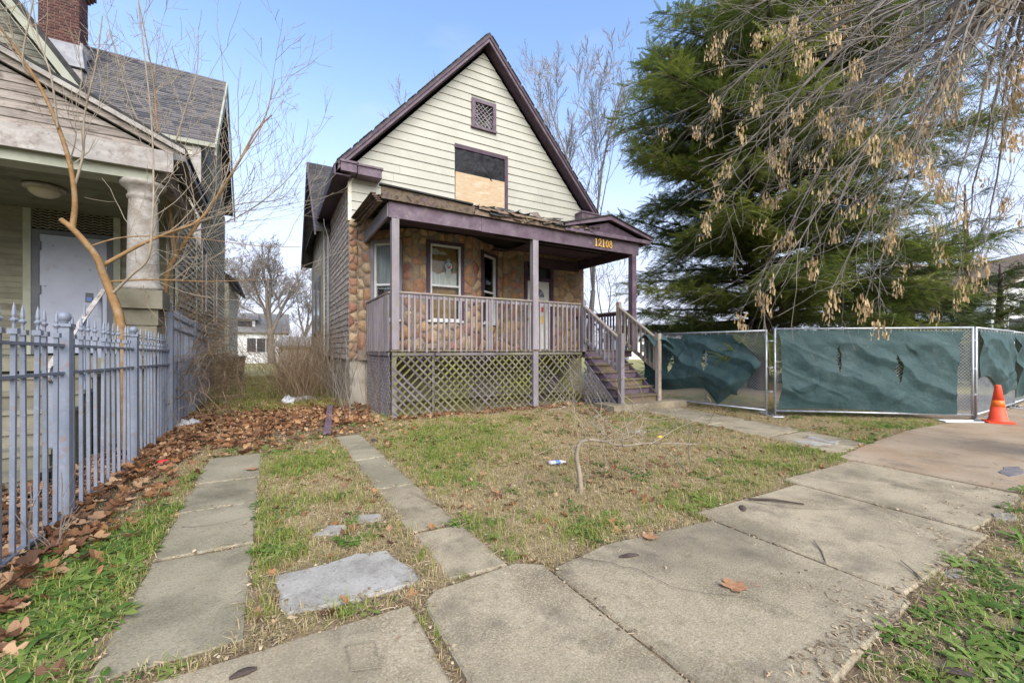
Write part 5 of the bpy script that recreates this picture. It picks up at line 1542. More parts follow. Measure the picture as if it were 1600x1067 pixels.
def bare_tree(base, h, label, m, seed, depth=4, r=.22, spread=(22, 45), lean=(0, 0), kids=(5, 7), group=None, forks=3, minr=.008, lift=.05):
    rng = np.random.RandomState(seed)
    root = empty('bare_tree', (base[0], base[1], 0), label, 'tree', group)
    out = []
    tr = []
    th = h * .32
    p = np.array([base[0], base[1], -.1]); pts = [p.copy()]; d = np.array([lean[0], lean[1], 1.0])
    for i in range(6):
        d = unit(d + rng.normal(0, .04, 3)); p = p + d * th / 6; pts.append(p.copy())
    tr.append((pts, [r * (1.25 - .45 * i / 6) for i in range(7)]))
    az = rng.rand() * 6
    for k in range(forks):
        az += 2 * pi / forks + rng.normal(0, .3)
        tilt = radians(rng.uniform(10, 30)) if k else radians(5)
        nd = np.array([sin(tilt) * cos(az), sin(tilt) * sin(az), cos(tilt)])
        grow(pts[-1] if k < 2 else pts[-2], nd, h * rng.uniform(.55, .7), r * .62, depth, rng, out, 8, .09, lift, kids, spread, (.38, .6), .5, .18, .3, minr)
    V, F = tubes(tr, 9); ob('trunk', (V, F), m, root, smooth=True)
    big = [o for o in out if o[2] <= 0]; sml = [o for o in out if o[2] > 0]
    for q in big:
        ob('branch', tubes([q], 6), m, root, smooth=True)
    ob('twigs', tubes(sml, 3), m, root, kind='stuff')
    return root

bx, by = plan(868, 27); bare_tree((bx, by), 18.2, 'tall leafless tree rising just behind the right slope of the house roof', M_['bark_far'], 5, 4, .2, (15, 36), kids=(5, 6), forks=3, minr=.011)
bx, by = plan(922, 25); bare_tree((bx, by), 15.5, 'leafless tree between the house corner and the evergreen, behind the porch', M_['bark_far'], 12, 4, .17, (16, 38), kids=(5, 6), forks=2, minr=.011)
bx, by = plan(952, 17); bare_tree((bx, by), 5.6, 'small thin leafless tree seen under the porch roof beside the purple post', M_['bark_far'], 31, 3, .06, (20, 50), kids=(4, 6), forks=3, minr=.005)
bx, by = plan(425, 40); bare_tree((bx, by), 10.6, 'large leafless tree with a wide crown at the end of the passage', M_['bark'], 44, 4, .3, (22, 48), kids=(6, 7), forks=4, minr=.012)
bx, by = plan(478, 46); bare_tree((bx, by), 8.6, 'leafless tree behind the beige garage, right of the wide-crowned tree', M_['bark'], 51, 4, .2, (20, 45), kids=(5, 6), forks=3, minr=.012)
bx, by = plan(372, 50); bare_tree((bx, by), 10.8, 'leafless tree rising above the far white bungalow, partly behind the neighbouring eave', M_['bark'], 63, 4, .22, (20, 45), kids=(5, 6), forks=3, minr=.013)
bx, by = plan(1495, 34); bare_tree((bx, by), 12.5, 'leafless tree in front of the brown roofed house on the right', M_['bark'], 70, 3, .2, (20, 45), kids=(5, 6), forks=3, minr=.012)

# ---- evergreens
def spray_template(rs, n=11, L=.42):
    V, F = [], []
    for i in range(n):
        t = (i + .5) / n
        for s in (-1, 1):
            x = t * L; w = .075 * (1.1 - .75 * t) * rs.uniform(.8, 1.2); a = radians(rs.uniform(28, 55))
            dx, dy = cos(a) * w * 1.3, s * sin(a) * w * 1.3
            zz = -.10 * t * t * L * 3 - .02 * abs(dy) * 10 * t + rs.uniform(-.006, .006)
            b = len(V); k = .0145
            V += [(x, 0, zz), (x + dx * .5 - k * .4, dy * .5 + k * s * -.2, zz - .004), (x + dx, dy, zz - .012), (x + dx * .5 + k * 1.5, dy * .5 - k * .3 * s, zz - .004)]
            F += [(b, b + 1, b + 2, b + 3)]
    b = len(V)
    V += [(0, -.004, 0), (0, .004, 0), (L, .002, -.3 * L * .95), (L, -.002, -.3 * L * .95)]; F += [(b, b + 1, b + 2, b + 3)]
    return np.array(V), np.array(F)
def evergreen(base, h, label, prof, seed, m, z0=2.0, step=.42, per=(5, 7), dens=1.0, stems=1, scale=1.0, bark='bark_dark', drop=.12):
    rng = np.random.RandomState(seed); rs = random.Random(seed)
    root = empty('evergreen_tree', (base[0], base[1], 0), label, 'evergreen tree')
    limbs, subs, tr = [], [], []
    T, YW, PT, RL, SCL, TI = [], [], [], [], [], []
    for s in range(stems):
        a = 2 * pi * s / max(1, stems) + .8; o = .35 if stems > 1 else 0
        bx_, by_ = base[0] + o * cos(a), base[1] + o * sin(a)
        lean = .09 if stems > 1 else .0
        pts = [np.array([bx_ + lean * cos(a) * z + .06 * sin(z * .9 + s), by_ + lean * sin(a) * z + .06 * cos(z * .7), z]) for z in np.linspace(-.1, h * (1 - .08 * s), 14)]
        tr.append((pts, list(np.linspace(.23 if stems > 1 else .28, .03, 14))))
        z = z0 + rs.uniform(0, step)
        az = rs.uniform(0, 6)
        while z < h * (1 - .08 * s) - .3:
            for k in range(rs.randint(*per)):
                az += 2.4 + rs.gauss(0, .35)
                zz = z + rs.uniform(-.25, .25)
                f = min(max(zz / h, 0), .999)
                R = prof(f) * rs.uniform(.5, 1.1)
                j = min(12, int(f * 13)); t = f * 13 - j
                q = pts[j] * (1 - t) + pts[j + 1] * t
                lt = rs.gauss(0, .17)
                up = rs.uniform(.1, .75) * (.45 + f)
                d = np.array([cos(az), sin(az), up]); d = unit(d)
                n = 7; lp = [q.copy()]; p = q.copy()
                for i in range(n):
                    d = unit(d + np.array([0, 0, -drop * .9]) + rng.normal(0, .05, 3)); p = p + d * R / n; lp.append(p.copy())
                limbs.append((lp, [max(.006, .055 * (R / 4 + .3) * (1 - i / (n + .6))) for i in range(n + 1)], 0))
                # side branchlets and sprays
                nb_ = max(4, int(R * 5.2 * dens))
                for b in range(nb_):
                    g_ = .22 + .78 * (b + rs.random()) / nb_
                    i = min(n - 1, int(g_ * n)); t2 = g_ * n - i
                    q2 = lp[i] * (1 - t2) + lp[i + 1] * t2
                    ld = unit(lp[i + 1] - lp[i])
                    sd = 1 if b % 2 else -1
                    side = unit(np.cross(ld, [0, 0, 1])) * sd
                    bd = unit(ld * rs.uniform(.4, 1.0) + side * rs.uniform(.5, 1.0) + np.array([0, 0, rs.uniform(-.3, .18)]))
                    bl = rs.uniform(.35, .95) * (1.15 - .5 * g_) * (.6 + R * .14)
                    bp = [q2 + bd * bl * u + np.array([0, 0, -.22 * bl * u * u]) for u in (0, .5, 1)]
                    subs.append((bp, [.009, .006, .003], 1))
                    ns = max(2, int(bl / .16))
                    for e in range(ns + 1):
                        u = (e + rs.uniform(.1, .9)) / (ns + 1)
                        pos = q2 + bd * bl * u + np.array([0, 0, -.22 * bl * u * u])
                        for rep in range(2):
                            yaw = math.atan2(bd[1], bd[0]) + rs.uniform(-1.0, 1.0)
                            T.append(pos + rng.normal(0, .03, 3)); YW.append(yaw); PT.append(rs.uniform(-.75, .45)); RL.append(rs.uniform(-.7, .7)); SCL.append(scale * rs.uniform(.65, 1.25))
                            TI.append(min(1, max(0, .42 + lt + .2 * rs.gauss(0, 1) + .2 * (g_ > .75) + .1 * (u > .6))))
            z += step * (1 + .35 * f)
    tv, tf = spray_template(rs)
    V, F, tt = scatter(tv, tf, rotmats(np.array(YW), np.array(PT), np.array(RL), np.array(SCL)), np.array(T), np.array(TI))
    print('evergreen sprays', len(T), 'quads', len(F))
    for q in tr: ob('trunk', tubes([q], 9), M_[bark], root, smooth=True)
    ob('limbs', tubes(limbs, 5), M_[bark], root, kind='stuff')
    ob('branchlets', tubes(subs, 3), M_[bark], root, kind='stuff')
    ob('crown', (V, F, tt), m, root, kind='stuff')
    return root
def prof1(f):
    return 4.9 * (min(1, (f + .30) / .42)) * (1 - max(0, (f - .74) / .27)) ** .7 + .15
bx, by = plan(1185, 14.5)
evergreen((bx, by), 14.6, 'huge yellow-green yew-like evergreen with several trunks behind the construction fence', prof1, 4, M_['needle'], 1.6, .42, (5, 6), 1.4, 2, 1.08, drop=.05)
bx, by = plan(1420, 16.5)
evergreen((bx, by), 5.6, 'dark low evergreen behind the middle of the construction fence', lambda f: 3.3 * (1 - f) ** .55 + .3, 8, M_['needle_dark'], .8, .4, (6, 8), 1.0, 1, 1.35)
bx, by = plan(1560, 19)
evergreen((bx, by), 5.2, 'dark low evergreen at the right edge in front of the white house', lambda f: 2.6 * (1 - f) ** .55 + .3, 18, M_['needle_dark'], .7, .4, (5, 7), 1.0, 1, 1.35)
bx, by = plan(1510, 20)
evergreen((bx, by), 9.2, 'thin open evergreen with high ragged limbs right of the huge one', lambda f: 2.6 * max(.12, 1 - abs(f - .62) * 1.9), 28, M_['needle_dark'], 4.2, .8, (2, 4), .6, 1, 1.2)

# ---- low evergreen undergrowth behind the construction fence
def undergrowth(label, px0, px1, d0, d1, h, n, seed, m):
    rng = np.random.RandomState(seed); rs = random.Random(seed)
    tv, tf = spray_template(rs)
    px = rng.uniform(px0, px1, n); d = rng.uniform(d0, d1, n)
    xy = np.array([plan(a, b) for a, b in zip(px, d)])
    hh = h * (.55 + .75 * fbm(xy[:, 0] * .8, xy[:, 1] * .8, 3))
    z = hh * rng.rand(n) ** .7
    V, F, tt = scatter(tv, tf, rotmats(rng.uniform(0, 6.28, n), rng.uniform(-.9, .4, n), rng.uniform(-.6, .6, n), rng.uniform(.9, 1.9, n)), np.stack([xy[:, 0], xy[:, 1], z], 1), np.clip(rng.normal(.4, .25, n), 0, 1))
    return ob('undergrowth', (V, F, tt), m, None, False, kind='stuff', label=label, category='undergrowth')
undergrowth('dark evergreen undergrowth filling the lot behind the construction fence', 1090, 1720, 15.5, 21, 2.3, 5200, 61, M_['needle_dark'])
# ---- the leafless tree whose boughs hang in from the upper right
rng = np.random.RandomState(77); rj = random.Random(77)
tx, ty = 8.7, .9
ov = empty('overhanging_tree', (tx, ty, 0), 'leafless kerbside tree sending grey drooping boughs with hanging seed keys in from the upper right', 'tree')
trunk_pts = [np.array([tx + .05 * sin(z), ty + .1 * z * .2, z]) for z in np.linspace(-.1, 7.3, 10)]
ob('trunk', tubes([(trunk_pts, list(np.linspace(.26, .17, 10)))], 10), M_['bark'], ov, smooth=True)
fork = trunk_pts[-1]
# bough ends: (px, py, distance) and thickness at the fork
ends = [(1105, 70, 8.2, .05), (1090, 190, 8.0, .06), (1105, 330, 7.6, .05), (1180, 455, 7.2, .05), (1265, 400, 6.2, .06), (1330, 300, 5.4, .05), (1350, 470, 6.4, .05), (1420, 230, 5.2, .06), (1470, 380, 5.6, .05), (1530, 430, 7.5, .05),
        (1250, 60, 7.0, .07), (1400, 40, 5.6, .07), (1180, 130, 9.2, .05), (1545, 250, 6.4, .055), (1600, 330, 7.2, .05), (1200, 290, 9.0, .05), (1300, 180, 8.2, .06), (1590, 120, 6.2, .06), (1480, 120, 4.9, .05), (1290, 480, 7.8, .04), (1500, 520 - 90, 9.4, .05), (1135, 250, 7.0, .045), (1220, 190, 6.4, .05), (1390, 360, 7.6, .05)]
boughs, twigs, tips = [], [], []
ends += [(px + rj.uniform(-70, 50), py + rj.uniform(-60, 60), dist + rj.uniform(-.8, .8), r0 * .75) for (px, py, dist, r0) in ends[:8]]
for (px, py, dist, r0) in ends:
    e = np.array(spot(px, py, dist)); s = fork + np.array([rj.uniform(-.15, .15), rj.uniform(-.15, .15), rj.uniform(-1.6, .3)])
    span = np.linalg.norm(e - s)
    midz = max(s[2], e[2]) + span * rj.uniform(.02, .12)
    c1 = s * .62 + e * .38; c1[2] = midz; c2 = s * .3 + e * .7; c2[2] = max(e[2], c2[2]) + span * rj.uniform(.1, .2)
    n = 16; pts = []
    for i in range(n + 1):
        t = i / n
        p = (1 - t) ** 3 * s + 3 * (1 - t) ** 2 * t * c1 + 3 * (1 - t) * t * t * c2 + t ** 3 * e
        pts.append(p + rng.normal(0, .018, 3) * (0 < i))
    rad = [max(.0042, r0 * (1 - t) ** 1.15 * .9 + .003) for t in np.linspace(0, 1, n + 1)]
    boughs.append((pts, rad, 0))
    # side shoots droop and run on in the bough's direction
    for i in range(4, n):
        for k in range(rj.choice([1, 1, 2])):
            d = unit(pts[i + 1] - pts[i] if i < n else pts[i] - pts[i - 1])
            side = unit(np.cross(d, rng.normal(0, 1, 3)))
            nd = unit(d * rj.uniform(.6, 1.2) + side * rj.uniform(.35, .8) + np.array([0, 0, rj.uniform(-.2, .2)]))
            L = rj.uniform(.5, 1.5)
            o = []
            grow(pts[i], nd, L, max(.0042, rad[i] * .42), 1 if rj.random() < .75 else 2, rng, o, 6, .13, -.02, (2, 4), (20, 55), (.35, .6), .6, .3, .35, .0026)
            twigs += o
            if rj.random() < .4: tips.append((o[0][0][-1], 1))
    tips.append((pts[-1], 1))
for b in boughs: ob('bough', tubes([b], 7), M_['twig_grey'], ov, smooth=True)
ob('twigs', tubes(twigs, 3), M_['twig_grey'], ov, kind='stuff')
print('overhang twigs', len(twigs), 'tips', len(tips))
rj.shuffle(tips)
cl = [t[0] for t in tips][:150]
for p in cl:
    n = rj.randint(18, 55)
    Vt, Ft = [], []
    tint = []
    for k in range(n):
        o = np.array([rj.gauss(0, .045), rj.gauss(0, .045), -rj.uniform(0, .28)])
        l = rj.uniform(.055, .105); w = .0125; a = rj.uniform(0, 6.28); tl = rj.uniform(-.35, .35)
        dx, dy = cos(a) * w, sin(a) * w; lx_, ly_ = cos(a + 1.3) * tl * l, sin(a + 1.3) * tl * l
        q = p + o; b = len(Vt)
        Vt += [q, q + (dx + lx_ * .4, dy + ly_ * .4, -l * .4), q + (dx * .7 + lx_, dy * .7 + ly_, -l), q + (-dx * .8 + lx_ * .8, -dy * .8 + ly_ * .8, -l * .85)]
        Ft.append((b, b + 1, b + 2, b + 3)); tint += [rj.random()] * 4
    ob('seed_cluster', (np.array(Vt), np.array(Ft), tint), M_['samara'], ov, kind='stuff')

# ---- sapling by the fence, forked stems
def path_tube(g, pts, r0, r1, k=7, jit=.0):
    n = len(pts)
    g.tube([Vector(p) + Vector((rj.uniform(-jit, jit), rj.uniform(-jit, jit), rj.uniform(-jit, jit))) for p in pts], [r0 + (r1 - r0) * i / (n - 1) for i in range(n)], k)
def smooth_path(ps, n=4):
    ps = [np.array(p, float) for p in ps]; out = []
    for i in range(len(ps) - 1):
        p0 = ps[max(i - 1, 0)]; p1, p2 = ps[i], ps[i + 1]; p3 = ps[min(i + 2, len(ps) - 1)]
        for j in range(n):
            t = j / n
            out.append(.5 * ((2 * p1) + (-p0 + p2) * t + (2 * p0 - 5 * p1 + 4 * p2 - p3) * t * t + (-p0 + 3 * p1 - 3 * p2 + p3) * t ** 3))
    return out + [ps[-1]]
def sapling(label, stems, seed, side_n, base):
    rng = np.random.RandomState(seed)
    root = empty('sapling', (base[0], base[1], 0), label, 'sapling', None)
    tw = []
    for i, (ps, r0, r1, m, shoots) in enumerate(stems):
        P = smooth_path([spot(*q) for q in ps])
        rad = [r0 + (r1 - r0) * k / (len(P) - 1) for k in range(len(P))]
        ob('trunk' if i == 0 else 'branch', tubes([(P, rad)], 8), m, root, smooth=True)
        for s in range(int(shoots * 1.5)):
            k = rng.randint(max(1, len(P) // 4), len(P))
            d = unit(P[min(k + 1, len(P) - 1)] - P[k - 1])
            nd = unit(d * rng.uniform(.5, 1) + np.cross(d, rng.normal(0, 1, 3)) * .55 + np.array([0, 0, .3]))
            grow(P[k], nd, rng.uniform(.6, 1.7), max(.004, rad[k] * .4), 1 if rng.rand() < .6 else 2, rng, tw, 7, .1, .07, (2, 4), (25, 55), (.35, .6), .6, .2, .35, .0028)
    ob('twigs', tubes(tw, 4), M_['twig_pale'], root, kind='stuff')
    return root
D1, D2 = 5.6, 7.3
b1 = plan(192, D1); b2 = plan(255, D2)
O, Pp, Gy = M_['bark_ochre'], M_['twig_pale'], M_['twig_grey']
sapling('forked ochre-barked sapling growing behind the picket fence in front of the security door', [
    ([(197, 712, D1), (192, 600, D1), (188, 505, D1), (172, 455, D1), (160, 425, D1 - .05), (150, 400, D1 - .1), (118, 362, D1 - .2), (95, 343, D1 - .25)], .062, .03, O, 0),
    ([(113, 357, D1 - .2), (117, 310, D1 - .2), (105, 240, D1 - .25), (70, 150, D1 - .3), (20, 70, D1 - .4), (-20, 20, D1 - .4)], .032, .012, O, 7),
    ([(160, 415, D1), (215, 385, D1 + .2), (260, 365, D1 + .4), (310, 345, D1 + .6), (340, 305, D1 + .8), (375, 250, D1 + .9), (410, 195, D1 + 1.0), (430, 125, D1 + 1.1)], .026, .006, O, 9),
    ([(178, 457, D1), (205, 430, D1), (232, 402, D1), (238, 340, D1), (240, 290, D1 + .1), (236, 180, D1 + .2), (220, 40, D1 + .3), (216, 0, D1 + .3)], .02, .005, Pp, 7),
    ([(170, 440, D1), (240, 437, D1 + .3), (330, 440, D1 + .8), (420, 436, D1 + 1.2)], .013, .004, O, 5),
    ([(117, 290, D1 - .2), (130, 240, D1 - .2), (132, 180, D1 - .2), (150, 100, D1 - .2), (160, 25, D1 - .2)], .015, .005, Pp, 4),
    ([(90, 200, D1 - .3), (80, 120, D1 - .4), (60, 60, D1 - .4), (50, 0, D1 - .4)], .012, .005, Pp, 3),
    ([(50, 120, D1 - .4), (35, 95, D1 - .5), (48, 20, D1 - .5), (55, -10, D1 - .5)], .012, .005, Pp, 2),
    ([(140, 385, D1), (200, 370, D1 + .2), (300, 372, D1 + .5), (400, 384, D1 + 1.0), (470, 386, D1 + 1.3)], .01, .004, O, 4),
], 3, 0, b1)
sapling('slender ochre sapling rising beside the corner of the tall iron fence', [
    ([(253, 690, D2), (254, 560, D2), (254, 500, D2), (262, 430, D2), (272, 405, D2), (298, 365, D2 + .1), (320, 335, D2 + .2), (345, 300, D2 + .3), (375, 250, D2 + .3), (400, 205, D2 + .4), (425, 180, D2 + .4)], .055, .01, O, 10),
    ([(275, 400, D2), (268, 350, D2), (262, 300, D2), (255, 250, D2), (246, 200, D2), (240, 130, D2), (228, 60, D2), (215, -5, D2)], .03, .006, O, 9),
    ([(300, 362, D2 + .1), (370, 340, D2 + .4), (440, 290, D2 + .7), (480, 240, D2 + .9)], .016, .004, Gy, 9),
    ([(258, 275, D2), (275, 220, D2), (290, 170, D2), (308, 110, D2), (310, 55, D2)], .014, .004, Pp, 5),
    ([(262, 320, D2), (300, 330, D2 + .2), (380, 330, D2 + .6), (460, 318, D2 + 1)], .012, .004, Pp, 8),
    ([(320, 335, D2 + .2), (380, 318, D2 + .5), (440, 310, D2 + .8), (470, 270, D2 + 1)], .012, .004, Gy, 6),
    ([(258, 270, D2), (235, 225, D2), (200, 150, D2), (160, 0, D2)], .012, .004, Pp, 4),
    ([(330, 325, D2 + .2), (360, 250, D2 + .4), (352, 160, D2 + .5), (345, 70, D2 + .6)], .012, .004, Gy, 4),
], 9, 0, b2)

# dry thicket and vines
def stalks(name, label, cat, pts_fn, n, hh, seed, m=None, r=.0045, wander=.1, kids=(1, 3)):
    rng = np.random.RandomState(seed); out = []
    for i in range(n):
        x, y = pts_fn(rng)
        h = rng.uniform(*hh)
        grow((x, y, -.02), (rng.normal(0, .16), rng.normal(0, .16), 1), h, r * rng.uniform(.7, 1.5), 1, rng, out, 6, wander, .02, kids, (12, 35), (.3, .6), .7, .25, .5, .0022)
    V, F = tubes(out, 3)
    t = np.repeat(rng.rand(len(V) // 3), 3)[:len(V)]
    return ob(name, (V, F, t), m or M_['straw'], None, False, label=label, category=cat)
stalks('dry_thicket', 'dense brown thicket of dry stalks in the passage between the two houses', 'dry bush', lambda r: (r.normal(.75, .34), r.uniform(11.5, 16.5)), 520, (.8, 2.3), 5, None, .004, .17, (2, 4))
stalks('dry_shrub', 'leafless brown shrub against the house foundation near the left lattice', 'dry bush', lambda r: (r.uniform(1.3, 1.62), r.uniform(9.2, 13.5)), 46, (.9, 1.9), 6, M_['twig_grey'], .006)
stalks('dry_shrub', 'thin pale stems rising in front of the left porch lattice', 'dry bush', lambda r: (r.uniform(1.85, 2.0), r.uniform(9.0, 10.6)), 9, (1.2, 2.2), 16, M_['straw'], .005, .05, (0, 2))
stalks('dry_weeds', 'dead weed stalks growing along the neighbouring wall behind the tall iron fence', 'dry bush', lambda r: (r.uniform(-1.35, -.7), r.uniform(12.5, 18)), 120, (.5, 1.5), 7)
rng = np.random.RandomState(15); out = []
for i in range(120):
    y = rng.uniform(8.9, 13.6)
    grow((-1.45 - rng.rand() * .15, y, rng.uniform(.2, 2.2)), (rng.uniform(.05, .55), rng.uniform(-.8, .4), rng.uniform(-.1, .9)), rng.uniform(.8, 2.2), .006, 2, rng, out, 8, .2, -.06, (2, 4), (25, 65), (.4, .7), .7, .15, .4, .0026)
V, F = tubes(out, 3)
ob('dry_vine', (V, F, np.repeat(rng.rand(len(V) // 3), 3)), M_['straw'], None, label='tangle of dry vine stems hanging over the tall iron fence', category='vine')
stalks('fence_weed', 'few bare brown stems at the foot of the pickets near the left edge', 'dry bush', lambda r: (r.normal(-1.33, .04), r.uniform(3.6, 4.3)), 7, (.25, .6), 27, M_['bark'], .004)

# bent sapling on the lawn and its tangled twigs
def bent():
    base = onground(908, 771)
    d = 660 * 1.4 / (771 - 545)
    root = empty('bent_sapling', (base[0], base[1], 0), 'bent-over leafless sapling arching to the right across the front lawn', 'sapling')
    P = smooth_path([(base[0], base[1], -.03), spot(906, 745, d), spot(901, 712, d), spot(906, 693, d), spot(922, 687, d), spot(945, 690, d + .05), spot(975, 696, d + .1), spot(1020, 692, d + .2), spot(1090, 694, d + .3)])
    ob('trunk', tubes([(P, list(np.linspace(.026, .006, len(P))))], 9), M_['twig_pale'], root, smooth=True)
    rng = np.random.RandomState(8); tw = []
    for k in range(10, len(P), 2):
        for q in range(2):
            nd = unit(np.array([rng.normal(0, .7), rng.normal(0, .7), rng.uniform(-.1, .9)]))
            grow(P[k], nd, rng.uniform(.25, .7), .0045, 1, rng, tw, 8, .22, .02, (1, 3), (25, 60), (.4, .7), .7, .3, .4, .0022)
    for ps in ([(935, 690), (985, 660), (1005, 640), (1000, 605), (985, 590)], [(970, 695), (985, 650), (970, 620), (962, 590), (975, 573)], [(930, 690), (900, 650), (880, 625), (860, 635)], [(960, 690), (930, 665), (890, 640), (855, 640)], [(1000, 692), (960, 668), (930, 640), (915, 610)],
               [(940, 690), (990, 680), (1005, 650), (985, 625), (965, 612), (978, 590), (990, 640), (1000, 650)], [(905, 690), (870, 697), (835, 712)], [(950, 690), (980, 720), (1010, 740)], [(1020, 692), (1060, 668), (1100, 650), (1075, 640)], [(985, 690), (975, 640), (1015, 655), (1060, 650)]):
        P2 = smooth_path([spot(x, y, d + .15 * i * rng.uniform(-.4, 1)) for i, (x, y) in enumerate(ps)])
        tw.append((P2, list(np.linspace(.005, .0024, len(P2))), 1))
    ob('twigs', tubes(tw, 5), M_['twig_pale'], root, kind='stuff', smooth=True)
bent()
def shoot(label, base_px, ps, r, m, seed):
    d = 660 * 1.4 / (base_px[1] - 545)
    b = onground(*base_px)
    P = smooth_path([(b[0], b[1], -.02)] + [spot(x, y, d) for x, y in ps])
    root = empty('lawn_shoot', (b[0], b[1], 0), label, 'shoot')
    ob('stem', tubes([(P, list(np.linspace(r, r * .45, len(P))))], 6), m, root, smooth=True)
    rng = np.random.RandomState(seed); tw = []
    for k in range(3):
        grow(P[-2 - k], (rng.normal(0, .6), rng.normal(0, .6), .7), .4, r * .4, 1, rng, tw, 5, .15, 0, (1, 2), (25, 50), (.4, .6), .7, .3, .4, .002)
    ob('twigs', tubes(tw, 4), m, root, kind='stuff')
shoot('dark upright shoot on the lawn at the end of the bent sapling', (1082, 738), [(1076, 700), (1079, 662)], .008, M_['bark'], 2)
shoot('dark crooked fallen stick on the lawn under the bent sapling tip', (1075, 735), [(1050, 712), (1030, 700), (1020, 684)], .009, M_['bark'], 3)

# ================================================================== FAR BUILDINGS
def far_house(name, label, cat, c, w, dpt, eave, ridge, yaw, wall, roof, wins, dormer=None, ridge_axis='x'):
    root = empty(name, (c[0], c[1], 0), label, cat)
    R = lambda x, y, z: (c[0] + x * cos(yaw) - y * sin(yaw), c[1] + x * sin(yaw) + y * cos(yaw), z)
    def pbox(x0, x1, y0, y1, z0, z1):
        g = G(); g.prism([R(x0, y0, z0), R(x1, y0, z0), R(x1, y1, z0), R(x0, y1, z0)], (0, 0, z1 - z0)); return g
    ob('wall', pbox(-w / 2, w / 2, -dpt / 2, dpt / 2, -.1, eave), wall, root)
    o = .35
    g = G()
    if ridge_axis == 'x':
        for s in (-1, 1):
            q = [R(-w / 2 - o, s * (dpt / 2 + o), eave - .05), R(w / 2 + o, s * (dpt / 2 + o), eave - .05), R(w / 2 + o, 0, ridge), R(-w / 2 - o, 0, ridge)]
            g.prism(q, (0, 0, .14))
        gg = G()
        for x in (-w / 2, w / 2 - .1):
            gg.prism([R(x, -dpt / 2, eave), R(x, dpt / 2, eave), R(x, 0, ridge - .05)], Vector(R(.1, 0, 0)) - Vector(R(0, 0, 0)))
        ob('gable', gg, wall, root)
    else:
        for s in (-1, 1):
            q = [R(s * (w / 2 + o), -dpt / 2 - o, eave - .05), R(s * (w / 2 + o), dpt / 2 + o, eave - .05), R(0, dpt / 2 + o, ridge), R(0, -dpt / 2 - o, ridge)]
            g.prism(q, (0, 0, .14))
        gg = G()
        for y in (-dpt / 2, dpt / 2 - .1):
            gg.prism([R(-w / 2, y, eave), R(w / 2, y, eave), R(0, y, ridge - .05)], Vector(R(0, .1, 0)) - Vector(R(0, 0, 0)))
        ob('gable', gg, wall, root)
    rf = ob('roof', g, roof, root)
    for (x0, x1, z0, z1) in wins:
        y = -dpt / 2
        wn_ = ob('window', pbox(x0, x1, y - .06, y - .01, z0, z1), M_['white'], root)
        n = max(1, int((x1 - x0) / .8))
        for i in range(n):
            a = x0 + .08 + (x1 - x0 - .08) * i / n
            ob('pane', pbox(a, a + (x1 - x0 - .08) / n - .08, y - .07, y - .061, z0 + .08, z1 - .08), M_['far_glass'], wn_)
    if dormer:
        x0, x1, y0, y1, z0, z1 = dormer
        dm = ob('dormer', pbox(x0, x1, y0, y1, z0, z1), wall, root)
        g = G(); g.prism([R(x0 - .3, y0 - .3, z1), R(x1 + .3, y0 - .3, z1), R(x1 + .3, y1, z1 + .5), R(x0 - .3, y1, z1 + .5)], (0, 0, .12)); ob('dormer_roof', g, roof, dm)
        ob('dormer_window', pbox(x0 + .25, x1 - .25, y0 - .05, y0 - .01, z0 + .15, z1 - .12), M_['far_glass'], dm)
        ob('dormer_frame', pbox(x0 + .15, x1 - .15, y0 - .03, y0 - .005, z0 + .05, z1 - .05), M_['white'], dm)
    return root
c = plan(385, 44)
far_house('bungalow', 'small white bungalow with grey roof and dormer at the end of the passage', 'house', c, 7.2, 7, 3.0, 5.0, -YAW + .5, M_['far_white'], M_['far_roof'], [(-2.2, -1.1, .9, 2.4), (.2, 2.7, 1.0, 2.5)], (-1.6, .9, -2.9, -.6, 3.35, 4.25))
c = plan(474, 36)
far_house('garage', 'beige garage with a low roof behind the thicket', 'garage', c, 2.6, 5, 1.6, 2.3, -.25, M_['far_beige'], M_['far_roof'], [], None, 'x')
c = plan(1590, 33)
far_house('white_house', 'white house with dark windows and brown roof behind the evergreens at the right edge', 'house', c, 9, 8, 5.0, 8.6, -.75, M_['far_white'], M_['far_brown'], [(-3.6, -2.6, 1.6, 3.6), (-1.6, -.4, 1.6, 3.6), (-.2, 1.0, 1.6, 3.6), (1.9, 3.1, 1.6, 3.6), (-3.0, -2, 4.0, 4.8)], None, 'y')
c = plan(1470, 42)
far_house('brown_roof_house', 'tan house with a steep brown roof glimpsed between the evergreens on the right', 'house', c, 9, 9, 5.2, 9.6, -.5, M_['far_beige'], M_['far_brown'], [(-2.4, -1.4, 3, 4.4), (.8, 2, 3, 4.4)], None, 'x')
c = plan(1030, 60)
far_house('low_white_house', 'low white house far behind the fence left of the evergreen', 'house', c, 11, 8, 2.6, 4.4, -.5, M_['far_white'], M_['far_roof'], [(-4, -2.6, .9, 2.1), (1, 2.6, .9, 2.1)], None, 'x')
# overhead cables
for k, (z0, z1, lab) in enumerate(((6.4, 5.9, 'upper black overhead cable crossing behind the passage'), (5.2, 4.8, 'lower black overhead cable crossing behind the passage'))):
    A, B = plan(150, 47), plan(1250, 47)
    pts = [(A[0] + (B[0] - A[0]) * t, A[1] + (B[1] - A[1]) * t, z0 + (z1 - z0) * t - 1.2 * 4 * t * (1 - t) * .3) for t in np.linspace(0, 1, 24)]
    ob('overhead_cable', G().tube(pts, .014, 5), M_['cable'], None, label=lab, category='cable')
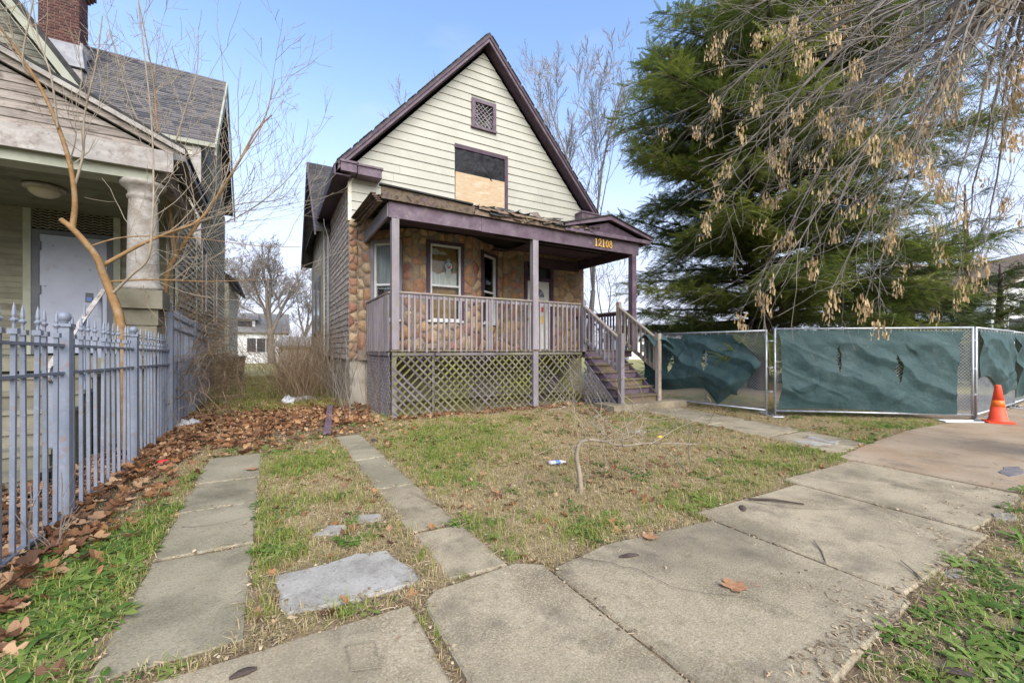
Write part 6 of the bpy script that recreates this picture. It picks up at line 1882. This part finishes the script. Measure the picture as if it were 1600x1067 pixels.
# bin and scraps in the passage
bx, by = plan(368, 17.5)
bn = empty('rubbish_bin', (bx, by, 0), 'black wheeled rubbish bin standing at the end of the neighbouring wall', 'bin')
g = G(); g.add([(bx - .26, by - .26, .08), (bx + .26, by - .26, .08), (bx + .26, by + .3, .08), (bx - .26, by + .3, .08), (bx - .34, by - .34, 1.0), (bx + .34, by - .34, 1.0), (bx + .34, by + .36, 1.0), (bx - .34, by + .36, 1.0)], G.BF); ob('body', g, M_['bin'], bn)
g = G(); g.prism([(bx - .37, by - .37, 1.004), (bx + .37, by - .37, 1.004), (bx + .37, by + .42, 1.06), (bx - .37, by + .42, 1.06)], (0, 0, .05)); ob('lid', g, M_['bin'], bn)
for s in (-1, 1):
    g = G(); g.tube([(bx + s * .28, by + .34, .1), (bx + s * .34, by + .34, .1)], .1, 12); ob('wheel', g, M_['black'], bn)
bx, by = plan(478, 14.2)
g = G(); g.lathe((bx, by, .35), [(.14, 0), (.17, .3), (.15, .5), (.06, .52)], 12); ob('plastic_drum', g, M_['blue'], None, True, label='blue plastic drum half hidden by stalks against the house wall', category='drum')

# ================================================================== LITTER
def crumple(name, label, cat, px, py, sx, sy, sz, m, seed, z=.0):
    rng = np.random.RandomState(seed)
    x, y = onground(px, py)
    V = []
    n, k = 10, 14
    for i in range(n + 1):
        th = pi * i / n * .62
        for j in range(k):
            ph = 2 * pi * j / k
            r = 1 + .75 * (fbm(np.array(i * .55 + seed), np.array(j % k * .6 + seed * 3), 3) - .5) * 2 + rng.uniform(-.12, .12)
            V.append((x + sx * r * sin(th) * cos(ph), y + sy * r * sin(th) * sin(ph), z + max(.0, sz * r * (cos(th) + .35) * .75)))
    F = [(i * k + j, i * k + (j + 1) % k, (i + 1) * k + (j + 1) % k, (i + 1) * k + j) for i in range(n) for j in range(k)]
    return ob(name, (np.array(V), np.array(F)), m, None, True, label=label, category=cat)
crumple('plastic_bag', 'round white plastic bag on the dead leaves in the passage', 'plastic bag', 450, 634, .17, .16, .2, M_['bag'], 1)
crumple('plastic_bag', 'flat crumpled white bag lying behind the round one', 'plastic bag', 475, 628, .35, .2, .13, M_['bag'], 2)
crumple('plastic_bag', 'white bag caught at the foot of the tall iron fence', 'plastic bag', 290, 669, .26, .12, .12, M_['bag'], 3)
crumple('plastic_bag', 'thin white bag scrap near the neighbouring wall in the leaves', 'plastic bag', 352, 630, .22, .14, .06, M_['bag'], 4)
crumple('litter_scrap', 'small white scrap in the leaves beside the purple board', 'litter', 484, 663, .09, .08, .05, M_['bag'], 5)
crumple('litter_scrap', 'crushed blue bottle cap wrapper in the leaves of the passage', 'litter', 365, 669, .05, .05, .05, M_['blue'], 6)
crumple('litter_scrap', 'white wrapper scrap by the foot of the porch lattice', 'litter', 880, 637, .1, .06, .04, M_['bag'], 7)
crumple('litter_scrap', 'white paper scrap by the leaves next to the step pad', 'litter', 925, 634, .07, .06, .04, M_['bag'], 8)
crumple('clear_film', 'torn grey-white plastic film lying flat on the lawn behind the bent sapling', 'litter', 1005, 674, .38, .14, .025, M_['bag'], 9)
crumple('litter_scrap', 'yellow wrapper scrap on the lawn right of the plastic film', 'litter', 1031, 684, .06, .05, .03, M_['print_yellow'], 10)
crumple('litter_scrap', 'red plastic shred among leaves left of the driveway strip', 'litter', 235, 761, .07, .04, .015, M_['red'], 11)
crumple('litter_scrap', 'dark lump of debris beside the right driveway strip', 'litter', 585, 692, .06, .05, .05, M_['barkchip'], 13)
crumple('litter_scrap', 'pale wrapper scrap on the parkway at the right edge', 'litter', 1597, 945, .03, .02, .012, M_['bag'], 14)
x, y = onground(257, 727)
rc = empty('plastic_cup', (x, y, .0), 'crushed red plastic cup lying by the picket fence', 'cup')
g = G(); pr = [(0.0, -.001), (.03, 0), (.034, .04), (.042, .1), (.044, .115), (.04, .113), (.03, .02), (0, .01)]
k = 14; Vc = []
for r, zc in pr:
    for j in range(k):
        a = 2 * pi * j / k
        Vc.append((x - .07 + zc * 1.0, y + r * cos(a) * .95 + .1 * zc, .04 + r * sin(a) * .75))
g.add(Vc, [(i * k + j, i * k + (j + 1) % k, (i + 1) * k + (j + 1) % k, (i + 1) * k + j) for i in range(len(pr) - 1) for j in range(k)]); ob('cup_body', g, M_['red'], rc, smooth=True)
x, y = onground(868, 727)
bt = empty('plastic_bottle', (x, y, 0), 'clear crushed plastic bottle with blue label lying on the lawn', 'bottle')
def lying(prof, m, nm, k=12):
    V = []
    for r, l in prof:
        for j in range(k):
            a = 2 * pi * j / k; V.append((x - .1 + l * .96, y + r * cos(a) - .28 * l, .045 + r * sin(a) * .8))
    g = G(); g.add(V, [(i * k + j, i * k + (j + 1) % k, (i + 1) * k + (j + 1) % k, (i + 1) * k + j) for i in range(len(prof) - 1) for j in range(k)]); ob(nm, g, m, bt, smooth=True)
lying([(.0, 0), (.03, .004), (.034, .02), (.031, .05), (.033, .075)], M_['bag'], 'bottle_base')
lying([(.0335, .075), (.0335, .13)], M_['blue'], 'bottle_label')
lying([(.033, .13), (.034, .16), (.014, .2), (.013, .215), (.0, .216)], M_['bag'], 'bottle_neck')
# purple board lying in the leaves
a, b = onground(511, 684), onground(516, 640)
g = G(); g.beam((a[0], a[1], .07), (b[0], b[1], .1), .11, .03); ob('loose_board', g, M_['purple'], None, label='purple painted board lying in the dead leaves at the end of the driveway strip', category='board')
def leafshape(seed, lobes=5, L=.14):
    r = random.Random(seed); out = []
    n = lobes * 4
    for i in range(n):
        a = 2 * pi * i / n
        rr = (.52 + .36 * abs(cos(lobes * a / 2)) + r.uniform(-.06, .06)) * L / 2
        rr *= 1 - .25 * (cos(a) < -.5)
        out.append((rr * cos(a) * 1.25, rr * sin(a)))
    return out
def single_leaf(label, px, py, L, yaw, seed, zz=.036, curl=.25):
    x, y = onground(px, py, .03)
    sh = leafshape(seed, 5, L); V = [(x, y, zz)]
    for q in sh:
        c, s = cos(yaw), sin(yaw); X_, Y_ = q[0] * c - q[1] * s, q[0] * s + q[1] * c
        V.append((x + X_, y + Y_, zz + curl * (q[0] ** 2 + q[1] ** 2) / L + .004 * sin(q[0] * 90)))
    n = len(sh); F = [(0, i + 1, (i + 1) % n + 1) for i in range(n)]
    g = G(); g.add(V, F); g.tube([(x - cos(yaw) * L * .5, y - sin(yaw) * L * .5, zz + .012), (x - cos(yaw) * L * .85, y - sin(yaw) * L * .85, zz + .004)], .0016, 4)
    ob('oak_leaf', g, M_['leaf1'], None, True, label=label, category='leaf')
M_['leaf1'] = mat('single_brown_leaf', [(.26, .125, .06), (.33, .18, .095)], 30, rough=.7, bump=.3, bscale=60)
single_leaf('single orange-brown lobed leaf lying on the middle of the big sidewalk slab', 1150, 917, .17, 2.6, 3)
single_leaf('curled brown leaf at the lawn edge of the sidewalk above the bark chip', 1015, 842, .13, .6, 4, .04, .5)
single_leaf('flat tan leaf lying on the upper part of the left driveway strip', 395, 733, .15, 2.9, 6, .035)
def chip(label, px, py, l, w, h, yaw, seed):
    x, y = onground(px, py, .03); rng = np.random.RandomState(seed); V = []
    k = 8
    for i in range(7):
        t = i / 6
        r = w * (.25 + .75 * sin(pi * (t * .9 + .05)))
        for j in range(k):
            a = 2 * pi * j / k
            lx_, ly_ = (t - .5) * l, r * cos(a) * rng.uniform(.85, 1.15)
            V.append((x + lx_ * cos(yaw) - ly_ * sin(yaw), y + lx_ * sin(yaw) + ly_ * cos(yaw), .03 + h * (.5 + .5 * sin(a)) * (.35 + .65 * sin(pi * (t * .9 + .05)))))
    g = G(); g.add(V, [(i * k + j, i * k + (j + 1) % k, (i + 1) * k + (j + 1) % k, (i + 1) * k + j) for i in range(6) for j in range(k)] + [tuple(range(k))[::-1], tuple(range(6 * k, 7 * k))]); ob('bark_chip', g, M_['barkchip'], None, False, label=label, category='bark chip')
chip('dark bark chip on the sidewalk slab below the curled leaf', 983, 869, .14, .02, .018, -.3, 1)
chip('dark oval bark chip on the sidewalk at the bottom edge', 380, 1053, .1, .022, .02, .1, 2)
chip('dark bark piece in the mulch near the bottom right corner', 1495, 1052, .12, .02, .02, -.8, 3)
chip('dark flat bark piece at the lawn edge near the long stick', 1160, 795, .16, .03, .02, .6, 4)
st_a, st_b = onground(1170, 782, .03), onground(1256, 790, .03)
ob('fallen_stick', G().tube([(st_a[0], st_a[1], .045), ((st_a[0] + st_b[0]) / 2, (st_a[1] + st_b[1]) / 2 + .02, .055), (st_b[0], st_b[1], .045)], [.012, .01, .006], 6), M_['barkchip'], None, label='dark straight stick lying across the lawn edge of the sidewalk', category='stick')
for k, (pa, pb, lab) in enumerate((((1408, 880), (1455, 922), 'pale bent twig in the mulch at the sidewalk end'), ((1272, 848), (1292, 885), 'thin pale twig lying on the sidewalk slab'), ((640, 768), (690, 790), 'thin dark twig lying across the right driveway strip'))):
    A, B = onground(*pa, .03), onground(*pb, .03)
    ob('fallen_twig', G().tube([(A[0], A[1], .05), (A[0] * .6 + B[0] * .4, A[1] * .6 + B[1] * .4 - .02, .04), (B[0], B[1], .042)], [.005, .005, .003], 5), M_['twig_pale'], None, label=lab, category='twig')
# broken stones edging the parkway
rj2 = random.Random(4)
labs = ['pale broken stone edging the weeds, nearest of the edging stones', 'pale broken stone edging the weeds, second from the near end', 'small pale edging stone in the mulch, third from the near end', 'long pale edging stone beside the green weeds, fourth from the near end', 'grey edging stone beside the green weeds, fifth from the near end', 'farthest long pale edging stone at the right edge near the rusty slab']
for (px, py, s), lab in zip(((1420, 990, .045), (1435, 970, .05), (1450, 958, .045), (1495, 900, .075), (1512, 880, .06), (1570, 812, .1)), labs):
    x, y = onground(px, py)
    rng = np.random.RandomState(int(px)); V = []; k = 9
    for zz, rr in ((0, 1), (.6, 1.02), (.9, .8)):
        for j in range(k):
            a = 2 * pi * j / k; q = s * rr * rng.uniform(.75, 1.2)
            V.append((x + q * cos(a) * 1.3, y + q * sin(a) * .75, zz * s * .5 - .012))
    g = G(); g.add(V, [(i * k + j, i * k + (j + 1) % k, (i + 1) * k + (j + 1) % k, (i + 1) * k + j) for i in range(2) for j in range(k)] + [tuple(range(2 * k, 3 * k))]); ob('edging_stone', g, M_['rock'], None, label=lab, category='stone', group='broken stones edging the parkway')

# ================================================================== GRASS, WEEDS, LEAVES, CHAFF
def free(x, y, margin=.0, allow=.0):
    m = np.zeros(len(x), bool)
    for q in SLABS:
        c = np.mean(np.array(q), 0)
        qq = [(c[0] + (a[0] - c[0]) * (1 - margin), c[1] + (a[1] - c[1]) * (1 - margin)) for a in q]
        m |= inpoly(x, y, qq)
    ok = ~m
    ok &= ~((x > HW) & (x < HE) & (y > HF)) & ~((x > PL + .1) & (x < PR) & (y > PF + .1) & (y < HF)) & ~((x < NW) & (y > NF)) & ~((x < -1.9) & (y > 5.9))
    ok &= ~((x > SX0 - .05) & (x < SX1 + .05) & (y > SB - .2) & (y < PF))
    return ok
def inview(x, y, pad=.25):
    d = x * sin(YAW) + y * cos(YAW); t = (x * cos(YAW) - y * sin(YAW)) / np.maximum(d, .01)
    return (d > 1.0) & (np.abs(t) < 1.22 + pad / np.maximum(d, .3))
gs_ = np.random.RandomState(99)
def cand(n, x0, x1, y0, y1):
    x, y = gs_.uniform(x0, x1, n), gs_.uniform(y0, y1, n)
    k = inview(x, y); x, y = x[k], y[k]
    d = np.hypot(x, y)
    k = free(x, y, -.025)
    return x[k], y[k]
def blade_tuft(rs, n, h, w, spread, lean):
    V, F = [], []
    for i in range(n):
        a = rs.uniform(0, 6.28); r = spread * sqrt(rs.random()); bx_, by_ = r * cos(a), r * sin(a)
        a2 = rs.uniform(0, 6.28); hh = h * rs.uniform(.5, 1.1); l = lean * rs.uniform(.3, 1.2) * hh
        dx, dy = cos(a2), sin(a2); px_, py_ = -dy * w / 2, dx * w / 2
        b = len(V)
        V += [(bx_ - px_, by_ - py_, -.01), (bx_ + px_, by_ + py_, -.01), (bx_ + dx * l * .35 + px_ * .8, by_ + dy * l * .35 + py_ * .8, hh * .6), (bx_ + dx * l * .35 - px_ * .8, by_ + dy * l * .35 - py_ * .8, hh * .6),
              (bx_ + dx * l + px_ * .15, by_ + dy * l + py_ * .15, hh * (1 - .25 * lean)), (bx_ + dx * l - px_ * .15, by_ + dy * l - py_ * .15, hh * (1 - .25 * lean))]
        F += [(b, b + 1, b + 2, b + 3), (b + 3, b + 2, b + 4, b + 5)]
    return np.array(V), np.array(F)
rs = random.Random(12)
parts = []
# dead thatch and green blades of the lawn
x, y = cand(125000, -1.5, 13, .2, 9)
g_, l_ = weights(x, y)
d = np.hypot(x, y)
k = gs_.rand(len(x)) < np.clip(1.0 * (1 - l_ * .85), .05, 1) * np.where((y < 1.03) & (x > 1.1), .3, 1) * np.clip(5.5 / d, .35, 1)
x, y, g_, d = x[k], y[k], g_[k], d[k]
isg = gs_.rand(len(x)) < g_ * .8
z = gheight(x, y)
for sel, args, sc, tlo, thi in ((~isg, [(6, .045, .0045, .05, 1.6), (5, .06, .004, .06, 1.3)], (.6, 1.2), 0, .55), (isg, [(7, .07, .005, .035, .8), (6, .09, .0045, .045, .7)], (.5, 1.15), .5, 1)):
    xs, ys, zs = x[sel], y[sel], z[sel]
    for q, a in enumerate(args):
        kk = np.arange(len(xs)) % len(args) == q
        n = kk.sum()
        tv, tf = blade_tuft(rs, *a)
        parts.append(scatter(tv, tf, rotmats(gs_.uniform(0, 6.28, n), gs_.normal(0, .1, n), gs_.normal(0, .1, n), gs_.uniform(*sc, n)), np.stack([xs[kk], ys[kk], zs[kk]], 1), np.clip(gs_.uniform(tlo, thi, n), 0, 1)))
# far green weeds in the passage
x, y = cand(9000, -1.6, 1.7, 10.5, 24); g_, l_ = weights(x, y); k = gs_.rand(len(x)) < .25 + g_; x, y = x[k], y[k]; n = len(x)
tv, tf = blade_tuft(rs, 7, .14, .012, .08, .8)
parts.append(scatter(tv, tf, rotmats(gs_.uniform(0, 6.28, n), gs_.normal(0, .1, n), gs_.normal(0, .1, n), gs_.uniform(.5, 1.4, n)), np.stack([x, y, gheight(x, y)], 1), gs_.uniform(.25, 1, n)))
V, F, T = join(parts)
print('grass quads', len(F))
ob('grass', (V, F, T), M_['grass'], None, kind='stuff', label='patchy winter grass, straw coloured with green tufts, covering the lawn', category='grass')

def rosette(rs, n, L, w):
    V, F = [], []
    for i in range(n):
        a = 2 * pi * i / n + rs.uniform(-.3, .3); l = L * rs.uniform(.6, 1.1); el = rs.uniform(.15, .9)
        c, s = cos(a), sin(a); prev = None
        for j, (t, ww) in enumerate(((0, .12), (.3, .6), (.5, .42), (.7, 1.0), (.85, .6), (1.0, .05))):
            xx = l * t * cos(el * (1 - .5 * t)); zz = l * t * sin(el) * (1 - .75 * t)
            hw = w * ww / 2
            V += [(xx * c - hw * s, xx * s + hw * c, zz + .006 * (j % 2)), (xx * c + hw * s, xx * s - hw * c, zz + .006 * (j % 2))]
            if j: b = len(V) - 4; F.append((b, b + 1, b + 3, b + 2))
    return np.array(V), np.array(F)
parts = []
x, y = cand(60000, -1.42, 11, .2, 8.4)
g_, l_ = weights(x, y)
pr = np.clip(g_ - .34, 0, 1) * .2 + .03 * (fbm(x * 2.2 + 5, y * 2.2 + 7, 3) > .56) + (np.exp(-((x + .98) / .26) ** 2 - ((y - 2.9) / .8) ** 2)) * 1.0 + (np.exp(-((x - 3.2) / 1.3) ** 2 - ((y - .45) / .38) ** 2)) * .38 + .004 + .25 * ((x < -.8) & (y < 5)) * np.clip(g_ - .2, 0, 1)
k = gs_.rand(len(x)) < pr
x, y = x[k], y[k]
for q, a in enumerate(((8, .15, .04), (7, .11, .03), (10, .085, .022))):
    kk = np.arange(len(x)) % 3 == q; n = kk.sum(); tv, tf = rosette(rs, *a)
    parts.append(scatter(tv, tf, rotmats(gs_.uniform(0, 6.28, n), gs_.normal(0, .12, n), gs_.normal(0, .12, n), gs_.uniform(.45, 1.15, n)), np.stack([x[kk], y[kk], gheight(x[kk], y[kk]) + .004], 1), gs_.rand(n)))
V, F, T = join(parts); print('weed quads', len(F))
ob('weeds', (V, F, T), M_['weed'], None, True, kind='stuff', label='green broad-leaved weeds along the fence, lawn edge and parkway', category='weeds')

def leaf_template(seed, L=.12, curl=.5):
    r = random.Random(seed); sh = leafshape(seed, r.choice([3, 5, 5]), L); n = len(sh)
    V = [(0, 0, .0)]
    for q in sh: V.append((q[0], q[1], curl * abs(q[1]) * r.uniform(.3, 1.1) + curl * .8 * q[0] * q[0] / L * r.uniform(.5, 1.4)))
    return np.array(V), np.array([(0, i + 1, (i + 1) % n + 1) for i in range(n)])
parts = []
x, y = cand(70000, -3, 9, 1.4, 12.5)
g_, l_ = weights(x, y)
pr = np.clip(l_ * .75, 0, 1) ** 1.3 * .65 + .018
pr = np.where((x > -.1) & (y < 8) & (y > 2.2), pr * .6 + .035 + .06 * np.clip(fbm(x * 1.7 + 30, y * 1.7, 3) - .5, 0, 1) * 4, pr)
k = gs_.rand(len(x)) < pr; x, y, l_ = x[k], y[k], l_[k]
z = gheight(x, y) + gs_.uniform(.005, .02 + .05 * l_, len(x))
for q in range(6):
    kk = np.arange(len(x)) % 6 == q; n = kk.sum(); tv, tf = leaf_template(40 + q, .125, gs_.uniform(.3, 1.0))
    parts.append(scatter(tv, tf, rotmats(gs_.uniform(0, 6.28, n), gs_.normal(0, .38, n), gs_.normal(0, .38, n), np.where((x[kk] > -.1) & (y[kk] < 8), gs_.uniform(.22, .8, n), gs_.uniform(.5, 1.2, n))), np.stack([x[kk], y[kk], z[kk]], 1), gs_.rand(n)))
# some lie behind the fence in the neighbouring yard
V, F, T = join(parts); print('leaf tris', len(F))
ob('leaf_litter', (V, F, T), M_['leaf'], None, False, kind='stuff', label='brown fallen leaves lying thick along the fence and in the passage', category='leaf litter')

# chaff: bits of straw and twig in joints, lawn edges and on the parkway
x, y = gs_.uniform(-1.4, 12, 170000), gs_.uniform(.35, 8.2, 170000)
k = inview(x, y); x, y = x[k], y[k]
dist = np.full(len(x), 9.0)
for q in SLABS[:-1]:
    for i in range(len(q)):
        a, b = np.array(q[i]), np.array(q[(i + 1) % len(q)])
        if np.linalg.norm(b - a) < 1e-6: continue
        near_ = (np.abs(x - a[0]) < .3) & (np.abs(y - a[1]) < .3)
        if near_.any():
            dx, dy = x[near_] - a[0], y[near_] - a[1]
            dist[near_] = np.minimum(dist[near_], np.hypot(dx, dy))
inside = ~free(x, y, .0)
pr = np.where(inside, np.clip(1 - dist / .07, 0, 1) * .3 + .0025, np.clip(1 - dist / .16, 0, 1) * .9 + .34) + .7 * ((y < 1.02) & (x > 1.1)) * (fbm(x * 3, y * 3, 3) > .3) * 1.3 + .3 * inside * np.clip((1.55 - y) * 1.6, 0, 1) * (x > 2.2) * (fbm(x * 2.5 + 9, y * 2.5, 3) > .47)
k = gs_.rand(len(x)) < np.clip(pr, 0, 1) * np.where(x > 6, .5, 1); x, y, inside = x[k], y[k], inside[k]
z = np.where(inside, .034, gheight(x, y) + gs_.uniform(.004, .022, len(x)))
parts = []
for q, (L, w) in enumerate(((.045, .0045), (.03, .006), (.07, .004), (.022, .015))):
    kk = np.arange(len(x)) % 4 == q; n = kk.sum()
    tv = np.array([(-L / 2, -w / 2, 0), (L * .1, -w / 2, .004), (L * .1, w / 2, .004), (-L / 2, w / 2, 0), (L / 2, -w / 4, -.001), (L / 2, w / 4, -.001)]); tf = np.array([(0, 1, 2, 3), (1, 4, 5, 2)])
    parts.append(scatter(tv, tf, rotmats(gs_.uniform(0, 6.28, n), gs_.normal(0, .2, n), gs_.normal(0, .3, n), gs_.uniform(.5, 1.2, n)), np.stack([x[kk], y[kk], z[kk]], 1), gs_.rand(n)))
V, F, T = join(parts); print('chaff quads', len(F))
ob('chaff', (V, F, T), M_['mulch'], None, kind='stuff', label='straw coloured chaff and twig bits along the slab joints and parkway', category='chaff')
# hairline cracks and dark gum spots on the paving
for k, pts in enumerate(([(1.75, 2.2), (1.95, 1.9), (2.02, 1.62), (2.3, 1.3), (2.36, .9)], [(3.7, 2.28), (3.9, 1.95), (4.3, 1.7), (4.6, 1.62)], [(-.6, 4.1), (-.4, 4.02), (-.13, 4.08)], [(7.0, 4.6), (7.4, 4.2), (7.8, 4.1)], [(9.8, 2.8), (10.2, 2.1), (11, 1.7), (11.3, 1.3)], [(5.0, 2.35), (5.2, 1.9), (5.9, 1.5)])):
    P = smooth_path([(a, b, 0) for a, b in pts], 6); g = G()
    P = [p + np.array([gs_.normal(0, .008), gs_.normal(0, .008), 0]) for p in P]
    zt = .0395 if k != 2 else .031
    V, F = [], []
    for i, p in enumerate(P):
        t = P[min(i + 1, len(P) - 1)] - P[max(i - 1, 0)]; t = t / (np.linalg.norm(t) + 1e-9); w = .0022 * (1.2 - i / len(P))
        V += [(p[0] - t[1] * w, p[1] + t[0] * w, zt), (p[0] + t[1] * w, p[1] - t[0] * w, zt)]
    F = [(2 * i, 2 * i + 1, 2 * i + 3, 2 * i + 2) for i in range(len(P) - 1)]
    ob('crack', (np.array(V), np.array(F)), M_['black'], sidewalk if k in (0, 1, 5) else (drive if k == 2 else (walk if k == 3 else apron)))
for a, b in (((540, 1010), (585, 1003)), ((585, 1003), (597, 1044)), ((597, 1044), (550, 1050)), ((550, 1050), (540, 1010))):
    A, B = onground(*a, .03), onground(*b, .03)
    ob('stamp_edge', G().beam((A[0], A[1], .0385), (B[0], B[1], .0385), .004, .002), M_['conc_strip'], sidewalk)
print('objects', len(SC.objects), 'tris', sum(len(o.data.polygons) * 2 for o in SC.objects if o.type == 'MESH'))
